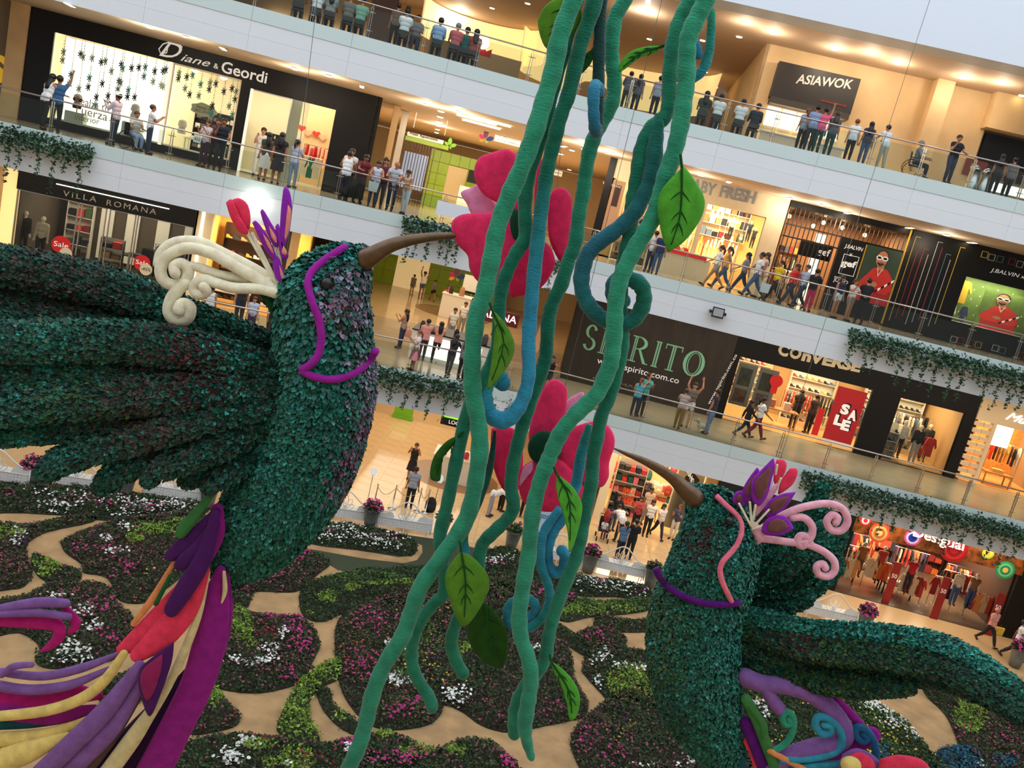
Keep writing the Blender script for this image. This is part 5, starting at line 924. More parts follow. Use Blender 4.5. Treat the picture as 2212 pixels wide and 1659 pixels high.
# the largest single leaves, on the head and throat
lf0 = None
for i in range(300):
    u, v = RNG.uniform(620, 800), RNG.uniform(545, 860); h = BVH.ray_cast(Vector(EYE), Vector(ray(u, v)).normalized())
    if h[0] is None: continue
    nrm = h[1] if h[1].dot(Vector(ray(u, v))) < 0 else -h[1]; pal = colfn(np.array([tuple(h[0])]), 1)[0]
    ci = int(np.argmin([np.abs(pal - np.array(lin(k))).sum() for k in ((36, 122, 110), (26, 88, 76), (60, 150, 146), (150, 140, 160), (130, 84, 110))])); key = ('head_leaf', ci)
    if key not in _gm:
        me = bpy.data.meshes.new('leaf'); me.from_pydata([tuple(q * .08) for q in _LEAF], [], [(0, 3, 2, 1), (0, 5, 4, 3)]); me.materials.append(mat('head_leaf_%d' % ci, ((36, 122, 110), (26, 88, 76), (60, 150, 146), (150, 140, 160), (130, 84, 110))[ci], .5)); _gm[key] = me
    o = bpy.data.objects.new('leaf', _gm[key]); COL.objects.link(o); o.parent = bo; zz = nrm; yy = Vector((RNG.normal(0, .4), RNG.normal(0, .2), -1)); yy = (yy - zz * yy.dot(zz)).normalized(); a = RNG.uniform(.3, .8); y3 = yy * math.cos(a) + zz * math.sin(a); z3_ = zz * math.cos(a) - yy * math.sin(a); x3 = y3.cross(z3_)
    Mx = Matrix((x3, y3, z3_)).transposed().to_4x4(); Mx.translation = h[0] + nrm * .03 - BASE[bird.name][1]; o.matrix_local = Mx
def onsurf(u, v, lift, bvh=None, D=11.2):
    h = (bvh or BVH).ray_cast(Vector(EYE), Vector(ray(u, v)).normalized())[0]
    if h is None: return at(u, v, D)
    d = Vector(ray(u, v)).normalized(); return h - d * lift
MG = felt((160, 34, 150), 'felt_magenta')
def band(name, rows, r, m, parent, bvh=None, D=11.3, lift=.05):
    R_ = smoothpath(rows, 4); pts = [onsurf(u, v, lift, bvh, D) for u, v in R_]
    for _ in range(2): pts = [pts[0]] + [(pts[i - 1] + pts[i] * 2 + pts[i + 1]) / 4 for i in range(1, len(pts) - 1)] + [pts[-1]]
    return MB().tube(pts, r, 10).build(name, m, parent, smooth=True)
band('face_band', [(748, 533), (715, 552), (684, 576), (668, 597), (666, 622), (675, 653), (687, 684), (694, 722), (690, 760), (674, 785), (650, 800)], .052, MG, bird); band('collar_band', [(650, 800), (680, 815), (722, 820), (760, 808), (790, 788), (812, 758)], .052, MG, bird)
BEAK = mat('bronze_beak', (104, 78, 54), .3, .55, var=.25, vscale=10); rodobj('beak', [(790, 560, 11.35, 24), (808, 550, 11.3, 20), (840, 532, 11.3, 15.5), (880, 520, 11.35, 12.5), (930, 512, 11.45, 9.5), (978, 509, 11.55, 7)], BEAK, bird, 5, 14)
p = onsurf(706, 613, .03); MB().ball(p, .085, 14, 10).build('eye', mat('bird_eye', (26, 22, 20), .25), bird, smooth=True)
fc1 = patched(DTEAL, [(150, 640, 11.6, 120, BROWN, .6), (60, 600, 11.6, 60, BROWN, .5), (350, 640, 11.6, 60, AQUA, .3), (480, 690, 11.6, 80, TEAL, .6)])
for r_ in ([(625, 758, 12.1, 26), (420, 690, 12.0, 44), (200, 612, 11.8, 52), (-70, 562, 11.6, 52)], [(625, 758, 12.1, 26), (420, 712, 12.0, 46), (200, 655, 11.8, 52), (-70, 625, 11.6, 52)], [(625, 768, 12.1, 26), (400, 742, 12.0, 44), (200, 706, 11.8, 48), (-70, 690, 11.6, 50)], [(630, 778, 12.15, 22), (480, 745, 12.1, 36), (330, 735, 12.0, 38), (120, 730, 11.8, 38)]): feather(bird, r_, .5, fc1, 950, .062, None)
fc2 = patched(DTEAL, [(420, 800, 11, 90, MAROON, .55), (300, 880, 11, 90, BROWN, .7), (150, 850, 11, 90, MOSS, .4), (330, 960, 11, 70, BROWN, .5), (100, 740, 11, 100, TEAL, .6), (500, 770, 11, 90, AQUA, .2), (250, 1010, 11, 50, TEAL, .6), (110, 990, 11, 50, TEAL, .6), (40, 940, 11, 60, TEAL, .7)])
for r_ in ([(640, 805, 11.35, 24), (450, 762, 11.2, 46), (250, 738, 11.0, 54), (-70, 742, 10.8, 54)], [(640, 818, 11.3, 26), (450, 805, 11.15, 48), (250, 798, 10.95, 54), (-70, 815, 10.7, 54)], [(640, 830, 11.25, 26), (450, 845, 11.1, 46), (250, 858, 10.9, 52), (-70, 885, 10.65, 52)], [(635, 845, 11.25, 26), (450, 875, 11.1, 44), (250, 905, 10.9, 46), (60, 930, 10.75, 36), (-60, 940, 10.7, 34)], [(625, 865, 11.25, 26), (470, 897, 11.1, 42), (300, 944, 10.95, 42), (150, 988, 10.8, 38), (102, 1018, 10.8, 28)], [(615, 885, 11.25, 26), (500, 917, 11.15, 40), (380, 962, 11.0, 40), (270, 1010, 10.9, 36), (224, 1048, 10.9, 27)], [(605, 905, 11.3, 26), (500, 952, 11.15, 38), (420, 985, 11.05, 38), (345, 1012, 11.0, 32), (324, 1032, 11.0, 24)], [(595, 935, 11.3, 24), (520, 975, 11.2, 36), (460, 1003, 11.1, 34), (408, 1036, 11.05, 24)], [(585, 965, 11.35, 22), (525, 1003, 11.25, 32), (480, 1030, 11.15, 28), (453, 1052, 11.15, 18)]): feather(bird, r_, .45, fc2, 950, .062, None)
# crest
CR = felt((252, 234, 200), 'felt_cream'); RD, PU, PE = felt((240, 60, 92), 'felt_red'), felt((146, 42, 172), 'felt_purple'), felt((240, 150, 130), 'felt_peach'); DC_ = 11.3
for i, (rows, r) in enumerate((([(598, 632), (557, 603), (506, 575), (456, 547), (405, 536), (364, 552), (347, 580), (354, 606), (378, 616), (400, 606), (407, 583), (392, 569), (377, 576), (378, 590)], 13), ([(598, 618), (560, 588), (481, 547), (430, 524), (380, 524), (350, 545), (343, 570)], 13), ([(598, 634), (560, 624), (506, 622), (468, 612), (443, 604), (425, 610), (419, 626), (430, 637), (446, 630), (440, 620)], 12), ([(590, 610), (557, 606), (481, 595), (443, 582), (415, 574)], 11), ([(400, 612), (387, 623), (371, 646), (366, 674), (381, 692), (404, 687), (410, 664), (394, 656), (386, 670)], 14.5))):
    dd = (.0, .15, -.05, .1, -.02)[i]; rodobj('crest_curl', [(u, v, DC_ + dd - (.0 if j < len(rows) - 4 else .03 * (j - len(rows) + 4)), r * (1 if j < len(rows) - 3 else .95)) for j, (u, v) in enumerate(rows)], CR, bird, 5, 12)
for a, b in (((602, 622), (531, 498)), ((598, 612), (545, 505)), ((608, 605), (602, 540)), ((605, 610), (590, 520))): rodobj('stamen', [(*a, 11.35, 4.5), (*b, 11.35, 4)], CR, bird, 3, 8)
pillow('crest_petal', [(488, 438), (499, 430), (508, 444), (520, 470), (536, 497), (532, 507), (515, 500), (498, 470)], 11.28, .05, RD, bird); pillow('crest_petal', [(500, 432), (516, 428), (534, 440), (541, 466), (539, 494), (530, 492), (514, 462)], 11.34, .05, RD, bird)
for out, inn in (([(612, 408), (619, 403), (627, 418), (631, 450), (626, 495), (612, 538), (603, 538), (604, 500), (607, 450)], [(622, 440), (629, 455), (625, 495), (615, 520), (617, 480)]), ([(562, 458), (568, 452), (584, 478), (600, 508), (600, 534), (590, 528), (574, 496)], [(580, 486), (596, 510), (597, 526), (586, 512)]), ([(545, 482), (553, 477), (572, 500), (588, 530), (600, 562), (594, 566), (570, 535)], [(566, 502), (582, 522), (592, 550), (578, 532)]), ([(591, 556), (602, 556), (613, 585), (619, 612), (612, 618), (596, 600), (589, 575)], [(603, 570), (613, 594), (616, 608), (606, 596)]), ([(594, 490), (603, 486), (612, 545), (623, 550), (620, 560), (607, 555)], [(612, 530), (620, 545), (616, 552), (608, 545)])):
    pillow('crest_petal', out, 11.32, .05, PU, bird); pillow('petal_lining', inn, 11.29, .04, PE, bird)
rodobj('crest_sepal', [(554, 626, 11.4, 4), (575, 642, 11.35, 9), (590, 668, 11.35, 10), (593, 694, 11.4, 5)], felt((24, 70, 38), 'felt_dark_green'), bird, 4, 10, .5)
# tail of the left bird
tc = dict(gr=felt((62, 120, 60), 'felt_green'), dp=felt((76, 24, 92), 'felt_plum'), mg=felt((150, 32, 130), 'felt_tail_magenta'), rd=felt((244, 62, 92), 'felt_coral'), og=felt((240, 150, 90), 'felt_orange'), cr=felt((226, 206, 150), 'felt_sand'), yl=felt((238, 208, 120), 'felt_yellow'), lv=felt((134, 92, 156), 'felt_lavender'), br=felt((104, 78, 74), 'felt_taupe'), pk=felt((190, 30, 120), 'felt_rose'), dk=felt((48, 16, 60), 'felt_dark_plum'), te=felt((30, 86, 92), 'felt_teal'), dg=felt((36, 90, 44), 'felt_stem_green'))
TT = 11.2
for cname, rows, r, dd, fl_ in (('gr', [(470, 1050), (432, 1100), (400, 1138), (390, 1152)], [5, 11, 15, 13], -.1, .8), ('mg', [(470, 1100), (462, 1150), (440, 1210)], [14, 26, 18], 0, .4), ('dp', [(468, 1105), (430, 1150), (395, 1180), (370, 1200)], [10, 18, 20, 15], -.05, .5), ('dp', [(466, 1130), (432, 1180), (398, 1213), (386, 1222)], [10, 18, 18, 12], -.12, .5), ('dp', [(466, 1110), (442, 1200), (402, 1268), (370, 1318)], [10, 20, 23, 18], -.18, .5),
    ('rd', [(436, 1222), (372, 1300), (308, 1370), (264, 1404)], [10, 22, 25, 15], .02, .35), ('rd', [(445, 1230), (405, 1310), (350, 1372), (296, 1416)], [10, 28, 33, 18], -.06, .35), ('og', [(375, 1216), (332, 1290), (288, 1348)], [5, 9, 7], 0, .6), ('dg', [(368, 1244), (337, 1304)], [5, 6], -.15, 1), ('mg', [(478, 1232), (466, 1300), (452, 1390), (425, 1480), (378, 1575), (320, 1690)], [12, 34, 40, 40, 40, 44], .12, .3), ('mg', [(488, 1240), (489, 1320), (472, 1400), (452, 1450)], [8, 16, 18, 8], .2, .5), ('dk', [(425, 1430), (380, 1510), (300, 1600), (215, 1700)], [10, 36, 46, 50], .25, .4),
    ('cr', [(450, 1236), (428, 1330), (392, 1420), (358, 1490), (318, 1550), (285, 1598), (225, 1680)], [5, 9, 11, 11, 16, 21, 22], -.02, .7), ('cr', [(484, 1236), (486, 1275), (479, 1302)], [4, 6, 2], .05, .8), ('yl', [(268, 1412), (228, 1468), (178, 1508), (100, 1535), (-10, 1548)], [10, 13, 14, 14, 13], -.05, .8), ('yl', [(185, 1556), (100, 1588), (-30, 1600)], [8, 18, 20], .05, .6), ('yl', [(145, 1588), (60, 1624), (-40, 1660)], [8, 28, 34], -.05, .6), ('lv', [(302, 1436), (230, 1532), (150, 1612), (60, 1700)], [12, 23, 25, 26], -.12, .6), ('lv', [(308, 1470), (245, 1568), (175, 1640), (110, 1710)], [12, 22, 24, 25], -.06, .6), ('br', [(305, 1500), (225, 1600), (140, 1700)], [6, 26, 30], .06, .4),
    ('lv', [(252, 1414), (180, 1442), (100, 1460), (30, 1456), (4, 1450)], [6, 11, 11, 10, 9], .1, .9), ('lv', [(236, 1444), (150, 1480), (60, 1490), (-20, 1478)], [6, 12, 13, 13], .05, .9), ('lv', [(4, 1458), (30, 1440), (68, 1436)], [8, 9, 7], .0, .9), ('pk', [(212, 1502), (150, 1500), (60, 1520), (-20, 1496)], [12, 28, 32, 34], .2, .4), ('mg', [(205, 1530), (120, 1545), (30, 1535), (-20, 1530)], [10, 24, 28, 26], .15, .4), ('te', [(130, 1556), (60, 1560), (-20, 1562)], [10, 16, 18], .18, .6), ('te', [(50, 1600), (-20, 1612)], [8, 9], .18, .6), ('lv', [(-15, 1318), (80, 1302), (142, 1303)], [10, 13, 11], .1, .8), ('lv', [(-15, 1328), (80, 1324), (148, 1332)], [8, 10, 9], .05, .8), ('pk', [(-15, 1342), (60, 1340), (118, 1348), (128, 1372), (110, 1394), (90, 1406)], [12, 20, 18, 15, 10, 4], .15, .5), ('pk', [(140, 1312), (164, 1345), (150, 1366)], [8, 12, 6], .18, .6)):
    rr = np.interp(np.linspace(0, 1, len(rows)), np.linspace(0, 1, len(r)), r); rodobj('tail_feather', [(u, v, TT + dd, q) for (u, v), q in zip(rows, rr)], tc[cname], bird, 5, 12, fl_)
pillow('tail_bud', [(376, 1386), (371, 1430), (347, 1500), (324, 1548), (306, 1512), (298, 1470), (306, 1440), (342, 1410)], TT - .2, .05, tc['dp'], bird); pillow('bud_lining', [(352, 1412), (348, 1450), (330, 1500), (314, 1512), (303, 1470), (312, 1442)], TT - .24, .04, felt((150, 36, 90), 'felt_wine'), bird)

# ---------------------------------------------------------------- right bird
b2 = thing('leaf_bird', 'smaller leaf covered hummingbird at lower right with pink curls and purple collar', 'bird sculpture', 'W', tuple(at(1510, 1380, 14)))
rows2 = [(1490, 1058, 13.8, 12), (1508, 1074, 13.8, 32), (1538, 1108, 13.85, 66), (1552, 1165, 13.9, 88), (1534, 1240, 13.95, 97), (1502, 1335, 14, 103), (1498, 1430, 14, 104), (1516, 1520, 14.05, 92), (1548, 1600, 14.1, 66), (1578, 1660, 14.1, 36)]
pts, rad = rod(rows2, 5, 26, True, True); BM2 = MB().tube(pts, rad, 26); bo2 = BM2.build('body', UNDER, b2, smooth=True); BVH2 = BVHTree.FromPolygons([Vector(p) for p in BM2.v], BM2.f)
cf2 = patched(patched(TEAL, [(1430, 1330, 13.4, 60, MOSS, .7), (1420, 1450, 13.4, 55, MOSS, .7), (1440, 1550, 13.5, 60, DTEAL, .7)]), [(1520, 1180, 13.2, 34, BROWN, .9), (1535, 1150, 13.2, 26, MAROON, .4), (1505, 1075, 13.3, 40, AQUA, .6), (1600, 1150, 13.3, 40, AQUA, .4), (1570, 1400, 13.3, 50, AQUA, .25)])
leafcover(bo2, BM2, 19000, .062, cf2, (-.2, 0, -1))
PKB, PUB = felt((240, 120, 140), 'felt_pink_band'), felt((88, 18, 110), 'felt_collar'); band('face_band', [(1547, 1071), (1571, 1094), (1592, 1113), (1603, 1137), (1597, 1166), (1584, 1188), (1562, 1211), (1555, 1233), (1561, 1259), (1573, 1285), (1580, 1300)], .045, PKB, b2, BVH2, 13.4); band('collar_band', [(1416, 1228), (1430, 1255), (1460, 1280), (1500, 1298), (1545, 1306), (1597, 1302)], .058, PUB, b2, BVH2, 13.5)
rodobj('beak', [(1500, 1075, 13.6, 22), (1478, 1056, 13.55, 18), (1450, 1030, 13.5, 13.5), (1400, 1000, 13.3, 9), (1355, 981, 13.1, 5), (1320, 966, 12.9, 1.2)], BEAK, b2, 5, 14); MB().ball(onsurf(1575, 1125, .03, BVH2), .075, 14, 10).build('eye', mat('bird_eye', (26, 22, 20), .25), b2, smooth=True)
for r_ in ([(1620, 1310, 14.5, 20), (1690, 1235, 14.5, 34), (1745, 1130, 14.6, 34), (1772, 1060, 14.6, 20)], [(1620, 1310, 14.45, 22), (1715, 1255, 14.5, 40), (1785, 1180, 14.6, 38), (1808, 1140, 14.6, 26)], [(1620, 1315, 14.4, 24), (1720, 1280, 14.5, 38), (1795, 1220, 14.6, 32)], [(1620, 1315, 14.4, 24), (1690, 1300, 14.5, 34), (1735, 1290, 14.5, 26)], [(1610, 1260, 14.4, 40), (1670, 1190, 14.5, 44), (1735, 1120, 14.6, 36)], [(1620, 1240, 14.4, 40), (1690, 1215, 14.45, 44), (1770, 1160, 14.6, 40)]): feather(b2, r_, .45, patched(TEAL, [(1700, 1250, 14, 90, DTEAL, .7)]), 1000, .062, None)
for r_, pal in (([(1590, 1322, 13.85, 20), (1750, 1362, 13.6, 26), (1900, 1370, 13.3, 27), (2040, 1395, 13.0, 27), (2140, 1450, 12.8, 27), (2260, 1545, 12.6, 28)], patched(TEAL, [(1900, 1360, 13.1, 200, AQUA, .5), (2100, 1420, 12.8, 100, AQUA, .5)])), ([(1595, 1352, 13.9, 26), (1750, 1398, 13.7, 36), (1900, 1412, 13.4, 38), (2050, 1445, 13.1, 36), (2240, 1560, 12.7, 36)], patched(DTEAL, [(1800, 1400, 13.5, 200, MOSS, .5), (1720, 1380, 13.4, 50, MAROON, .4)])), ([(1600, 1390, 13.95, 28), (1750, 1432, 13.8, 36), (1900, 1450, 13.5, 38), (2040, 1465, 13.2, 28), (2180, 1530, 12.9, 22)], patched(DTEAL, [(1800, 1430, 13.5, 200, MOSS, .6)])), ([(1605, 1425, 14.0, 26), (1720, 1458, 13.9, 32), (1840, 1480, 13.6, 32), (1960, 1485, 13.4, 20)], patched(DTEAL, [(1800, 1470, 13.5, 150, MOSS, .6)]))): feather(b2, r_, .5, pal, 1000, .06, None)
PKC = felt((252, 176, 192), 'felt_pink_curl'); DP2 = 13.6
for rows in ([(1635, 1149), (1693, 1112), (1741, 1094), (1790, 1088), (1820, 1100), (1831, 1124), (1819, 1145), (1797, 1145), (1786, 1127), (1797, 1112), (1809, 1118), (1806, 1129)], [(1632, 1162), (1677, 1167), (1719, 1172), (1748, 1165), (1755, 1140), (1738, 1119), (1712, 1118)], [(1735, 1172), (1755, 1180), (1780, 1192), (1801, 1211), (1803, 1232), (1789, 1245), (1769, 1240), (1764, 1224), (1777, 1218), (1783, 1227)], [(1751, 1176), (1742, 1160), (1728, 1158), (1722, 1172), (1734, 1180), (1739, 1170)]): rodobj('crest_curl', [(u, v, DP2 - .004 * j, 8.5) for j, (u, v) in enumerate(rows)], PKC, b2, 5, 12)
def W4(L): return [(1500 + .3219 * x, 760 + .3219 * y) for x, y in L]
BRN = felt((120, 74, 70), 'felt_petal_brown')
for out, s, dd in (([(530, 710), (541, 760), (522, 850), (492, 960), (450, 1025), (412, 1032), (386, 985), (380, 900), (402, 840), (460, 780)], .68, -.05), ([(420, 775), (436, 800), (400, 860), (384, 940), (370, 1000), (345, 1020), (326, 980), (330, 910), (370, 840)], .6, .06), ([(682, 940), (640, 1010), (590, 1065), (510, 1112), (472, 1090), (474, 1040), (520, 985), (600, 950)], .66, -.02), ([(670, 1186), (620, 1215), (550, 1236), (470, 1225), (450, 1185), (482, 1125), (545, 1095), (610, 1105), (645, 1140)], .66, -.08), ([(330, 930), (280, 940), (255, 1000), (300, 1040), (345, 1010)], .5, .08)):
    o = np.array(W4(out)); pillow('crest_petal', o, 13.5 + dd, .055, PU, b2); c = o.mean(0); pillow('petal_lining', c + (o - c) * s, 13.45 + dd, .05, BRN, b2)
for out, m_ in (([(552, 722), (600, 726), (620, 762), (600, 830), (560, 880), (534, 880), (532, 800)], RD), ([(640, 782), (684, 782), (692, 820), (660, 890), (590, 945), (560, 950), (585, 860)], RD), ([(545, 880), (585, 868), (520, 980), (430, 1090), (396, 1112), (420, 1030), (480, 950)], PKC)): pillow('crest_petal', W4(out), 13.6, .05, m_, b2)
for a, b in (((385, 1170), (372, 1010)), ((380, 1170), (300, 1020)), ((390, 1180), (500, 1060)), ((390, 1190), (550, 1130)), ((385, 1170), (410, 1030)), ((560, 900), (580, 850)), ((545, 820), (555, 760))): (p0, p1) = W4([a, b]); rodobj('stamen', [(*p0, 13.45, 2.6), (*p1, 13.4, 2.6)], CR, b2, 3, 8)
rodobj('crest_base', [(1628, 1140, 13.6, 14), (1640, 1155, 13.55, 14), (1634, 1168, 13.6, 10)], PKC, b2, 3, 10)
AQ, BL, TG = felt((56, 150, 176), 'felt_aqua'), felt((36, 100, 140), 'felt_blue'), felt((56, 150, 120), 'felt_sea_green'); DT = 13.7
for m_, rows, r, dd, fl_ in ((tc['lv'], [(1608, 1462), (1645, 1476), (1694, 1480), (1741, 1494), (1782, 1520), (1812, 1553), (1826, 1585), (1808, 1606), (1757, 1615), (1700, 1635), (1660, 1660)], 21, 0, None), (tc['lv'], [(1652, 1482), (1668, 1512), (1684, 1532)], 16, -.03, None), (MG, [(1640, 1464), (1680, 1464), (1725, 1470), (1772, 1492)], 6, .1, None), (MG, [(1806, 1512), (1836, 1540), (1862, 1570)], 10, .1, None), (MG, [(1790, 1640), (1840, 1610), (1880, 1590)], 24, .15, .5), (TG, [(1665, 1626), (1697, 1606), (1713, 1578), (1713, 1550), (1701, 1538), (1690, 1549), (1696, 1565), (1707, 1562), (1704, 1553)], 8, -.1, None), (AQ, [(1690, 1642), (1757, 1637), (1804, 1625), (1819, 1603), (1813, 1575), (1789, 1552), (1767, 1549), (1761, 1567), (1775, 1585), (1792, 1582), (1793, 1568), (1781, 1566)], 9, -.12, None), (AQ, [(1715, 1660), (1760, 1652), (1830, 1650)], 8, -.1, None), (BL, [(1893, 1645), (1889, 1605), (1872, 1578), (1851, 1571), (1848, 1587), (1863, 1602), (1874, 1594), (1866, 1586)], 8.5, -.05, None), (tc['gr'], [(1611, 1510), (1630, 1545), (1652, 1600), (1678, 1668)], 13, -.12, .5), (tc['gr'], [(1625, 1530), (1648, 1565), (1652, 1592)], 9, -.16, .5), (PUB, [(1611, 1560), (1631, 1609), (1655, 1670)], 15, -.05, .5), (tc['rd'], [(1614, 1600), (1630, 1634), (1640, 1680)], 10, .0, .5), (tc['og'], [(1662, 1622), (1705, 1645), (1750, 1668)], 7, -.15, .7), (MG, [(1650, 1600), (1668, 1620), (1690, 1632)], 12, .05, .5), (tc['te'], [(1600, 1640), (1612, 1670)], 10, .1, .6)): rodobj('tail_feather', [(u, v, DT + dd, r) for u, v in rows], m_, b2, 5, 12, fl_)
pillow('tail_flower', [(1820, 1628), (1850, 1616), (1888, 1632), (1908, 1662), (1905, 1700), (1830, 1700), (1812, 1660)], 13.4, .12, tc['lv'], b2); pillow('tail_flower', [(1830, 1634), (1856, 1624), (1884, 1640), (1894, 1672), (1880, 1700), (1826, 1690), (1820, 1656)], 13.3, .1, tc['rd'], b2); MB().ball(at(1838, 1652, 13.15), (.17, .12, .14), 14, 10).build('flower_eye', tc['yl'], b2, smooth=True); pillow('tail_flower', [(1900, 1640), (1940, 1630), (1990, 1640), (2012, 1668), (2010, 1710), (1900, 1710)], 13.3, .2, tc['rd'], b2)
# ================================================================ garden on the ground floor
def gpoly(name, pts, m, z, th=.02, parent=None):
    P = [gz(u, v, 0) for u, v in pts]; q = MB().prism([(p.x, p.y, z - th) for p in P], (0, 0, th))
    if sum((P[i].x * P[(i + 1) % len(P)].y - P[(i + 1) % len(P)].x * P[i].y) for i in range(len(P))) < 0: q.f = [tuple(reversed(a)) for a in q.f]
    return q.build(name, m, parent)
SAND = mat('garden_sand', (178, 142, 98), .95, var=.25, vscale=1.6, bump=.5, bscale=40); TURF = mat('green_carpet', (54, 62, 40), .95, var=.15, vscale=30)
back_edge = [(-80, 1034), (200, 1064), (440, 1094), (640, 1132), (940, 1168), (1040, 1188), (1240, 1246), (1400, 1286), (1600, 1330), (1750, 1356), (1900, 1392), (2240, 1470)]
BE = [gz(u, v, 0) for u, v in back_edge]
m = MB().prism([(p.x, p.y, .002) for p in BE] + [(26, 20, .002), (26, 6, .002), (-22, 6, .002), (-22, 24, .002)], (0, 0, .02)); m.f = [tuple(reversed(a)) for a in m.f]; struct(m.build('floor_sand', SAND))
struct(gpoly('floor_carpet', [(560, 1130), (640, 1130), (760, 1140), (940, 1166), (1060, 1193), (1240, 1246), (1400, 1288), (1400, 1300), (1240, 1262), (1070, 1240), (1000, 1228), (905, 1228), (860, 1240), (770, 1238), (730, 1233), (690, 1208), (640, 1188), (600, 1175)], TURF, .034))
struct(gpoly('floor_carpet', [(-80, 1034), (200, 1064), (440, 1094), (560, 1122), (560, 1130), (440, 1100), (200, 1070), (-80, 1040)], TURF, .034)); struct(gpoly('floor_sand', [(612, 1170), (640, 1168), (740, 1186), (860, 1206), (892, 1202), (900, 1176), (911, 1180), (912, 1196), (900, 1212), (872, 1219), (780, 1208), (690, 1192), (618, 1180)], SAND, .042))
FOL = attr_mat('plant_leaf', .7, 0, .25); PETM = attr_mat('blossom', .7, 0, .2)
def inpoly(P, poly):
    x, y = P[:, 0], P[:, 1]; r = np.zeros(len(P), bool); n = len(poly)
    for i in range(n):
        x0, y0 = poly[i]; x1, y1 = poly[(i + 1) % n]; c_ = ((y0 > y) != (y1 > y)); r ^= c_ & (x < (x1 - x0) * (y - y0) / (y1 - y0 + 1e-12) + x0)
    return r
def edged(P, poly):
    d = np.full(len(P), 9e9); n = len(poly)
    for i in range(n):
        a, b = np.array(poly[i]), np.array(poly[(i + 1) % n]); ab = b - a; t = np.clip(((P - a) @ ab) / (ab @ ab + 1e-12), 0, 1); d = np.minimum(d, np.linalg.norm(P - a - t[:, None] * ab, axis=1))
    return d
def scatter(name, parent, P, size, cols, m, shape, tiltr=.6, kind='stuff'):
    n = len(P)
    if n == 0: return
    S = np.array(shape); k = len(S); th = RNG.uniform(0, 2 * math.pi, n); nx = RNG.normal(0, tiltr, n); ny = RNG.normal(0, tiltr, n); N = np.stack([nx, ny, np.ones(n)], 1); N /= np.linalg.norm(N, axis=1)[:, None]
    a = np.stack([np.cos(th), np.sin(th), np.zeros(n)], 1); X = a - N * (a * N).sum(1)[:, None]; X /= np.linalg.norm(X, axis=1)[:, None]; Y = np.cross(N, X); sz = (size * RNG.uniform(.7, 1.3, n))[:, None, None]
    V = P[:, None, :] + sz * (S[None, :, 0:1] * X[:, None] + S[None, :, 1:2] * Y[:, None] + S[None, :, 2:3] * N[:, None]); o = np.array(BASE[parent.name][1])
    F = (np.arange(n)[:, None] * k + np.arange(k)[None]).tolist(); me = bpy.data.meshes.new(name); me.from_pydata((V.reshape(-1, 3) - o).tolist(), [], F); me.materials.append(m)
    ob = bpy.data.objects.new(name, me); COL.objects.link(ob); ob.parent = parent; BASE[ob.name] = BASE[parent.name]; ob['kind'] = kind; tint(ob, np.repeat(cols, k, 0)); return ob
LSH = [(-.5, 0, 0), (-.1, -.3, .12), (.55, 0, 0), (-.1, .3, .12)]; FSH = [(math.cos(a), math.sin(a), .12 * (i % 2)) for i, a in enumerate(np.linspace(0, 2 * math.pi, 8, endpoint=False))]
KC = dict(d=[(48, 68, 40), (64, 86, 46), (38, 54, 34), (66, 76, 48)], l=[(122, 150, 54), (146, 172, 72), (98, 130, 44), (80, 108, 42)], m=[(66, 92, 48), (88, 118, 56), (50, 70, 40)], p=[(62, 58, 44), (58, 70, 42), (52, 72, 42), (70, 52, 48), (70, 86, 48)], b=[(40, 90, 110), (56, 112, 130), (34, 70, 90)])
FC = dict(w=(226, 226, 216), k=(186, 60, 124), r=(140, 40, 44), y=(206, 178, 66), v=(84, 36, 92), o=(180, 96, 54), s=(138, 76, 88), q=(196, 116, 150))
NB = [0]
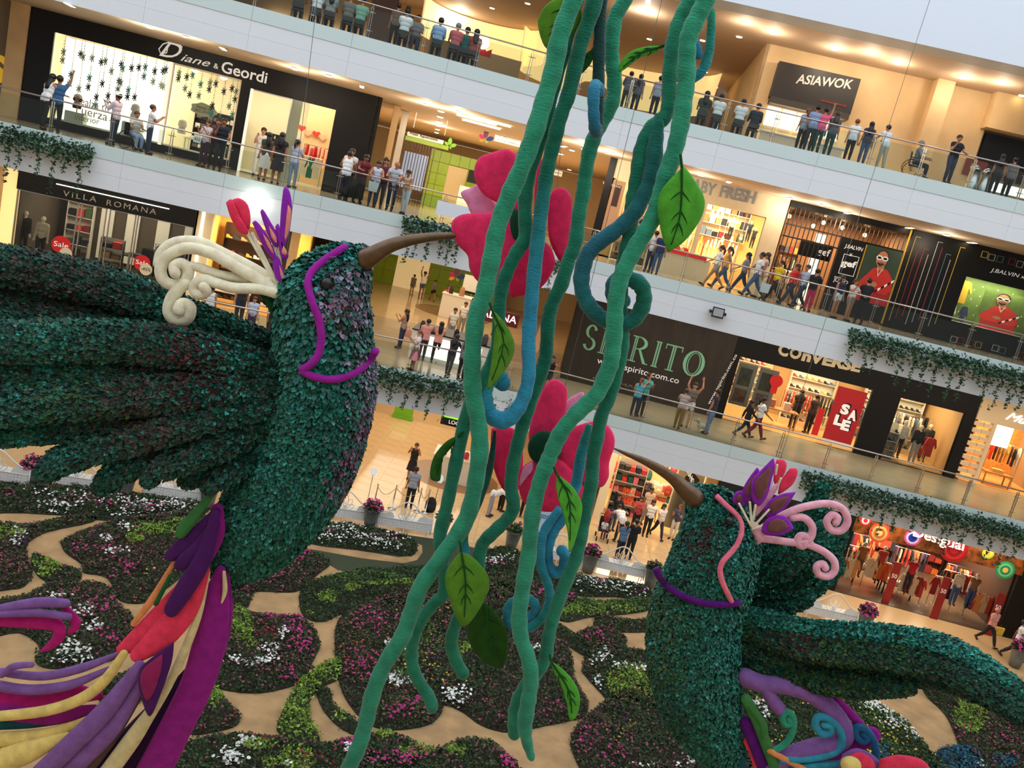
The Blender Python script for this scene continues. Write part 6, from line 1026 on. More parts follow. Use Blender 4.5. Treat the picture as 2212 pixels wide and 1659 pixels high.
def bed(label, poly, h=.28, base='d', fol=(), fl=(), dens=520, sprinkle=('s', 30)):
    """poly in pixels; fol: (kind, u, v, ru, rv) foliage patches; fl: (colour, u, v, ru, rv, count)"""
    poly = [tuple(q) for q in smoothpath(list(poly) + [poly[0]], 4)[:-1]]; W = [gz(u, v, 0) for u, v in poly]; P2 = [(p.x, p.y) for p in W]; A = np.array(P2); lo, hi = A.min(0), A.max(0); c0 = A.mean(0)
    t = thing('flower_bed', label, 'flower bed', 'W', (c0[0], c0[1], 0), 'flower beds of the atrium garden'); gpoly('soil', poly, mat('bed_soil', (46, 46, 28), .95), .06, .05, t)
    area = (hi - lo).prod(); n = int(area * dens); Q = lo + RNG.random((n, 2)) * (hi - lo); Q = Q[inpoly(Q, P2)]; d = edged(Q, P2); Q = Q + RNG.normal(0, .03, Q.shape); n = len(Q)
    prof = lambda d_: h * np.sqrt(np.clip(d_ / .45, .03, 1)); lump = .05 * (np.sin(Q[:, 0] * 5.1) + np.sin(Q[:, 1] * 6.3 + Q[:, 0] * 2)); z = prof(d) * RNG.uniform(.55, 1.05, n) + lump * (d > .3) + .04
    kinds = np.full(n, base, dtype='<U1'); P3 = np.column_stack([Q, z])
    def pix(P): 
        v = P - EYE; zz = v @ FW; return CX + FPX * (v @ IX) / zz, CY + FPX * (v @ IY) / zz
    uu, vv = pix(P3)
    for k, u, v, ru, rv in fol:
        e = ((uu - u) / ru) ** 2 + ((vv - v) / rv) ** 2; kinds = np.where(e + RNG.normal(0, .15, n) < 1, k, kinds)
    cols = np.zeros((n, 3))
    for k in set(kinds): m_ = kinds == k; C_ = np.array([lin(c) for c in KC[k]]); cols[m_] = C_[RNG.integers(0, len(C_), m_.sum())] * RNG.uniform(.7, 1.3, (m_.sum(), 1))
    P3[:, 2] += np.where(kinds == 'l', .05, 0); scatter('foliage', t, P3, .085, cols, FOL, LSH, .75)
    items = {}
    for k, u, v, ru, rv, cnt in fl:
        a = RNG.uniform(0, 2 * math.pi, cnt); cnt = int(cnt * (.75 if k == 'w' else .42)); a = a[:cnt]; r = RNG.random(cnt) ** .6 * RNG.uniform(.7, 1.5, cnt); pts = np.array([gz(u + ru * r[i] * math.cos(a[i]), v + rv * r[i] * math.sin(a[i]), h * .9) for i in range(cnt)]); items.setdefault(k, []).append(pts)
    if sprinkle and n:
        j = RNG.choice(n, min(n, int(len(Q) / dens * sprinkle[1])), replace=False); items.setdefault(sprinkle[0], []).append(P3[j])
    for k, L in items.items():
        P = np.vstack(L); P = P[inpoly(P[:, :2], P2)]; P[:, 2] = prof(edged(P[:, :2], P2)) + RNG.uniform(.02, .09, len(P)) if len(P) else 0
        scatter({'w': 'white_blossoms', 'k': 'pink_blossoms', 'r': 'red_blossoms', 'y': 'yellow_blossoms', 'v': 'violet_blossoms', 'o': 'orange_blossoms', 's': 'rose_blossoms', 'q': 'pale_pink_blossoms'}[k], t, P, .036 if k in 'wk' else .028, np.array(lin(FC[k])) * RNG.uniform(.75, 1.15, (len(P), 1)), PETM, FSH, .5)
    return t
bed('long back border of white and pink flowers below the left benches', [(-60, 1046), (60, 1050), (180, 1058), (300, 1072), (432, 1092), (440, 1112), (330, 1126), (230, 1127), (150, 1117), (60, 1111), (-60, 1104)], .25, 'd', [], [('w', 120, 1066, 60, 8, 60), ('w', 130, 1092, 50, 8, 90), ('w', 230, 1078, 50, 8, 90), ('w', 320, 1092, 60, 14, 190), ('w', 390, 1092, 45, 14, 140), ('k', 20, 1065, 20, 5, 40), ('k', 210, 1085, 14, 6, 40), ('k', 235, 1090, 10, 5, 30), ('k', 335, 1098, 22, 7, 60), ('w', 270, 1106, 60, 8, 50), ('k', 290, 1096, 20, 5, 30), ('q', 160, 1076, 60, 8, 40)])
bed('far left bed with lime top and rose flowers beside the round sand path', [(-60, 1135), (40, 1140), (90, 1133), (160, 1119), (205, 1118), (195, 1131), (112, 1149), (80, 1162), (58, 1180), (60, 1212), (70, 1240), (58, 1264), (30, 1275), (-60, 1270)], .28, 'p', [('l', 15, 1150, 38, 16), ('d', 130, 1130, 80, 18)], [('w', 40, 1150, 18, 10, 45), ('v', 50, 1160, 16, 22, 120), ('s', 25, 1225, 40, 42, 260), ('w', 28, 1170, 10, 10, 20), ('o', 35, 1240, 30, 30, 25)])
bed('rose flowered bed with lime patches left of the bird tail', [(130, 1174), (141, 1196), (175, 1221), (181, 1240), (219, 1246), (238, 1259), (247, 1287), (266, 1303), (306, 1306), (338, 1290), (400, 1240), (440, 1190), (450, 1130), (420, 1112), (330, 1120), (250, 1129), (206, 1143), (175, 1152)], .28, 'p', [('l', 335, 1142, 62, 14), ('l', 290, 1165, 20, 12), ('l', 390, 1130, 30, 10)], [('s', 240, 1205, 110, 30, 420), ('k', 210, 1180, 60, 20, 120), ('w', 268, 1140, 14, 10, 40), ('w', 232, 1165, 14, 8, 36), ('w', 250, 1195, 26, 8, 50), ('r', 300, 1185, 60, 14, 70), ('k', 270, 1225, 40, 14, 90), ('y', 325, 1238, 14, 8, 14), ('o', 290, 1285, 40, 20, 40), ('v', 205, 1165, 12, 6, 30)])
bed('small lime cushion plant by the sand path at far left', [(66, 1215), (76, 1200), (120, 1222), (168, 1235), (176, 1250), (160, 1262), (110, 1262), (80, 1245)], .24, 'd', [('l', 96, 1228, 36, 22)], [('o', 150, 1248, 20, 12, 14)])
bed('rose and white bed behind the lavender tail tips', [(60, 1290), (85, 1275), (120, 1265), (230, 1270), (255, 1310), (285, 1335), (290, 1362), (270, 1400), (240, 1430), (150, 1446), (100, 1446), (75, 1430), (85, 1400), (40, 1370), (-40, 1380), (-40, 1320)], .28, 'p', [('d', 110, 1400, 60, 40)], [('s', 190, 1310, 80, 40, 380), ('w', 175, 1320, 22, 12, 40), ('w', 200, 1355, 18, 14, 40), ('w', 160, 1408, 38, 22, 150), ('w', 120, 1290, 26, 8, 40), ('k', 240, 1370, 30, 30, 60), ('k', 230, 1300, 30, 20, 50)])
bed('dark bed peeking between the yellow and lavender tail feathers', [(200, 1490), (260, 1460), (330, 1440), (345, 1480), (300, 1520), (230, 1530)], .25, 'd', [], [('s', 270, 1480, 40, 30, 30)])
bed('pink bed with lime edge right of the left bird body', [(470, 1238), (520, 1216), (560, 1195), (612, 1172), (625, 1190), (640, 1187), (700, 1208), (712, 1222), (690, 1240), (650, 1275), (620, 1282), (560, 1280), (545, 1288), (535, 1315), (515, 1318), (490, 1300), (470, 1280)], .28, 'd', [('l', 560, 1204, 62, 14), ('p', 600, 1250, 110, 34)], [('k', 645, 1200, 24, 18, 170), ('k', 520, 1265, 30, 14, 130), ('s', 600, 1245, 70, 28, 320), ('k', 580, 1240, 40, 16, 90), ('r', 640, 1262, 30, 12, 60), ('k', 695, 1222, 12, 10, 40)])
bed('white and pink border bed on the green carpet in front of the benches', [(625, 1166), (648, 1146), (690, 1134), (740, 1136), (820, 1148), (880, 1164), (900, 1180), (888, 1204), (820, 1196), (740, 1188), (680, 1180)], .24, 'd', [], [('w', 720, 1142, 60, 9, 130), ('k', 700, 1148, 40, 5, 70), ('w', 770, 1160, 80, 9, 150), ('w', 690, 1156, 30, 6, 50), ('k', 810, 1158, 50, 5, 70), ('w', 820, 1172, 40, 7, 70), ('q', 850, 1170, 24, 6, 36), ('w', 860, 1182, 20, 6, 26)], sprinkle=('w', 4))
bed('dark green and lime shrub bed left of the vine ends', [(645, 1292), (655, 1270), (690, 1255), (760, 1240), (800, 1233), (830, 1236), (910, 1229), (960, 1236), (1010, 1250), (1010, 1300), (900, 1312), (790, 1305), (765, 1322), (730, 1332), (700, 1345), (670, 1342), (650, 1325)], .32, 'd', [('l', 830, 1258, 80, 7), ('l', 710, 1290, 22, 14), ('l', 660, 1328, 14, 8), ('m', 780, 1245, 90, 14), ('l', 760, 1270, 20, 8)], [('s', 900, 1300, 70, 12, 60)], sprinkle=None)
bed('largest round bed of mixed flowers under the vine ends', [(722, 1372), (735, 1336), (790, 1310), (880, 1272), (1000, 1256), (1100, 1266), (1180, 1312), (1190, 1380), (1225, 1400), (1236, 1440), (1240, 1470), (1268, 1520), (1262, 1550), (1220, 1562), (1180, 1570), (1100, 1585), (1040, 1570), (1000, 1542), (960, 1526), (950, 1548), (920, 1570), (850, 1580), (800, 1570), (770, 1545), (740, 1500), (725, 1440)], .3, 'p', [('m', 900, 1400, 60, 70), ('d', 980, 1450, 90, 50), ('l', 1000, 1400, 20, 14), ('m', 880, 1520, 60, 20), ('d', 850, 1575, 90, 16)], [('k', 805, 1340, 50, 26, 230), ('k', 780, 1440, 30, 34, 210), ('k', 870, 1530, 50, 16, 170), ('k', 910, 1515, 14, 10, 60), ('w', 862, 1472, 26, 14, 100), ('w', 983, 1500, 30, 12, 90), ('w', 840, 1392, 10, 10, 30), ('w', 870, 1405, 14, 6, 20), ('y', 900, 1330, 70, 26, 80), ('y', 900, 1400, 60, 40, 90), ('y', 940, 1460, 80, 26, 70), ('v', 940, 1420, 26, 12, 70), ('o', 760, 1390, 30, 40, 80), ('r', 780, 1400, 40, 60, 110), ('s', 880, 1290, 90, 20, 200), ('k', 1000, 1560, 60, 20, 120), ('k', 1150, 1540, 90, 30, 150), ('s', 1060, 1530, 120, 40, 200), ('k', 960, 1300, 40, 20, 80), ('v', 1150, 1390, 20, 20, 50), ('w', 1155, 1400, 12, 10, 20)])
bed('round pink and white bed right of the magenta tail', [(480, 1336), (505, 1308), (540, 1330), (600, 1334), (650, 1340), (680, 1368), (690, 1400), (672, 1440), (682, 1460), (640, 1482), (560, 1500), (480, 1492), (450, 1470), (455, 1400)], .28, 'p', [('l', 520, 1350, 26, 40), ('l', 540, 1390, 16, 12), ('d', 560, 1480, 110, 20)], [('k', 630, 1350, 30, 24, 160), ('k', 655, 1385, 26, 26, 140), ('w', 580, 1402, 26, 10, 40), ('w', 610, 1370, 10, 16, 30), ('w', 540, 1432, 50, 9, 80), ('w', 590, 1420, 12, 12, 26), ('r', 575, 1370, 26, 16, 90), ('k', 640, 1455, 34, 14, 70), ('s', 600, 1440, 80, 40, 260), ('k', 590, 1335, 24, 8, 50)])
bed('bright lime strip curving down beside the sand circle', [(735, 1428), (700, 1440), (660, 1465), (630, 1500), (605, 1550), (598, 1580), (630, 1606), (690, 1606), (668, 1560), (668, 1520), (690, 1490), (735, 1466)], .3, 'l', [], [], sprinkle=None)
bed('thin dark hedge arc right of the lime strip', [(680, 1490), (712, 1498), (722, 1530), (760, 1556), (782, 1572), (772, 1592), (730, 1572), (695, 1532)], .3, 'd', [('l', 730, 1548, 18, 12)], [], sprinkle=None)
bed('small dark rose bed beside the magenta tail bottom', [(396, 1572), (420, 1490), (455, 1482), (490, 1520), (515, 1545), (510, 1570), (460, 1585), (415, 1590)], .28, 'p', [('l', 455, 1505, 26, 24)], [('r', 500, 1540, 14, 12, 24), ('s', 460, 1560, 40, 20, 40)])
bed('bed with white flowers along the bottom edge left of centre', [(350, 1720), (375, 1650), (400, 1610), (500, 1592), (620, 1602), (700, 1612), (748, 1600), (800, 1615), (835, 1660), (880, 1720)], .28, 'd', [('l', 560, 1610, 40, 12), ('l', 640, 1640, 40, 30), ('l', 580, 1650, 20, 14)], [('w', 530, 1610, 24, 12, 60), ('w', 500, 1640, 30, 16, 80), ('w', 755, 1625, 14, 14, 36), ('w', 620, 1655, 14, 6, 14), ('r', 570, 1592, 40, 6, 50), ('r', 700, 1645, 50, 20, 60), ('k', 760, 1600, 30, 10, 60), ('s', 600, 1630, 160, 40, 90)])
bed('rose rimmed bed at the bottom edge left of the vine tip', [(760, 1610), (820, 1588), (880, 1602), (930, 1625), (1000, 1600), (1060, 1610), (1100, 1640), (1118, 1660), (1125, 1720), (800, 1720)], .28, 'd', [('l', 830, 1585, 22, 10), ('l', 900, 1620, 40, 14), ('l', 985, 1622, 24, 12)], [('k', 860, 1640, 60, 16, 130), ('k', 1095, 1645, 16, 22, 90), ('s', 850, 1630, 60, 20, 100), ('s', 1050, 1620, 40, 20, 60)])
bed('dark flower bed at the bottom edge left of the right bird', [(1230, 1610), (1245, 1572), (1300, 1522), (1330, 1500), (1400, 1480), (1450, 1490), (1600, 1600), (1650, 1720), (1290, 1720), (1250, 1660)], .28, 'p', [('d', 1400, 1560, 90, 60)], [('k', 1270, 1590, 30, 34, 110), ('y', 1360, 1580, 40, 30, 36), ('k', 1330, 1620, 40, 30, 60), ('v', 1345, 1545, 26, 16, 60), ('w', 1500, 1640, 30, 12, 40), ('w', 1420, 1655, 60, 6, 24), ('s', 1330, 1600, 60, 60, 140)])
bed('lime and white bed beside the right bird belly', [(1255, 1452), (1268, 1410), (1300, 1390), (1340, 1405), (1400, 1420), (1430, 1500), (1430, 1530), (1380, 1524), (1330, 1526), (1290, 1492)], .3, 'd', [('l', 1365, 1475, 56, 40), ('p', 1265, 1440, 20, 40)], [('w', 1300, 1420, 22, 18, 80), ('w', 1290, 1468, 14, 14, 40), ('w', 1350, 1442, 30, 10, 50), ('w', 1385, 1448, 16, 6, 20), ('v', 1330, 1410, 20, 8, 30), ('v', 1380, 1430, 20, 10, 30)])
bed('narrow dark hedge right of the blue spiral', [(1195, 1350), (1215, 1358), (1272, 1398), (1292, 1402), (1282, 1420), (1255, 1416), (1200, 1376)], .3, 'd', [], [], sprinkle=None)
bed('small pink bed between the hedge and the right bird', [(1238, 1376), (1280, 1358), (1340, 1374), (1352, 1394), (1330, 1420), (1290, 1414)], .28, 'p', [], [('k', 1275, 1372, 34, 12, 110), ('s', 1300, 1395, 40, 18, 120), ('o', 1300, 1385, 20, 8, 10)])
bed('lime border strip in front of the right bird chest', [(1205, 1342), (1240, 1300), (1300, 1304), (1400, 1298), (1400, 1320), (1340, 1330), (1270, 1336), (1230, 1346)], .3, 'm', [('l', 1290, 1318, 100, 14)], [], sprinkle=None)
bed('white and pink back border between the vines and the right bird', [(1040, 1196), (1060, 1190), (1100, 1190), (1240, 1246), (1330, 1258), (1400, 1274), (1400, 1298), (1330, 1292), (1240, 1288), (1150, 1256), (1050, 1242)], .26, 'd', [], [('w', 1070, 1210, 40, 10, 90), ('k', 1080, 1216, 30, 6, 50), ('w', 1270, 1256, 36, 9, 110), ('w', 1330, 1268, 40, 9, 110), ('k', 1300, 1258, 20, 6, 40), ('w', 1370, 1285, 30, 8, 60), ('k', 1385, 1275, 14, 8, 40), ('v', 1280, 1280, 50, 6, 40)], sprinkle=('w', 4))
bed('dark bed with pink tuft left of the back border', [(1050, 1244), (1100, 1250), (1150, 1262), (1240, 1292), (1240, 1306), (1200, 1320), (1150, 1300), (1060, 1290), (1030, 1270)], .3, 'd', [('l', 1080, 1280, 26, 10), ('m', 1060, 1262, 20, 16)], [('k', 1165, 1278, 14, 10, 40), ('k', 1235, 1290, 14, 12, 60)])
bed('dark hedge bed above the small pink bed', [(1280, 1350), (1292, 1330), (1340, 1344), (1410, 1344), (1410, 1366), (1310, 1366)], .3, 'd', [], [('o', 1300, 1345, 10, 6, 8)])
bed('wide bed under the right bird tail with a white flower band and yellow dots', [(1590, 1440), (1700, 1470), (1830, 1496), (1900, 1530), (1960, 1570), (2010, 1630), (2060, 1720), (1600, 1720)], .28, 'd', [('m', 1880, 1580, 70, 60), ('b', 1905, 1620, 20, 14)], [('w', 1850, 1502, 30, 12, 90), ('w', 1890, 1525, 34, 14, 150), ('w', 1935, 1555, 34, 18, 150), ('w', 1975, 1580, 16, 20, 70), ('y', 1900, 1590, 70, 40, 160), ('y', 1760, 1510, 40, 20, 60), ('w', 1630, 1520, 20, 10, 70), ('w', 1650, 1540, 12, 14, 40)], sprinkle=('y', 14))
bed('bed with a tall lime cushion and rose flowers at the right edge', [(1985, 1470), (2080, 1480), (2240, 1540), (2240, 1720), (2085, 1720), (2070, 1620), (2062, 1590), (2040, 1545), (2000, 1505)], .3, 'p', [('l', 2094, 1530, 40, 54), ('l', 2060, 1520, 14, 20), ('d', 2040, 1510, 30, 30), ('b', 2170, 1640, 30, 14)], [('s', 2160, 1580, 60, 60, 260), ('k', 2075, 1580, 20, 14, 70), ('k', 2190, 1600, 30, 40, 60)])
bed('cushion of blue grey plants at the bottom right', [(2010, 1640), (2040, 1618), (2090, 1622), (2120, 1640), (2135, 1665), (2130, 1720), (2030, 1720)], .34, 'b', [], [('w', 2120, 1650, 20, 8, 16)], sprinkle=None)
# ---------------------------------------------------------------- benches and pots
IRON = mat('white_iron', (232, 228, 220), .4); ZINC = mat('zinc_pot', (120, 122, 118), .5, .3, var=.2, vscale=6)
def bench(u, v, ang, label):
    p = gz(u, v, 0); t = thing('garden_bench', label, 'bench', 'W', (0, 0, 0), 'white ornate benches round the garden'); W_ = 1.0; BASE[t.name] = ('W', Vector((0, 0, 0)))
    arch = [(x, .54 + .46 * math.exp(-(x / .5) ** 2) + .04) for x in np.linspace(-W_, W_, 21)]
    m = MB(); m.tube([(x, 0, z) for x, z in arch], .022, 6); m.tube([(-W_, 0, .06), (-W_, 0, arch[0][1])], .022, 6); m.tube([(W_, 0, .06), (W_, 0, arch[0][1])], .022, 6); m.tube([(-W_, 0, .42), (W_, 0, .42)], .02, 6); m.build('back_frame', IRON, t, smooth=True)
    m = MB()
    for sx in (-1, 1): m.prism([(sx * x, -.008, z) for x, z in [(.42, .42), (1.0, .42), (1.0, .56), (.8, .57), (.62, .64), (.5, .6)]], (0, .016, 0))
    for x in np.linspace(-.95, .95, 20): m.box(x - .012, x + .012, -.008, .008, .14, .42)
    for z in (.14, .22, .3, .36): m.box(-W_, W_, -.008, .008, z, z + .035)
    m.box(-W_, W_, 0, .004, .16, .42)
    m.build('perforated_panel', IRON, t)
    for a in (-1.1, -.55, 0, .55, 1.1):
        L = .44 * (1.05 - .25 * abs(a)); pts = []
        for q in np.linspace(0, 2 * math.pi, 13): r = L * (.5 - .5 * math.cos(q)); w_ = .085 * math.sin(q); pts.append((math.sin(a) * r + math.cos(a) * w_, 0, .44 + math.cos(a) * r - math.sin(a) * w_))
        MB().tube(pts, .013, 5).build('petal_hoop', IRON, t)
    m = MB()
    for i in range(6): m.box(-W_, W_, -.07 - i * .075, -.01 - i * .075, .4, .42)
    m.build('seat', IRON, t)
    for x in (-.92, 0, .92):
        for y in (-.42, 0): MB().cyl((x, y, 0), (x, y, .4), .018, n=6).build('leg', IRON, t)
    t.matrix_world = Matrix.Translation((p.x, p.y, .03)) @ Matrix.Rotation(ang, 4, 'Z') @ Matrix.Diagonal((1, 1, 1.15, 1)); return t
aL, aR = math.atan(.2156), math.atan(.02)
for u, v, a, lb in ((-12, 1048, aL, 'white ornate bench cut by the left picture edge'), (160, 1062, aL, 'white ornate bench below the long wing feathers at left'), (372, 1086, aL, 'white ornate bench below the short wing feathers'), (738, 1128, aL, 'white ornate bench half hidden by the left bird belly'), (870, 1152, aL, 'white ornate bench between two flower pots in front of the man in grey'), (1200, 1220, aR, 'white ornate bench end hidden behind the vines'), (1332, 1246, aR, 'white ornate bench with the dark couple behind it'), (1790, 1346, aR, 'white ornate bench between the right wing and the colourful shop')): bench(u, v, a + math.pi, lb)
def pot(u, v, label, pink=True, s=1.0):
    p = gz(u, v, 0); t = thing('flower_pot', label, 'flower pot', 'W', (p.x, p.y, 0), 'zinc flower pots round the garden')
    MB().lathe([(.2 * s, 0), (.24 * s, .3 * s), (.29 * s, .68 * s), (.305 * s, .7 * s), (.305 * s, .73 * s), (.27 * s, .73 * s), (.26 * s, .66 * s)], (p.x, p.y, 0.02), 20).build('tapered_pot', ZINC, t, smooth=True)
    n = 420; q = RNG.normal(0, 1, (n, 3)); q /= np.linalg.norm(q, axis=1)[:, None]; q[:, 2] = np.abs(q[:, 2]); P = np.array([p.x, p.y, .72 * s]) + q * np.array([.36, .36, .34]) * s * RNG.uniform(.5, 1, (n, 1)); C_ = np.array([lin(c) for c in KC['d'] + KC['m']]); scatter('foliage', t, P, .1, C_[RNG.integers(0, len(C_), n)], FOL, LSH, .9)
    k = 70 if pink else 14; P = np.array([p.x, p.y, .74 * s]) + q[:k] * np.array([.36, .36, .4]) * s; scatter('blossoms', t, P, .05, np.array(lin(FC['k' if pink else 's'])) * RNG.uniform(.7, 1.2, (k, 1)), PETM, FSH, .8)
for u, v, lb, pk in ((65, 1052, 'zinc pot of pink flowers between the two leftmost benches', 1), (268, 1074, 'zinc pot half hidden by the wing feather tips', 1), (446, 1098, 'zinc pot beside the green tail sepal', 0), (797, 1140, 'zinc pot of bright pink flowers left of the middle bench', 1), (950, 1160, 'zinc pot of pale flowers right of the middle bench', 0), (1102, 1186, 'zinc pot of green leaves between the vine ends', 0), (1268, 1236, 'zinc pot of pink flowers left of the bench with the couple', 1), (1402, 1268, 'zinc pot with green plant beside the right bird chest', 0), (1862, 1362, 'zinc pot with a pink flower tuft in front of the colourful shop', 1), (2190, 1440, 'zinc pot of mauve flowers at the right picture edge', 1)): pot(u, v, lb, pk)
# ---------------------------------------------------------------- ivy troughs on the slab edges
IVY = [(50, 78, 50), (66, 98, 62), (36, 56, 38), (90, 120, 84), (44, 84, 66)]
def ivy(f, s0, s1, ztop, label, strands, drop=.35):
    t = thing('ivy_planter', label, 'planter', f, (s0, 0, ztop)); bx('trough', WHITE, s0, s1, -.32, -.03, ztop - .42, ztop - .12, t); n = int((s1 - s0) * 420)
    P = np.column_stack([RNG.uniform(s0 - .1, s1 + .1, n), RNG.normal(-.28, .12, n), ztop - .08 + RNG.normal(0, .13, n) - np.abs(RNG.normal(0, drop * .6, n)) * (RNG.random(n) < .55)]); P[:, 1] = np.minimum(P[:, 1], -.05); P[:, 1] -= .12 * (P[:, 2] < ztop - .15); C_ = np.array([lin(c) for c in IVY]); scatter('foliage', t, P, .13, C_[RNG.integers(0, 5, n)] * RNG.uniform(.7, 1.2, (n, 1)), FOL, LSH, 1.3)
    for i in range(strands):
        s = s0 + (i + RNG.uniform(.2, .8)) * (s1 - s0) / strands; L = RNG.uniform(.5, 1.5); z = np.arange(0, L, .05); x = s + .03 * np.sin(z * 9 + i); Q = np.column_stack([x, np.full(len(z), -.36), ztop - .25 - z]); st = MB().tube(Q.tolist()[::3] or Q.tolist(), .006, 4).build('hanging_strand', mat('ivy_stem', (60, 70, 44), .8), t)
        k = len(z) * 2; R_ = np.repeat(Q, 2, 0) + RNG.normal(0, .05, (k, 3)); R_[:, 1] = np.minimum(R_[:, 1], -.3); o = scatter('strand_leaves', t, R_, .12, C_[RNG.integers(0, 5, k)], FOL, LSH, 1.6); o.parent = st
a = lambda f, u, v: U(f, u, v, -.2)[0]
ivy('L', a('L', -60, 270), a('L', 196, 330), Z[3] - .25, 'ivy trough with hanging strands at the upper left slab edge', 8); ivy('L', a('L', 874, 484), a('L', 1004, 520), Z[3] - .1, 'ivy trough behind the left bird beak', 6)
ivy('L', a('L', 800, 800), a('L', 1015, 850), Z[2] - .15, 'ivy trough on the second level edge above the hall entrance', 7); ivy('R', a('R', 1176, 560), a('R', 1200, 590), Z[3] - .3, 'short ivy tuft beside the upper pink flower', 1); ivy('R', a('R', 1840, 718), a('R', 2260, 820), Z[3] - .3, 'long ivy trough above the sneaker shop', 16); ivy('R', a('R', 1740, 1018), a('R', 2260, 1150), Z[2] - .3, 'long ivy trough above the colourful ground floor shop', 18)
ivy('R', a('R', 1040, 850), a('R', 1100, 870), Z[2] - .15, 'ivy tuft glimpsed inside the blue vine hook', 2)
# ================================================================ hall behind the vines, kiosks, fittings
GREENT = mat('green_tile', (140, 172, 40), .3, var=.08, vscale=3); LOGO = [(90, 40, 70), (36, 44, 100), (150, 40, 70), (226, 120, 50), (110, 160, 60)]
def rectpx(name, m, parent, f, u0, v0, u1, v1, c, th=.05):
    a, b = U(f, u0, v0, c), U(f, u1, v1, c); return bx(name, m, min(a[0], b[0]), max(a[0], b[0]), c, c + th, min(a[2], b[2]), max(a[2], b[2]), parent)
def board(name, label, cat, f, u0, v0, u1, v1, c, m, th=.05, lines=(), tm=None):
    a, b = U(f, u0, v0, c), U(f, u1, v1, c); s0, s1, z0, z1 = min(a[0], b[0]), max(a[0], b[0]), min(a[2], b[2]), max(a[2], b[2]); t = thing(name, label, cat, f, (s0, c, z0)); bx('board', m, s0, s1, c, c + th, z0, z1, t)
    for i, s in enumerate(lines): h = (z1 - z0) / (len(lines) + .3); text(s, 'sign_text', tm or BLACK, t, f, (s0 + .08 * (s1 - s0), s1 - .08 * (s1 - s0), z1 - (i + .85) * h, z1 - (i + .35) * h, c), .006)
    return t
def logo(u, v, c, r, label, f='L', one=None):
    p = U(f, u, v, c); t = thing('flower_logo', label, 'sign', f, tuple(p))
    for i, a in enumerate((.0, 1.15, -1.0, -2.0, 2.2)):
        L = r * (1.1, 1.0, .8, .55, .45)[i]; q = [(math.sin(a) * x + math.cos(a) * y, -math.sin(a) * y + math.cos(a) * x) for x, y in [(.12 * L, 0), (.35 * L, .2 * L), (.7 * L, .26 * L), (1 * L, .08 * L), (1 * L, -.08 * L), (.7 * L, -.26 * L), (.35 * L, -.2 * L)]]
        MB().prism([(p[0] + x, c, p[2] + z) for x, z in q], (0, .03, 0)).build('petal', cm(one or LOGO[i]), t)
t = board('hanging_sign', 'white hanging sign naming the plaza over the third level hall', 'sign', 'L', 881, 284, 957, 312, 8, mat('sign_white', (240, 236, 220), .5)); b_ = BASE[t.name][1]
textpx('Plaza Aguacatala', 'sign_text', mat('sign_dark', (60, 52, 40), .6), t, 'L', 885, 291, 945, 306, 7, 8); bx('green_edge', GREENT, b_[0] - .05, b_[0] + 1.9, 8, 8.1, b_[2] - .2, b_[2] - .02, t)
for x in (.2, 1.6): bx('hanger_rod', STEEL, b_[0] + x, b_[0] + x + .02, 8.02, 8.04, b_[2] + .4, 15.34, t)
t = thing('green_wall', 'lime green tiled wall with doorway at the end of the third level hall', 'wall panel', 'L', (-4, 21, z3)); a, b = U('L', 930, 335, 21), U('L', 1075, 470, 21)
for i in range(8):
    for j in range(5):
        if i in (2, 3) and j < 4: continue
        w_ = (b[0] - a[0]) / 8; bx('green_panel', GREENT, a[0] + i * w_ + .01, a[0] + (i + 1) * w_ - .01, 21, 21.1, z3 + j * .66, z3 + (j + 1) * .66 - .02, t)
bx('doorway', mat('door_lit', (200, 180, 130), .5), a[0] + 2 * (b[0] - a[0]) / 8, a[0] + 4 * (b[0] - a[0]) / 8, 21.05, 21.1, z3, z3 + 2.6, t)
logo(1047, 302, 9, .42, 'five petal coloured flower logo hanging in the third level hall'); logo(970, 316, 10, .35, 'single green leaf logo on the third level hall wall', one=(120, 176, 60))
board('info_board', 'white information board beside the flower logo', 'sign', 'L', 1071, 288, 1122, 318, 9, mat('sign_white', (240, 236, 220), .5), lines=('12  Plazoleta', '13  Pub La Bahia'), tm=mat('sign_dark', (60, 52, 40), .6)); board('exit_sign', 'green arrow sign under the third level hall ceiling', 'sign', 'L', 1102, 277, 1126, 292, 7, mat('exit_green', (30, 80, 60), .5)); board('hanging_sign', 'second plaza sign half hidden behind the vines', 'sign', 'R', 1180, 362, 1213, 382, 9, mat('sign_white', (240, 236, 220), .5), lines=('Aguacatala',))
t = thing('barred_gate', 'dark barred gate with a blue lit window in the third level hall', 'gate', 'L', (-6, 14, z3)); a, b = U('L', 866, 300, 14), U('L', 922, 400, 14); bx('blue_window', mat('blue_glow', (150, 176, 214), .5, emit=.25), a[0] + .3, b[0] - .2, 14.2, 14.25, z3 + .8, z3 + 2.6, t)
for i in range(13): bx('bar', DARKW, a[0] + i * (b[0] - a[0]) / 12, a[0] + i * (b[0] - a[0]) / 12 + .04, 14, 14.04, z3, 14.4, t)
bx('top_rail', DARKW, a[0], b[0], 13.98, 14.06, 14.4, 14.55, t)
for i, (u0, u1, cc, lb) in enumerate(((838, 852, 7, WALLT), (858, 872, 9, mat('white_column', (220, 212, 200), .6)))): a, b = U('L', u0, 300, cc), U('L', u1, 300, cc); struct(bx('wall_column', lb, a[0], b[0], cc, cc + .5, z3, 15.34, f='L'))
t = thing('light_trough', 'recessed bright ceiling trough in the third level hall', 'ceiling lamp', 'L', (-2.5, 5, 15.3))
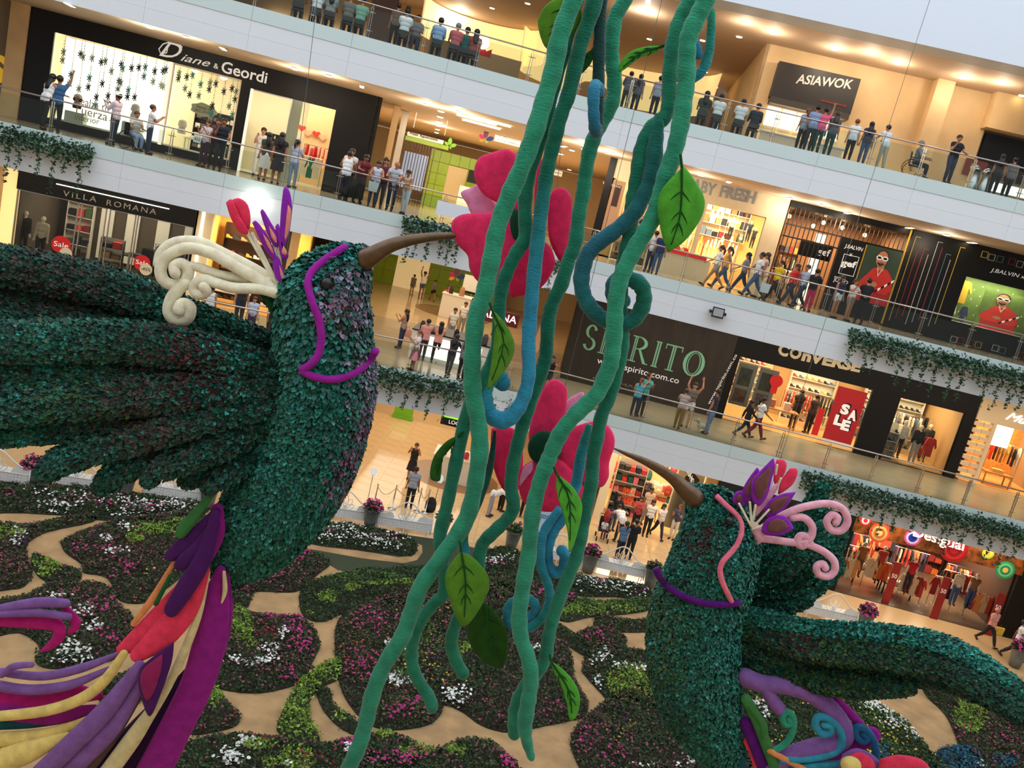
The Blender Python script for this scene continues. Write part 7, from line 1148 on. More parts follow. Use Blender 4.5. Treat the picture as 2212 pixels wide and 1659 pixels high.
for i, (u, v) in enumerate(((1040, 268), (1030, 258), (1060, 262))):
    p = Uz('L', u, v, 15.33); bx('strip', LENS, p[0] - .8, p[0] + .8, p[1] - .08, p[1] + .08, 15.29, 15.33, t)
t = board('white_panel_board', 'blank white board fixed to the railing left of the upper pink flower', 'board', 'L', 946, 432, 1010, 478, -.08, mat('board_white', (226, 230, 236), .5), .03)
board('wall_screen', 'black upright screen on the green wall', 'screen', 'L', 1014, 366, 1030, 398, 20, BLACK); board('info_counter', 'small white counter in front of the green wall', 'counter', 'L', 994, 400, 1030, 474, 17, SHELFM, .5)
# second level hall
t = thing('green_wall', 'lime green tiled wall at the end of the second level hall', 'wall panel', 'W', (-6, 57, z2))
for i in range(14):
    for j in range(4):
        if i in (4, 5, 6) and j < 3: continue
        bx('green_panel', GREENT, -12 + i * .72, -11.3 + i * .72, 57, 57.1, z2 + j * .9, z2 + j * .9 + .88, t)
bx('doorway', mat('door_bright', (236, 210, 150), .5, emit=.4), -9.1, -6.95, 57.04, 57.1, z2, z2 + 2.7, t)
def wpos(u, v, z): return gz(u, v, z)
def logoW(u, v, y, r, label):
    p = at(u, v, y); t = thing('flower_logo', label, 'sign', 'W', tuple(p))
    for i, a in enumerate((.0, 1.15, -1.0, -2.0, 2.2)):
        L = r * (1.1, 1.0, .8, .7, .45)[i]; q = [(math.sin(a) * x + math.cos(a) * y_, -math.sin(a) * y_ + math.cos(a) * x) for x, y_ in [(.12 * L, 0), (.35 * L, .2 * L), (.7 * L, .26 * L), (1 * L, .08 * L), (1 * L, -.08 * L), (.7 * L, -.26 * L), (.35 * L, -.2 * L)]]
        MB().prism([(p.x + x, p.y, p.z + z) for x, z in q], (0, .03, 0)).build('petal', cm(LOGO[i]), t)
logoW(984, 600, 50, .55, 'five petal coloured flower logo in the second level hall'); p = at(1022, 612, 50); t = thing('info_board', 'white information board on the second level hall', 'sign', 'W', tuple(p)); bx('board', mat('sign_white', (240, 236, 220), .5), p.x - .55, p.x + .7, p.y, p.y + .05, p.z - .5, p.z + .4, t); bx('foot_band', BLACK, p.x - .55, p.x + .7, p.y - .01, p.y, p.z - .62, p.z - .5, t); bx('post', STEEL, p.x, p.x + .06, p.y, p.y + .05, z2 - .01, p.z - .5, t)
def kiosk(u, v, z, w_, d_, h_, label, top=None, front=None, items=()):
    p = gz(u, v, z); t = thing('kiosk', label, 'kiosk', 'W', (p.x, p.y, z)); bx('counter_body', SHELFM, p.x - w_ / 2, p.x + w_ / 2, p.y, p.y + d_, z, z + h_, t); bx('plinth', BLACK, p.x - w_ / 2 + .03, p.x + w_ / 2 - .03, p.y + .03, p.y + d_ - .03, z, z + .12, t); bx('worktop', top or BLACK, p.x - w_ / 2 - .04, p.x + w_ / 2 + .04, p.y - .04, p.y + d_ + .04, z + h_, z + h_ + .05, t)
    if front: bx('lit_front', front, p.x - w_ * .35, p.x + w_ * .35, p.y - .02, p.y, z + .2, z + h_ - .12, t)
    for i, (x, y, a, hh, c_) in enumerate(items): MB().lathe([(a, 0), (a, hh * .7), (a * .6, hh)], (p.x + x, p.y + y, z + h_ + .05), 10).build('appliance', cm(c_), t)
    return t
kiosk(968, 792, z2, 3.4, 2.0, 1.15, 'white ice cream kiosk with lit front in the second level hall', None, mat('lit_front', (255, 240, 235), .5, emit=1.0), [(-1.4, .3, .1, .35, (60, 60, 60)), (-.9, .3, .12, .3, (150, 150, 150)), (0, .5, .1, .3, (40, 40, 40)), (.6, .3, .08, .25, (226, 214, 190)), (1.2, .4, .12, .4, (90, 80, 80))]); kiosk(976, 690, z2, 1.6, 1.2, 1.3, 'small white coffee kiosk before the green wall', SHELFM, None, [(-.4, .3, .12, .4, (60, 40, 40)), (.2, .3, .15, .5, (180, 130, 90))])
p = at(1090, 685, 42); t = thing('kiosk_sign', 'dark red lit kiosk sign with white letters behind the vines', 'sign', 'W', tuple(p)); bx('box', mat('sign_wine', (110, 20, 40), .5), p.x - 1.2, p.x + .7, p.y, p.y + .2, p.z - .4, p.z + .25, t); bx('post', BLACK, p.x - .3, p.x - .2, p.y + .05, p.y + .15, z2 - .01, p.z - .4, t); text('ALANA', 'sign_text', mat('lit_letters', (255, 255, 255), .4, emit=1.6), t, 'W', (p.x - 1.1, p.x + .6, p.z - .2, p.z + .15, p.y), .02)
p = gz(905, 660, z2); t = thing('floor_rug', 'brown round floor inlay in the second level hall', 'floor inlay', 'W', (p.x, p.y, z2)); MB().lathe([(2.2, 0), (2.2, .006)], (p.x + 2, p.y, z2), 30).build('inlay', mat('brown_inlay', (150, 112, 74), .3), t)
p = at(1172, 720, 36); t = thing('fabric_banner', 'orange and white feathered banner hanging beside the hoarding', 'banner', 'W', tuple(p)); MB().prism([(p.x + a, p.y, p.z + b) for a, b in ((-.15, 1.2), (.15, 1.3), (.25, .5), (.05, -.6), (-.2, -1.3), (-.35, -1.2), (-.2, 0))], (0, .03, 0)).build('cloth', mat('banner_peach', (240, 170, 110), .7), t); MB().prism([(p.x + a, p.y - .01, p.z + b) for a, b in ((-.1, 1.2), (.12, 1.25), (.1, .8), (-.12, .7))], (0, .01, 0)).build('top_cloth', mat('banner_yellow', (236, 214, 130), .7), t); bx('cord', STEEL, p.x, p.x + .01, p.y, p.y + .01, p.z + 1.2, 9.77, t)
# ground floor hall
p = gz(868, 906, 0); t = thing('entrance_drum', 'green entrance totem with white capitals on the ground floor', 'totem', 'W', (p.x, p.y, 0)); bx('face', mat('entrada_green', (110, 180, 40), .5), p.x - .5, p.x + .5, p.y, p.y + .25, .05, 1.15, t); bx('foot', mat('entrada_green', (110, 180, 40), .5), p.x - .56, p.x + .56, p.y - .05, p.y + .3, 0, .2, t); text('ENTRADA', 'sign_text', SIGNW, t, 'W', (p.x - .42, p.x + .42, .85, 1.05, p.y), .01, bold=.02)
p = at(980, 912, 36); t = thing('hanging_sign', 'black and green hanging shop sign over the ground floor hall', 'sign', 'W', tuple(p)); bx('board', BLACK, p.x - .55, p.x + .9, p.y, p.y + .06, p.z - .2, p.z + .12, t); bx('green_top', mat('entrada_lit', (120, 200, 50), .5, emit=.5), p.x - .6, p.x + .95, p.y, p.y + .08, p.z + .13, p.z + .3, t); text('LOCAL 27', 'sign_text', SIGNW, t, 'W', (p.x - .2, p.x + .8, p.z - .1, p.z + .06, p.y), .006)
for x in (-.5, .85): bx('hanger_rod', STEEL, p.x + x, p.x + x + .015, p.y, p.y + .015, p.z + .3, 4.18, t)
kiosk(978, 1045, 0, 2.2, 1.6, 1.1, 'white kiosk with red chairs on a brown round inlay at ground level', SHELFM, None, [(-.7, .3, .12, .35, (206, 60, 70)), (-.2, .2, .1, .25, (230, 226, 220)), (.3, .4, .12, .3, (206, 60, 70))]); p = gz(975, 1038, 0); t = thing('floor_rug', 'brown round floor inlay under the ground floor kiosk', 'floor inlay', 'W', (p.x, p.y, 0)); MB().lathe([(2.1, 0), (2.1, .02)], (p.x, p.y + .6, 0), 36).build('inlay', mat('brown_inlay', (150, 112, 74), .3), t)
p = at(1172, 1120, 31.5); t = thing('notice_board', 'pale blue notice board with a row of rings behind the lower flower', 'sign', 'W', (p.x, p.y, 0)); bx('board', mat('pale_blue', (190, 214, 226), .5), p.x - .35, p.x + .5, p.y, p.y + .04, .8, 2.0, t); text('Goooooo', 'sign_text', mat('sign_navy', (50, 60, 110), .5), t, 'W', (p.x - .3, p.x + .4, 1.5, 1.75, p.y), .006); bx('stand', SHELFM, p.x - .2, p.x + .35, p.y, p.y + .4, 0, .8, t)
ROPE = mat('rope_tan', (170, 140, 96), .8); prev = None
for i, (u, v) in enumerate(((806, 1098), (846, 1100), (900, 1106), (918, 1108))):
    p = gz(u, v, 0); t = thing('rope_stanchion', 'slim rope barrier post near the middle bench, %s from the left' % ORD[i], 'barrier post', 'W', (p.x, p.y, 0), 'rope barrier posts'); MB().lathe([(.16, 0), (.16, .02), (.03, .04), (.022, .95), (.035, .97), (.02, 1.02)], (p.x, p.y, .012), 12).build('post', STEEL, t, smooth=True)
    if prev is not None: MB().tube([tuple(prev.lerp(p, q) + Vector((0, 0, .9 - .3 * math.sin(q * math.pi)))) for q in np.linspace(0, 1, 9)], .012, 6).build('rope', ROPE, t)
    prev = p
for i, (u, v) in enumerate(((792, 1090), (935, 1104), (1128, 1150))):
    p = gz(u, v, 0); t = thing('paddle_sign', 'round white paddle sign on a thin pole, %s' % ['left of the middle bench', 'beside the black backpack', 'below the lower pink flower'][i], 'sign', 'W', (p.x, p.y, 0), 'paddle signs'); MB().lathe([(.14, 0), (.14, .02), (.015, .03), (.015, 1.25)], (p.x, p.y, .012), 10).build('pole', STEEL, t); MB().prism([(p.x + .13 * math.cos(a), p.y - .01, 1.38 + .18 * math.sin(a)) for a in np.linspace(0, 6.28, 20, endpoint=False)], (0, .02, 0)).build('paddle', SIGNW, t)
# floodlights on the slab edge
p = U('R', 1551, 676, -.3); t = thing('floodlight', 'black square floodlight bracketed to the slab edge above the hoarding', 'floodlight', 'R', (p[0], -.1, p[2])); MB().prism([(p[0] - .22, -.42, p[2] - .16), (p[0] + .22, -.42, p[2] - .16), (p[0] + .22, -.3, p[2] + .2), (p[0] - .22, -.3, p[2] + .2)], (0, .1, -.03)).build('housing', BLACK, t); MB().prism([(p[0] - .18, -.428, p[2] - .12), (p[0] + .18, -.428, p[2] - .12), (p[0] + .18, -.318, p[2] + .16), (p[0] - .18, -.318, p[2] + .16)], (0, .01, 0)).build('lens', mat('flood_lens', (140, 136, 130), .2), t); bx('bracket', BLACK, p[0] - .3, p[0] - .24, -.38, 0, p[2] - .05, p[2] + .05, t); bx('bracket', BLACK, p[0] + .24, p[0] + .3, -.38, 0, p[2] - .05, p[2] + .05, t)
p = U('L', 552, 437, -.35); t = thing('floodlight', 'blazing white floodlight on the slab edge behind the left bird crest', 'floodlight', 'L', (p[0], -.1, p[2])); MB().ball((p[0], -.35, p[2]), (.26, .1, .26), 16, 10).build('lens', mat('flood_on', (255, 250, 235), .4, emit=12), t, smooth=True); bx('bracket', BLACK, p[0] - .1, p[0] + .1, -.3, 0, p[2] - .1, p[2] + .1, t)
# suspension cables
WIRE = mat('steel_cable', (110, 112, 116), .4, .8)
for (u0, v0, D0), (u1, v1, D1_), lb in (((2012, -10, 14.4), (1640, 1130, 14.2), 'thin steel cable running up from the right bird'), ((690, -40, 12.2), (596, 745, 12.1), 'thin steel cable running up from the left bird wing'), ((1186, 560, 11.9), (1250, -40, 11.9), 'thin steel cable holding the upper pink flower'), ((1192, 950, 11.95), (1440, -40, 11.95), 'thin steel cable holding the lower pink flower')): p, q = at(u0, v0, D0), at(u1, v1, D1_); q = Vector((q.x, q.y, q.z)); t = thing('suspension_cable', lb, 'cable', 'W', tuple(q)); MB().tube([p, q], .004, 5).build('wire', WIRE, t)
# ================================================================ people
def capsule(m, a, b, r0, r1, n=10):
    a, b = Vector(a), Vector(b); d = (b - a); L = d.length; d = d.normalized() if L > 1e-6 else Vector((0, 0, 1))
    pts = [a - d * r0 * .98, a - d * r0 * .7, a, b, b + d * r1 * .7, b + d * r1 * .98]; m.tube(pts, [r0 * .15, r0 * .72, r0, r1, r1 * .72, r1 * .15], n)
def R_x(v, a): c_, s_ = math.cos(a), math.sin(a); return Vector((v.x, v.y * c_ - v.z * s_, v.y * s_ + v.z * c_))
POSES = dict(   # arm: (forward, out, elbow bend, inward); leg: (forward, knee)
    stand=dict(L=(.05, .12, .15, 0), R=(0, .12, .2, 0), l=(0, 0), r=(.06, .05)), lean=dict(L=(.75, .25, .75, .4), R=(.75, .25, .75, .4), l=(.05, .0), r=(-.12, .05), bend=.22), phone=dict(L=(.6, .1, 1.75, .3), R=(.6, .1, 1.75, .3), l=(0, 0), r=(.05, .05)),
    film=dict(L=(1.2, .35, 1.5, .7), R=(1.2, .35, 1.5, .7), l=(.05, 0), r=(-.06, 0)), walk=dict(L=(-.45, .1, .3, 0), R=(.5, .1, .5, 0), l=(.48, .1), r=(-.4, .35)), overhead=dict(L=(2.6, .35, .8, .5), R=(2.6, .35, .8, .5), l=(.03, 0), r=(-.05, 0)), onearm=dict(L=(.7, .3, .4, 0), R=(2.5, .3, .5, .2), l=(0, 0), r=(.1, .1)), sit=dict(L=(.5, .15, 1.0, .2), R=(.5, .15, 1.0, .2), l=(1.45, 1.45), r=(1.5, 1.5), sit=1), chin=dict(L=(.65, .2, .7, .3), R=(.55, .15, 2.2, .4), l=(.02, 0), r=(.2, .25)), bow=dict(L=(.9, .15, .5, 0), R=(1.0, .15, .4, 0), l=(.1, .1), r=(-.05, .0), bend=.95))
PROTO = {}
def proto(pose):
    if pose in PROTO: return PROTO[pose]
    P = POSES[pose]; m = MB(); bones = []
    def bone(lab, a, b, r0, r1): capsule(m, a, b, r0, r1); bones.append((lab, np.array(a), np.array(b), r0, r1))
    hz = .93 if not P.get('sit') else .5; bend = P.get('bend', 0); hip = Vector((0, 0, hz))
    def up(x, y, z): return hip + R_x(Vector((x, y, z - .93)), bend)      # bend forward = towards -y
    for s in (-1, 1): bone('hip', hip + Vector((s * .07, .01, -.02)), hip + Vector((s * .06, 0, .1)), .105, .1)
    bone('torso', up(-.05, 0, 1.05), up(.05, 0, 1.05), .108, .108); bone('torso', up(-.07, -.005, 1.2), up(.07, -.005, 1.2), .108, .108); bone('torso', up(-.1, 0, 1.33), up(.1, 0, 1.33), .1, .1); bone('torso', up(-.13, .005, 1.4), up(.13, .005, 1.4), .06, .06)
    bone('neck', up(0, .005, 1.42), up(0, -.005, 1.52), .052, .05); hd = up(0, -.012, 1.6)
    bone('head', up(0, -.005, 1.62), up(0, -.02, 1.575), .092, .078); bone('head', up(0, -.045, 1.54), up(0, -.03, 1.56), .045, .06); bone('head', up(0, -.112, 1.585), up(0, -.1, 1.61), .014, .012)
    for s in (-1, 1): bone('head', up(s * .09, .0, 1.58), up(s * .092, .005, 1.6), .018, .016)
    fing = []
    for s, key in ((1, 'L'), (-1, 'R')):
        fw_, out, el, inn = P[key]; sh = up(s * .175, .005, 1.39); d = R_x(Vector((s * math.sin(out), 0, -math.cos(out))), -fw_); e = sh + d * .285; ax = Vector((1, 0, 0)); fdir = R_x(Vector((s * math.sin(out) - s * math.sin(inn), 0, -math.cos(out))).normalized(), -(fw_ + el)); wr = e + fdir * .25
        bone('uarm', sh, e, .055, .042); bone('farm', e, wr, .042, .029); pm = wr + fdir * .075; bone('hand', wr + fdir * .02, pm, .03, .034)
        side = Vector((1, 0, 0)); side = (side - fdir * side.dot(fdir)).normalized(); nrm = fdir.cross(side)
        for i, (o, L) in enumerate(((-.03, .06), (-.01, .072), (.01, .076), (.03, .066))): a = pm + side * o + fdir * .01; fing.append([a, a + fdir * L * .55 - nrm * .008 * 0, a + fdir * L * .9 + nrm * -.02])
        fing.append([wr + fdir * .03 - side * s * .03, wr + fdir * .06 - side * s * .055, wr + fdir * .09 - side * s * .06])
    for s, key in ((1, 'l'), (-1, 'r')):
        a_, k_ = P[key]; h_ = hip + Vector((s * .085, 0, -.04)); d = R_x(Vector((s * .03, 0, -1)).normalized(), -a_); kn = h_ + d * .42; d2 = R_x(Vector((0, 0, -1)), -(a_ - k_)); an = kn + d2 * .41; bone('thigh', h_, kn, .092, .058); bone('shin', kn, kn + d2 * .14, .057, .06); bone('shin', kn + d2 * .14, an, .06, .036); fo = R_x(Vector((0, -1, 0)), -(a_ - k_) * .8); bone('foot', an + d2 * .03 - fo * .03, an + d2 * .035 + fo * .15, .036, .032)
    me = bpy.data.meshes.new('t'); me.from_pydata(m.v, [], m.f); ob = bpy.data.objects.new('t', me); COL.objects.link(ob); r = ob.modifiers.new('r', 'REMESH'); r.mode = 'VOXEL'; r.voxel_size = .019; sm = ob.modifiers.new('s', 'SMOOTH'); sm.iterations = 4; dc = ob.modifiers.new('d', 'DECIMATE'); dc.ratio = .28
    bm = bpy.data.meshes.new_from_object(ob.evaluated_get(bpy.context.evaluated_depsgraph_get())); bpy.data.objects.remove(ob)
    n = len(bm.vertices); co = np.empty(n * 3); bm.vertices.foreach_get('co', co); co = co.reshape(-1, 3); no = np.empty(n * 3); bm.vertices.foreach_get('normal', no); no = no.reshape(-1, 3); low = co[:, 2].min(); co[:, 2] -= low
    best = np.full(n, 9e9); lab = np.zeros(n, int); tt = np.zeros(n); names = ['hip', 'torso', 'neck', 'head', 'uarm', 'farm', 'hand', 'thigh', 'shin', 'foot']
    for (lb, a, b, r0, r1) in bones:
        a = a - [0, 0, low]; b = b - [0, 0, low]; ab = b - a; t_ = np.clip(((co - a) @ ab) / (ab @ ab + 1e-9), 0, 1); d = np.linalg.norm(co - a - t_[:, None] * ab, axis=1) - (r0 + (r1 - r0) * t_); q = d < best; best[q] = d[q]; lab[q] = names.index(lb); tt[q] = t_[q]
    L_ = np.array(names)[lab]; faces = [tuple(p.vertices) for p in bm.polygons]; fv = [tuple((f_.x, f_.y, f_.z - low) for f_ in c3) for c3 in fing]
    body = MB().add(co.tolist(), faces)
    for c3 in fv: body.tube(c3, [.0095, .0085, .006], 6)
    def mesh(name, mb, sm_=True):
        e = bpy.data.meshes.new(name); e.from_pydata(mb.v, [], mb.f); e.materials.append(WHITE); e.polygons.foreach_set('use_smooth', [sm_] * len(mb.f)); return e
    def cloth(name, sel, off):
        ids = np.where(sel)[0]; fs = [q for q in faces if all(sel[i] for i in q)]; used = sorted({i for q in fs for i in q}); mp = {k: i for i, k in enumerate(used)}; V = co[used] + no[used] * off; return mesh(name, MB().add(V.tolist(), [tuple(mp[i] for i in q) for q in fs]))
    arm_s = (L_ == 'uarm') & (tt < .62); tor = (L_ == 'torso') | ((L_ == 'hip')); leg = (L_ == 'thigh') | (L_ == 'shin') | (L_ == 'hip'); D = dict(body=mesh('body', body), low=low)
    D['tee'] = cloth('shirt', (L_ == 'torso') | (L_ == 'hip') | arm_s | ((L_ == 'neck') & (tt < .15)), .016); D['long'] = cloth('shirt', (L_ == 'torso') | (L_ == 'hip') | (L_ == 'uarm') | (L_ == 'farm'), .016); D['tank'] = cloth('shirt', (L_ == 'torso') | (L_ == 'hip'), .014)
    D['pants'] = cloth('trousers', leg, .012); D['shorts'] = cloth('shorts', (L_ == 'hip') | ((L_ == 'thigh') & (tt < .6)), .018); D['shoes'] = cloth('shoes', L_ == 'foot', .012)
    hh = np.array(hd) - [0, 0, low]; hv = Vector(hh); bk = R_x(Vector((0, 1, 0)), bend); upv = R_x(Vector((0, 0, 1)), bend)
    hs = MB().ball(hv + upv * .045 + bk * .03, (.104, .112, .1), 12, 8); D['short'] = mesh('hair', hs); hl = MB().ball(hv + upv * .045 + bk * .03, (.108, .118, .105), 12, 8); hl.tube([hv + bk * .06 + upv * .02, hv + bk * .1 - upv * .12, hv + bk * .12 - upv * .26, hv + bk * .13 - upv * .38], [.1, .105, .1, .06], 10, .5, up=bk); D['longhair'] = mesh('hair', hl)
    hp = MB().ball(hv + upv * .045 + bk * .03, (.105, .113, .1), 12, 8); hp.tube([hv + bk * .12 + upv * .03, hv + bk * .17 - upv * .05, hv + bk * .16 - upv * .22], [.04, .045, .02], 8); D['tail'] = mesh('hair', hp); D['bald'] = mesh('hair', MB().ball(hv + upv * .0 + bk * .05, (.1, .09, .06), 10, 6))
    ht = MB(); ht.lathe([(.16, 0), (.16, .012), (.105, .02), (.1, .1), (.05, .12)], hv + upv * .055, 16); D['hat'] = mesh('hat', ht)
    ey = MB()
    for s in (-1, 1): ey.ball(hv + Vector((s * .034, -.088, .012)), (.014, .008, .009), 6, 4)
    ey.ball(hv + Vector((0, -.084, -.052)), (.025, .008, .007), 6, 4); D['face'] = mesh('face_features', ey)
    sk = MB(); z1, z0 = hz + .12 - low, .45
    if not P.get('sit'): sk.tube([(0, 0, z1), (0, .005, z1 - .15), (0, 0, (z0 + z1) / 2), (0, -.02, z0)], [.135, .17, .2, .24], 16, .8, cap=False, up=(0, 1, 0)); D['skirt'] = mesh('skirt', sk)
    PROTO[pose] = D; return D
SKIN = [mat('skin_%d' % i, c_, .55) for i, c_ in enumerate(((206, 150, 116), (180, 122, 88), (146, 94, 66), (110, 70, 50)))]
HAIR = dict(k=mat('hair_black', (24, 18, 16), .5), b=mat('hair_brown', (66, 42, 28), .5), r=mat('hair_auburn', (120, 66, 40), .5), g=mat('hair_grey', (140, 132, 124), .6))
def person(label, pos, head, h, pose, top, bot, hair='short', hc='k', skin=1, shoe=(40, 36, 36), f='W', group=None, hat=None):
    """pos in frame f (feet), head = heading in degrees (0 faces the atrium)"""
    D = proto(pose); t = thing('person', label, 'person', f, tuple(pos), group); s = h / 1.72
    t.matrix_world = FR[f] @ Matrix.Translation(pos) @ Matrix.Rotation(math.radians(head), 4, 'Z') @ Matrix.Diagonal((s, s, s, 1))
    def put(key, m, name=None):
        if key not in D: return
        o = bpy.data.objects.new(name or D[key].name.split('.')[0], D[key]); COL.objects.link(o); o.parent = t; o.material_slots[0].link = 'OBJECT'; o.material_slots[0].material = m; return o
    put('body', SKIN[skin]); ts, tcol = top; put(ts, cm(tcol)); bs, bcol = bot; put(bs, cm(bcol)); put('shoes', cm(shoe)); put(hair, HAIR[hc]); put('face', mat('face_dark', (70, 36, 32), .5))
    if hat: put('hat', cm(hat))
    return t
def stand(f, u, v, c, lvl, label, head, pose, top, bot, hair='short', hc='k', skin=1, shoe=(40, 36, 36), hat=None, group=None):
    p = U(f, u, v, c); h = min(1.86, max(1.5, p[2] - Z[lvl])) if pose not in ('sit',) else 1.72
    return person(label, (p[0], c, Z[lvl] + .012), head, h, pose, top, bot, hair, hc, skin, shoe, f, group, hat)
def feet(u, v, z, h, label, head, pose, top, bot, hair='short', hc='k', skin=1, shoe=(40, 36, 36), hat=None, group=None):
    p = gz(u, v, z); return person(label, (p.x, p.y, z + .014), head, h, pose, top, bot, hair, hc, skin, shoe, 'W', group, hat)
W_, K_, N_, J_, DJ, GY, PKk, RDd = (232, 230, 226), (26, 25, 28), (34, 40, 62), (70, 92, 124), (40, 52, 78), (130, 132, 136), (222, 90, 120), (150, 36, 40)
def chair(f, s, c, z, label, group):
    t = thing('cafe_chair', label, 'chair', f, (s, c, z), group); mw = mat('chair_dark', (50, 44, 40), .5); bx('seat', mw, s - .2, s + .2, c - .2, c + .2, z + .42, z + .45, t); bx('backrest', mw, s - .2, s + .2, c - .22, c - .19, z + .5, z + .66, t)
    for a in (-.18, .18):
        for b in (-.18, .18): bx('leg', mw, s + a - .015, s + a + .015, c + b - .015, c + b + .015, z, z + .42, t)
def diner(f, u, v, c, label, top, hair='short', hc='k', head=180, skin=1, bot=('pants', DJ)):
    p = U(f, u, v, c); person(label, (p[0], c, Z[4] + .01), head, 1.78, 'sit', top, bot, hair, hc, skin, f=f, group='seated diners of the food court')
    chair(f, p[0], c + (.05 if head == 180 else 0), Z[4], 'dark chair under the ' + label.replace('seated ', '', 1), 'food court chairs')
def wheelchair(f, s, c, z, head, label):
    t = thing('wheelchair', label, 'wheelchair', f, (s, c, z)); BASE[t.name] = (f, Vector((0, 0, 0))); t.matrix_world = FR[f] @ Matrix.Translation((s, c, z)) @ Matrix.Rotation(math.radians(head), 4, 'Z')
    for sx in (-.3, .3):
        m = MB(); m.tube([(sx, .1 + .3 * math.cos(a), .31 + .3 * math.sin(a)) for a in np.linspace(0, 2 * math.pi, 25)], .014, 6)
        for a in np.linspace(0, math.pi, 6, endpoint=False): m.cyl((sx, .1 + .3 * math.cos(a), .31 + .3 * math.sin(a)), (sx, .1 - .3 * math.cos(a), .31 - .3 * math.sin(a)), .004, n=4)
        m.build('wheel', BLACK, t); MB().tube([(sx, -.35 + .07 * math.cos(a), .08 + .07 * math.sin(a)) for a in np.linspace(0, 2 * math.pi, 13)], .012, 5).build('caster', BLACK, t)
        MB().tube([(sx * .9, .25, .95), (sx * .9, .2, .45), (sx * .9, -.25, .42), (sx * .9, -.4, .15), (sx * .9, -.48, .12)], .013, 6).build('side_frame', STEEL, t); bx('armrest', BLACK, sx * .9 - .03, sx * .9 + .03, -.15, .2, .68, .71, t)
    bx('seat', BLACK, -.25, .25, -.22, .22, .43, .46, t); bx('backrest', BLACK, -.25, .25, .2, .23, .47, .9, t); bx('footrest', BLACK, -.2, .2, -.5, -.4, .1, .12, t); return t
g = 'people along the upper levels'
# top level, right of the vines
diner('R', 1523, 224, 1.3, 'seated woman with long hair and dark green top above the leaf', ('tee', (60, 66, 54)), 'longhair'); diner('R', 1553, 233, 1.2, 'seated diner in white left of the food court group', ('tee', W_), 'short'); diner('R', 1600, 246, 1.2, 'seated man in a white shirt by the top rail', ('tee', W_), 'short'); diner('R', 1636, 242, 1.4, 'seated diner in a dark hooded jacket by the top rail', ('long', (40, 42, 54)), 'short')
stand('R', 1748, 236, .75, 4, 'auburn haired person in grey at the left of the hugging group', 180, 'stand', ('tee', (150, 150, 160)), ('pants', K_), 'tail', 'r'); stand('R', 1769, 229, .6, 4, 'man in a blue grey shirt hugging at the top rail', 180, 'stand', ('tee', (140, 152, 186)), ('pants', (50, 48, 54))); stand('R', 1787, 234, .6, 4, 'woman in a pink top hugging at the top rail', 180, 'onearm', ('tee', PKk), ('pants', (26, 74, 58)), 'short'); stand('R', 1811, 243, .8, 4, 'woman in grey at the right of the hugging group', 180, 'stand', ('tee', (90, 90, 96)), ('pants', (30, 70, 60)), 'longhair', 'b')
stand('R', 1854, 259, .6, 4, 'brown haired woman in a white blouse at the top rail', 165, 'stand', ('tee', W_), ('pants', K_), 'short', 'r', 0); stand('R', 1885, 265, .7, 4, 'woman with long black hair and pale jeans at the top rail', 180, 'stand', ('tee', (60, 60, 74)), ('pants', J_), 'longhair'); stand('R', 1926, 271, .7, 4, 'person in a white printed tee and khaki trousers on the top level', 200, 'lean', ('tee', W_), ('pants', (190, 176, 150)), 'short')
p = U('R', 1985, 330, 1.0); wheelchair('R', p[0], 1.0, Z[4] + .01, 70, 'wheelchair near the top rail beside the man in black'); person('person in a blue grey top seated in the top level wheelchair', (p[0], 1.0, Z[4] + .03), 70, 1.7, 'sit', ('tee', (110, 130, 140)), ('pants', (40, 40, 44)), 'short', 'g', 1, f='R')
stand('R', 2075, 293, .45, 4, 'man in black with hand on chin leaning on the top rail', 10, 'chin', ('tee', K_), ('pants', (50, 58, 76)), 'short', 'k', 1); stand('R', 2168, 338, .9, 4, 'dark dressed person beside the steel bins', 170, 'stand', ('tee', (44, 42, 44)), ('pants', K_), 'longhair'); stand('R', 2196, 342, 1.2, 4, 'person in grey at the right edge of the top level', 180, 'stand', ('tee', (110, 106, 104)), ('pants', K_), 'short')
stand('R', 1362, 170, 1.3, 4, 'grey silhouetted man behind the glass between the vines', 180, 'lean', ('long', (80, 84, 92)), ('pants', K_)); stand('R', 1380, 188, 1.6, 4, 'dark haired diner behind the glass between the vines', 180, 'stand', ('tee', (90, 92, 98)), ('pants', K_), 'longhair'); stand('R', 1424, 186, 1.0, 4, 'person in a striped top beside the twisted vine', 180, 'stand', ('tee', (150, 154, 164)), ('pants', K_))
# top level, left
for u, v, top, hr, lb in ((648, -8, (70, 64, 60), 'short', 'seated diner in brown at the top left'), (688, -6, W_, 'short', 'seated diner in white at the top left'), (716, 8, (150, 146, 140), 'longhair', 'seated diner in pale grey at the top left'), (757, 8, (120, 114, 104), 'short', 'seated bare armed diner beside the mint shirt'), (783, 14, (130, 176, 150), 'short', 'seated diner in a mint shirt at the top left')): diner('L', u, v, 1.3, lb, ('tee', top), hr)
stand('L', 862, 14, 1.1, 4, 'standing man in a tan and black top by the brown pillar', 180, 'stand', ('tee', (110, 90, 74)), ('pants', K_)); stand('L', 884, 14, 1.6, 4, 'broad man in charcoal by the brown pillar', 180, 'lean', ('long', (74, 76, 84)), ('pants', K_)); diner('L', 879, 36, 1.0, 'seated man in a white tee below the yellow cove', ('tee', W_)); diner('L', 903, 50, 1.6, 'seated diner in grey below the yellow cove', ('tee', (130, 126, 124)), 'short', 'k', 0); diner('L', 953, 48, .9, 'seated man in a light blue shirt at the top rail', ('long', (150, 178, 214)))
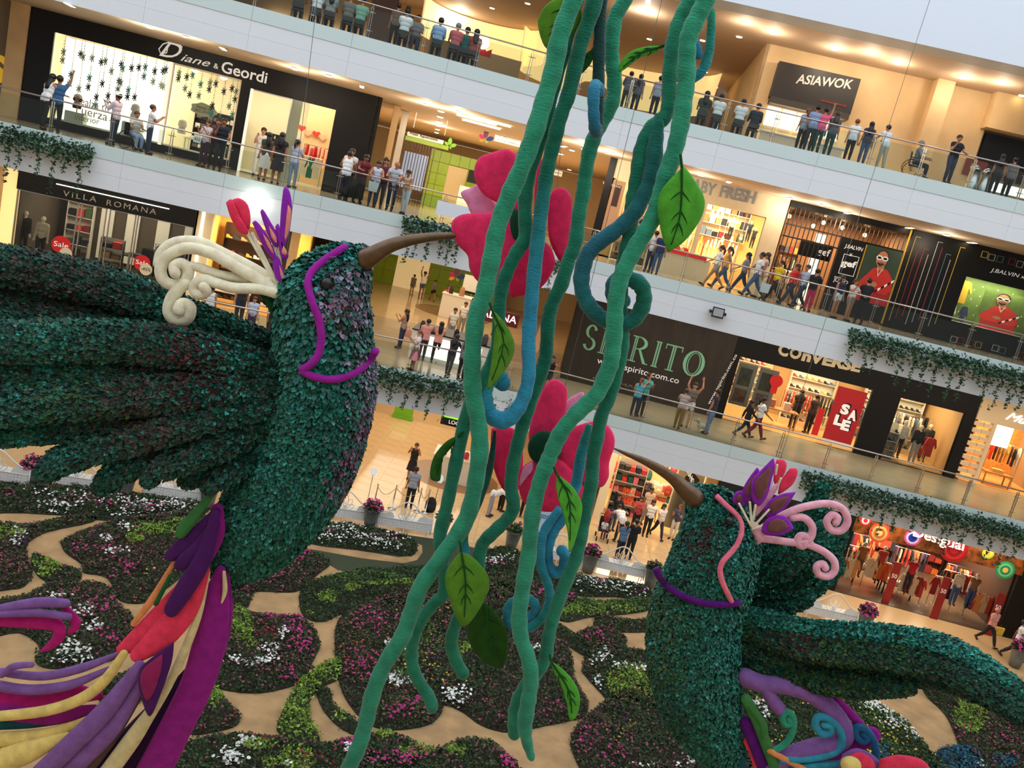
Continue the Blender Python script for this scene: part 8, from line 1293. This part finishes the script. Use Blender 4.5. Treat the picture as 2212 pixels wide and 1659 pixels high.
diner('L', 988, 70, 1.0, 'seated diner in a salmon top and grey cap', ('tee', (200, 96, 100)), 'short', 'g'); diner('L', 1007, 84, 1.3, 'seated diner in teal near the red crown', ('tee', (30, 96, 96))); diner('L', 1026, 92, 1.2, 'seated woman in a rust top near the red crown', ('tee', (160, 70, 56)), 'longhair')
# third level, left
stand('L', 107, 158, .6, 3, 'woman in a white vest and black leggings by the black pillar', 150, 'lean', ('tank', W_), ('pants', K_), 'longhair', 'k', 1); stand('L', 133, 150, .7, 3, 'man in a blue striped shirt with one arm raised', 180, 'onearm', ('tee', (50, 90, 130)), ('pants', K_), 'short', 'k', 2); stand('L', 257, 203, 1.0, 3, 'man in a pale pink shirt and white hat reading his phone', 250, 'phone', ('long', (214, 196, 204)), ('pants', DJ), 'short', 'k', 2, hat=(240, 236, 226))
p = U('L', 296, 252, 1.0); wheelchair('L', p[0], 1.0, Z[3] + .01, 60, 'wheelchair in front of the white lingerie window'); person('woman in a patterned skirt seated in the lower wheelchair', (p[0], 1.0, Z[3] + .03), 40, 1.66, 'sit', ('tee', (190, 186, 176)), ('pants', (150, 160, 190)), 'short', 'b', 1, f='L')
stand('L', 332, 228, .8, 3, 'woman in a white tee and jeans beside the lower wheelchair', 110, 'phone', ('tee', W_), ('pants', DJ), 'short', 'b', 1); stand('L', 452, 260, .7, 3, 'woman in a grey striped top outside the second lingerie window', 330, 'phone', ('tee', (190, 180, 184)), ('pants', (60, 30, 40)), 'longhair', 'b', 0); stand('L', 474, 257, 1.3, 3, 'man in a brown shirt behind the dark dressed man', 0, 'stand', ('tee', (90, 50, 44)), ('pants', K_)); stand('L', 486, 256, .6, 3, 'man dressed all in dark navy at the lingerie shop pillar', 10, 'chin', ('tee', (30, 34, 46)), ('pants', K_), 'short', 'k', 2)
stand('L', 571, 277, 4.0, 3, 'smiling woman in white inside the lingerie doorway', 0, 'chin', ('tee', W_), ('pants', W_), 'tail', 'b', 0); stand('L', 583, 288, 1.4, 3, 'woman in an olive top and long white skirt', 200, 'stand', ('tee', (70, 70, 60)), ('skirt', (226, 222, 214)), 'longhair', 'k', 1); stand('L', 612, 288, .8, 3, 'woman with very long black hair and dark dress', 180, 'stand', ('tee', (46, 36, 38)), ('skirt', (40, 32, 34)), 'longhair', 'k', 1); stand('L', 645, 303, .8, 3, 'woman in a white and navy top and pale jeans at the lingerie door', 150, 'chin', ('tee', (190, 190, 204)), ('pants', (150, 164, 184)), 'tail', 'k', 1)
stand('L', 763, 322, .9, 3, 'man in a white tee behind the woman in the white vest', 0, 'stand', ('tee', W_), ('pants', K_), 'short', 'k', 2); stand('L', 757, 328, .5, 3, 'woman in a white racerback vest and black trousers', 180, 'lean', ('tank', W_), ('pants', K_), 'short', 'k', 1); stand('L', 790, 334, .6, 3, 'man in a dark red shirt leaning at the rail', 20, 'lean', ('tee', (110, 30, 40)), ('pants', (50, 46, 46)), 'short', 'k', 2); stand('L', 820, 348, .5, 3, 'woman in a white and blue floral top leaning at the rail', 0, 'lean', ('tank', (206, 212, 230)), ('pants', DJ), 'tail', 'k', 1); stand('L', 836, 342, 1.0, 3, 'dark haired woman behind the floral top', 0, 'stand', ('tee', (90, 40, 50)), ('pants', K_), 'longhair', 'k', 1); stand('L', 861, 349, .5, 3, 'grey haired man in a pale grey tee leaning at the rail', 350, 'lean', ('tee', (186, 190, 200)), ('pants', DJ), 'bald', 'g', 1); stand('L', 888, 369, .45, 3, 'woman in white trousers and strappy top leaning at the rail', 330, 'lean', ('tank', (200, 170, 140)), ('pants', (222, 224, 232)), 'short', 'k', 2)
# third level, right
stand('R', 1388, 474, .6, 3, 'person in a pale blue top behind the twisted vine', 180, 'stand', ('tee', (150, 190, 214)), ('pants', K_)); stand('R', 1420, 500, .8, 3, 'man in a white and grey top left of the large bright leaf', 200, 'stand', ('tee', (214, 212, 210)), ('pants', (36, 40, 60))); stand('R', 1436, 503, .6, 3, 'person in navy and jeans left of the large bright leaf', 180, 'stand', ('tee', (36, 44, 84)), ('pants', J_))
gg = 'passers-by in front of the baby clothes shop'
for u, v, c_, hd, pose, top, bot, hr, hc, sk, lb in ((1562, 527, 1.0, 275, 'walk', ('tee', W_), ('shorts', (170, 150, 130)), 'tail', 'b', 1, 'woman in a white tee and khaki shorts walking right'), (1580, 530, 1.4, 280, 'walk', ('tank', (226, 170, 90)), ('pants', J_), 'tail', 'b', 1, 'woman in an orange vest and blue jeans walking right'), (1620, 543, 1.6, 270, 'walk', ('tee', (130, 130, 140)), ('pants', DJ), 'longhair', 'k', 1, 'woman in a grey patterned blouse walking right'), (1650, 542, 1.1, 275, 'walk', ('tee', W_), ('pants', J_), 'short', 'k', 2, 'man in a white tee and blue jeans walking right'), (1660, 547, 2.0, 270, 'stand', ('tee', (214, 196, 190)), ('pants', (214, 200, 190)), 'longhair', 'b', 1, 'woman in a pale flowered outfit behind the walking man'), (1692, 560, 1.2, 290, 'walk', ('tee', (226, 190, 40)), ('pants', K_), 'tail', 'k', 1, 'woman in a bright yellow top'), (1726, 567, 1.5, 290, 'walk', ('tee', (190, 44, 44)), ('pants', DJ), 'longhair', 'b', 1, 'woman in a red top before the barred shop'), (1748, 569, 1.4, 300, 'walk', ('tee', (176, 190, 206)), ('pants', (50, 54, 70)), 'short', 'b', 1, 'man in a pale blue shirt before the barred shop'), (1768, 582, .8, 150, 'phone', ('long', K_), ('pants', (200, 40, 90)), 'short', 'k', 1, 'person in a black top and magenta trousers'), (1824, 597, .8, 30, 'stand', ('tank', N_), ('shorts', (222, 222, 220)), 'longhair', 'k', 1, 'woman in a navy top and white shorts before the poster'), (1852, 604, .8, 30, 'chin', ('tee', (214, 196, 184)), ('shorts', (150, 120, 100)), 'tail', 'b', 1, 'woman in a cream top carrying a baby before the poster'), (1882, 603, .7, 180, 'lean', ('tee', K_), ('pants', K_), 'short', 'k', 1, 'person dressed in black before the red poster man')): stand('R', u, v, c_, 3, lb, hd, pose, top, bot, hr, hc, sk, group=gg)
# second level, left and hall
stand('L', 459, 626, .7, 2, 'woman in a white sleeveless top behind the cream curls', 180, 'stand', ('tank', W_), ('pants', W_), 'short', 'k', 1); stand('L', 530, 600, 1.6, 2, 'adult in dark jeans partly hidden by the cream curls', 20, 'stand', ('tee', (40, 40, 46)), ('pants', (40, 46, 60))); p = U('L', 553, 637, .6); person('child in a navy and white tee with purple trousers', (p[0], .6, Z[2] + .012), 0, 1.45, 'stand', ('tee', (190, 196, 210)), ('pants', (90, 30, 80)), 'tail', 'b', 0, f='L'); stand('L', 590, 655, .8, 2, 'person with a dark red bag by the bird crest', 60, 'stand', ('tee', (60, 30, 34)), ('pants', K_))
gh = 'people in the second level hall'
for u, v, h, hd, pose, top, bot, hr, hc, sk, lb in ((907, 646, 1.7, 180, 'overhead', ('tank', (226, 222, 200)), ('shorts', J_), 'short', 'k', 2, 'woman in white and denim shorts far down the hall'), (887, 638, 1.3, 160, 'stand', ('tee', (120, 120, 96)), ('shorts', (110, 110, 90)), 'short', 'k', 1, 'child in olive left of the far woman'), (932, 650, 1.35, 20, 'walk', ('tee', (110, 120, 100)), ('shorts', K_), 'short', 'k', 1, 'child in grey green right of the far woman'), (957, 680, 1.68, 20, 'phone', ('tee', (190, 60, 50)), ('pants', J_), 'tail', 'b', 1, 'woman in a red top and jeans by the coffee kiosk'), (862, 753, 1.68, 250, 'phone', ('tank', (150, 130, 120)), ('pants', DJ), 'longhair', 'k', 1, 'woman in a vest holding a pink shopping bag'), (889, 800, 1.55, 300, 'phone', ('tee', (230, 216, 212)), ('skirt', (214, 130, 140)), 'tail', 'r', 0, 'older woman in a red floral dress'), (908, 778, 1.7, 200, 'phone', ('tee', (230, 160, 150)), ('pants', (60, 50, 54)), 'short', 'k', 1, 'woman in a pink tee leaning at the ice cream kiosk'), (936, 784, 1.7, 190, 'phone', ('tee', (236, 160, 140)), ('pants', K_), 'longhair', 'k', 1, 'woman with long hair and peach top at the ice cream kiosk'), (966, 810, 1.6, 160, 'lean', ('long', (40, 40, 44)), ('pants', (70, 66, 70)), 'longhair', 'k', 1, 'woman in black bending towards the ice cream kiosk'), (992, 822, 1.7, 150, 'stand', ('tee', (120, 120, 130)), ('pants', K_), 'longhair', 'k', 1, 'woman in a speckled grey top beside the vines'), (992, 722, 1.65, 10, 'stand', ('tee', W_), ('pants', (150, 140, 120)), 'tail', 'b', 1, 'woman in a white top behind the ice cream kiosk'), (1017, 700, 1.7, 10, 'stand', ('tee', (30, 36, 44)), ('pants', K_), 'short', 'k', 1, 'person in dark clothes behind the kiosk beside the vine'), (968, 742, 1.68, 20, 'stand', ('tee', (226, 226, 222)), ('pants', GY), 'short', 'k', 1, 'kiosk worker in white and a dark cap'), (1135, 790, 1.72, 250, 'phone', ('tee', (236, 236, 232)), ('pants', (190, 160, 110)), 'short', 'k', 1, 'man in a white tee and cap behind the bent vine')): feet(u, v, Z[2], h, lb, hd, pose, top, bot, hr, hc, sk, group=gh)
stand('L', 1196, 770, .5, 2, 'woman in black filming at the rail beside the hoarding', 0, 'film', ('tank', K_), ('shorts', (60, 56, 70)), 'tail', 'k', 1)
# second level, right
stand('R', 1388, 818, .7, 2, 'woman in a teal vest taking a selfie before the hoarding', 160, 'onearm', ('tank', (90, 170, 180)), ('pants', DJ), 'tail', 'r', 0); stand('R', 1404, 808, 1.0, 2, 'man in a turquoise tee with backpack before the hoarding', 20, 'phone', ('tee', (90, 176, 160)), ('pants', (40, 42, 50)), 'short', 'k', 2); stand('R', 1484, 842, .5, 2, 'older woman in a flowered shirt and mustard trousers at the rail', 170, 'lean', ('tee', (170, 150, 140)), ('pants', (150, 112, 50)), 'short', 'b', 1); stand('R', 1504, 828, 1.2, 2, 'woman in a taupe top and white shorts with arms raised', 0, 'overhead', ('tank', (120, 104, 90)), ('shorts', (230, 226, 222)), 'short', 'k', 0); stand('R', 1553, 842, .9, 2, 'woman in a dark shirt and pale jeans beside the little dog', 240, 'stand', ('tee', (44, 46, 58)), ('pants', (110, 130, 160)), 'short', 'k', 1)
stand('R', 1628, 862, 2.2, 2, 'person in black walking left past the sneaker shop', 100, 'walk', ('long', K_), ('pants', K_), 'longhair', 'k', 1); stand('R', 1655, 855, 2.4, 2, 'woman in a white top and wine trousers before the sneaker shop', 100, 'walk', ('tee', W_), ('pants', (110, 24, 40)), 'tail', 'k', 2); stand('R', 1737, 834, 7.2, 2, 'shopper in black at the back of the sneaker shop', 180, 'stand', ('tee', K_), ('pants', K_), 'longhair', 'k', 1); stand('R', 1768, 850, 6.8, 2, 'shopper in dark grey beside the sneaker table', 200, 'stand', ('tee', (60, 54, 54)), ('pants', K_), 'short', 'k', 1)
# ground floor
G = 0.012; gc = 'crowd on the ground floor'
feet(884, 1036, G, 1.66, 'woman in a black dress photographing towards the camera', 0, 'film', ('tank', K_), ('skirt', (24, 22, 26)), 'short', 'b', 1); feet(881, 1098, G, 1.74, 'man in a grey tee and black cap seen from behind', 180, 'stand', ('tee', (150, 154, 162)), ('pants', K_), 'short', 'k', 2)
for u, v, h, hd, pose, top, bot, hr, hc, sk, lb in ((1054, 1115, 1.72, 90, 'bow', ('tee', W_), ('pants', (150, 146, 150)), 'short', 'k', 2, 'man in a white tee bending beside the vines'), (1078, 1104, 1.74, 120, 'stand', ('tee', (30, 34, 50)), ('pants', K_), 'short', 'k', 2, 'man in navy behind the bending man'), (1128, 1118, 1.7, 180, 'stand', ('tee', K_), ('pants', K_), 'longhair', 'k', 1, 'person in black below the lower pink flower'), (1318, 1145, 1.68, 20, 'onearm', ('long', K_), ('pants', (80, 90, 110)), 'longhair', 'k', 0, 'woman in black with one hand at her face by the stroller'), (1332, 1172, 1.74, 200, 'bow', ('tee', W_), ('pants', (40, 40, 46)), 'short', 'k', 1, 'man in a white tee bending towards the stroller'), (1366, 1150, 1.66, 350, 'phone', ('tee', (180, 66, 72)), ('pants', K_), 'tail', 'k', 1, 'woman in a coral top looking at her phone'), (1388, 1132, 1.76, 10, 'stand', ('tee', (214, 190, 170)), ('pants', GY), 'short', 'k', 2, 'man in beige at the bag shop window'), (1376, 1120, 1.74, 0, 'stand', ('tee', (40, 40, 44)), ('pants', K_), 'short', 'k', 2, 'man in black with glasses at the bag shop window'), (1392, 1158, 1.68, 0, 'stand', ('tee', W_), ('pants', (30, 28, 34)), 'longhair', 'k', 1, 'woman in a white tee with a crossbody bag'), (1416, 1162, 1.64, 20, 'walk', ('tee', (226, 222, 224)), ('pants', N_), 'longhair', 'k', 1, 'woman in a white tee and navy jeans near the right bird'), (1450, 1165, 1.64, 330, 'phone', ('tee', (60, 70, 96)), ('pants', (226, 218, 206)), 'tail', 'r', 1, 'person in blue and cream beside the right bird head'), (1333, 1210, 1.64, 200, 'phone', ('tee', (80, 110, 140)), ('pants', (24, 26, 34)), 'tail', 'k', 1, 'woman in a blue patterned blouse behind the white bench'), (1354, 1208, 1.7, 170, 'phone', ('long', (20, 20, 24)), ('pants', (24, 24, 28)), 'short', 'k', 2, 'person in a black hooded top behind the white bench'), (1455, 1222, 1.6, 160, 'bow', ('long', (84, 54, 40)), ('pants', K_), 'short', 'k', 1, 'person in a brown jacket bending beside the right bird'), (2128, 1392, 1.68, 20, 'walk', ('tee', (214, 150, 140)), ('pants', (34, 32, 34)), 'bald', 'g', 1, 'man in a pink shirt carrying a yellow bag near the right edge'), (2184, 1424, 1.74, 60, 'walk', ('tee', W_), ('pants', (40, 40, 46)), 'short', 'k', 2, 'man in a white tee at the lower right picture edge')): feet(u, v, G, h, lb, hd, pose, top, bot, hr, hc, sk, group=gc)
# ---------------------------------------------------------------- mannequins
def dummy(f, s, c, z, h, label, top, bot, m, head=0, pose='stand', bare=False):
    D = proto(pose); t = thing('mannequin', label, 'mannequin', f, (s, c, z)); k = h / 1.72; t.matrix_world = FR[f] @ Matrix.Translation((s, c, z)) @ Matrix.Rotation(math.radians(head), 4, 'Z') @ Matrix.Diagonal((k, k, k, 1))
    for key, mm_ in (('body', m), (top[0], cm(top[1])), (bot[0], cm(bot[1])), ('shoes', cm((40, 36, 36)))): o = bpy.data.objects.new(D[key].name.split('.')[0], D[key]); COL.objects.link(o); o.parent = t; o.material_slots[0].link = 'OBJECT'; o.material_slots[0].material = mm_
    return t
dummy('L', U('L', 54, 480, 5.8)[0], 5.8, Z[2] + .35, 1.8, 'mannequin in a charcoal suit at the left menswear window', ('long', (40, 36, 40)), ('pants', (40, 36, 40)), skinw); dummy('L', U('L', 93, 485, 5.6)[0], 5.6, Z[2] + .3, 1.8, 'mannequin in a pale grey suit jacket at the left menswear window', ('long', (196, 182, 160)), ('pants', (44, 40, 44)), skinw)
for s, c_, lb, tp, bt in ((16.9, 6.0, 'mannequin in a white jacket and dark trousers in the second sneaker window', (214, 210, 200), (40, 40, 44)), (17.5, 5.7, 'mannequin in a black top and grey leggings in the second sneaker window', (34, 32, 34), (200, 196, 190)), (18.3, 6.8, 'mannequin in a black and white jacket at the back of the second window', (60, 60, 60), (30, 30, 34))): dummy('R', s, c_, Z[2] + .1, 1.75, lb, ('long', tp), ('pants', bt), skinw)
for s, c_, lb, tp, bt in ((16.3, 4.2, 'mannequin in a patterned brown dress at the left of the colourful shop', (170, 110, 60), (120, 80, 60)), (17.2, 4.4, 'mannequin in a red patterned blouse in the colourful shop', (190, 70, 60), (60, 50, 60)), (18.35, 3.9, 'mannequin in a bright red top in the middle of the colourful shop', (206, 40, 44), (60, 50, 60)), (20.3, 3.8, 'mannequin in a cream jacket near the right of the colourful shop', (220, 206, 180), (70, 90, 130)), (21.0, 3.9, 'mannequin in a printed top and jeans at the right of the colourful shop', (140, 100, 70), (60, 80, 120))): dummy('R', s, c_, .5, 1.6, lb, ('tee', tp), ('pants', bt), skinw)
for i, (u, v) in enumerate(((1578, 480), (1616, 488), (1625, 502))): p = U('R', u, v + 20, 7.6); dummy('R', p[0], 7.6, p[2] - .3, .95, 'small child mannequin on the upper ledge of the baby shop, %s' % ['left', 'middle', 'right'][i], ('tee', ((226, 214, 190), (40, 50, 70), (60, 60, 70))[i]), ('pants', (40, 40, 50)), skinw)
# ---------------------------------------------------------------- things people brought
def bag(pos, col, label, s=1.0, f='W'):
    t = thing('shopping_bag', label, 'bag', f, pos); x, y, z = pos; MB().prism([(x - .14 * s, y, z), (x + .14 * s, y, z), (x + .17 * s, y, z + .32 * s), (x - .17 * s, y, z + .32 * s)], (0, .1 * s, 0)).build('bag_body', cm(col), t); MB().tube([(x - .08 * s, y + .05 * s, z + .32 * s), (x, y + .05 * s, z + .46 * s), (x + .08 * s, y + .05 * s, z + .32 * s)], .008, 5).build('handle', cm((60, 50, 44)), t)
p = gz(868, 745, Z[2]); bag((p.x + .15, p.y - .2, Z[2] + .42), (214, 150, 150), 'pink shopping bag held by the woman in a vest'); p = U('L', 812, 375, .45); bag((p[0], .28, Z[3] + .55), (236, 234, 228), 'white handbag held over the rail beside the floral top', 1.1, 'L'); p = gz(2132, 1385, 0); bag((p.x + .3, p.y - .1, .4), (226, 190, 60), 'yellow bag carried by the man in pink'); p = U('R', 1655, 610, 1.0); bag((p[0], .85, Z[3] + .3), (226, 224, 220), 'white shopping bag before the baby clothes shop', 1.1, 'R')
p = gz(927, 1106, 0); t = thing('backpack', 'black backpack standing on the floor by the paddle sign', 'backpack', 'W', (p.x, p.y, 0)); MB().tube([(p.x, p.y, .03), (p.x, p.y, .12), (p.x, p.y, .4), (p.x, p.y, .58), (p.x, p.y, .64)], [.16, .22, .22, .15, .04], 12, .7, up=(0, 1, 0)).build('body', cm((24, 22, 24)), t, smooth=True); MB().ball((p.x, p.y - .14, .24), (.15, .07, .15), 8, 6).build('front_pocket', cm((24, 22, 24)), t, smooth=True)
p = gz(1298, 1165, 0); t = thing('baby_stroller', 'dark stroller with a red hood beside the crowd', 'stroller', 'W', (p.x, p.y, 0)); x, y = p.x, p.y
MB().tube([(x, y + .1 * math.cos(a) * 3 - .05, .75 + .38 * math.sin(a)) for a in np.linspace(.4, 2.6, 8)], .26, 10, .4, up=(1, 0, 0)).build('hood', cm((150, 30, 40)), t, smooth=True); bx('seat', cm((30, 28, 30)), x - .22, x + .22, y - .2, y + .2, .4, .48, t); bx('seat_back', cm((30, 28, 30)), x - .22, x + .22, y + .16, y + .22, .45, .95, t); MB().tube([(x - .24, y + .4, .98), (x - .22, y + .1, .5), (x - .24, y - .35, .12)], .016, 6).build('frame', STEEL, t); MB().tube([(x + .24, y + .4, .98), (x + .22, y + .1, .5), (x + .24, y - .35, .12)], .016, 6).build('frame', STEEL, t); MB().tube([(x - .24, y + .4, .98), (x + .24, y + .4, .98)], .018, 6).build('handle', BLACK, t)
for a in (-.24, .24):
    for b in (-.35, .25): MB().tube([(x + a, y + b + .09 * math.cos(q), .11 + .09 * math.sin(q)) for q in np.linspace(0, 2 * math.pi, 13)], .022, 6).build('wheel', BLACK, t)
person('small child in white sitting in the stroller', (x, y - .02, .13), 0, 1.0, 'sit', ('tee', W_), ('pants', (90, 30, 40)), 'short', 'b', 1)
# little dog
p = U('R', 1523, 905, .9); s0, z0 = p[0], Z[2] + .012; t = thing('small_dog', 'small fluffy cream dog standing by the rail before the hoarding', 'dog', 'R', (s0, .9, z0)); DOG = mat('dog_fur', (206, 190, 164), .95, bump=.8, bscale=40); m = MB()
for a, b, r0, r1 in (((.16, 0, .26), (-.12, 0, .27), .1, .115), ((-.12, 0, .28), (-.22, 0, .42), .08, .065), ((-.22, 0, .45), (-.25, 0, .45), .085, .08), ((-.28, 0, .42), (-.35, 0, .41), .045, .032), ((.2, 0, .3), (.28, 0, .42), .03, .02), ((.13, .06, .24), (.16, .06, .13), .06, .035), ((.16, .06, .13), (.15, .06, .02), .03, .026), ((.13, -.06, .24), (.16, -.06, .13), .06, .035), ((.16, -.06, .13), (.15, -.06, .02), .03, .026), ((-.12, .06, .22), (-.12, .06, .02), .045, .028), ((-.12, -.06, .22), (-.13, -.06, .02), .045, .028), ((-.2, .06, .5), (-.19, .1, .42), .03, .03), ((-.2, -.06, .5), (-.19, -.1, .42), .03, .03)): capsule(m, (s0 + a[0], .9 + a[1], z0 + a[2]), (s0 + b[0], .9 + b[1], z0 + b[2]), r0, r1)
ob = m.build('body', DOG, t, smooth=True); r = ob.modifiers.new('r', 'REMESH'); r.mode = 'VOXEL'; r.voxel_size = .014; r.use_smooth_shade = True
m = MB(); m.ball((s0 - .385, .9, z0 + .42), .016, 6, 5); m.ball((s0 - .3, .94, z0 + .475), .012, 6, 5); m.ball((s0 - .3, .86, z0 + .475), .012, 6, 5); m.build('nose_and_eyes', BLACK, t)
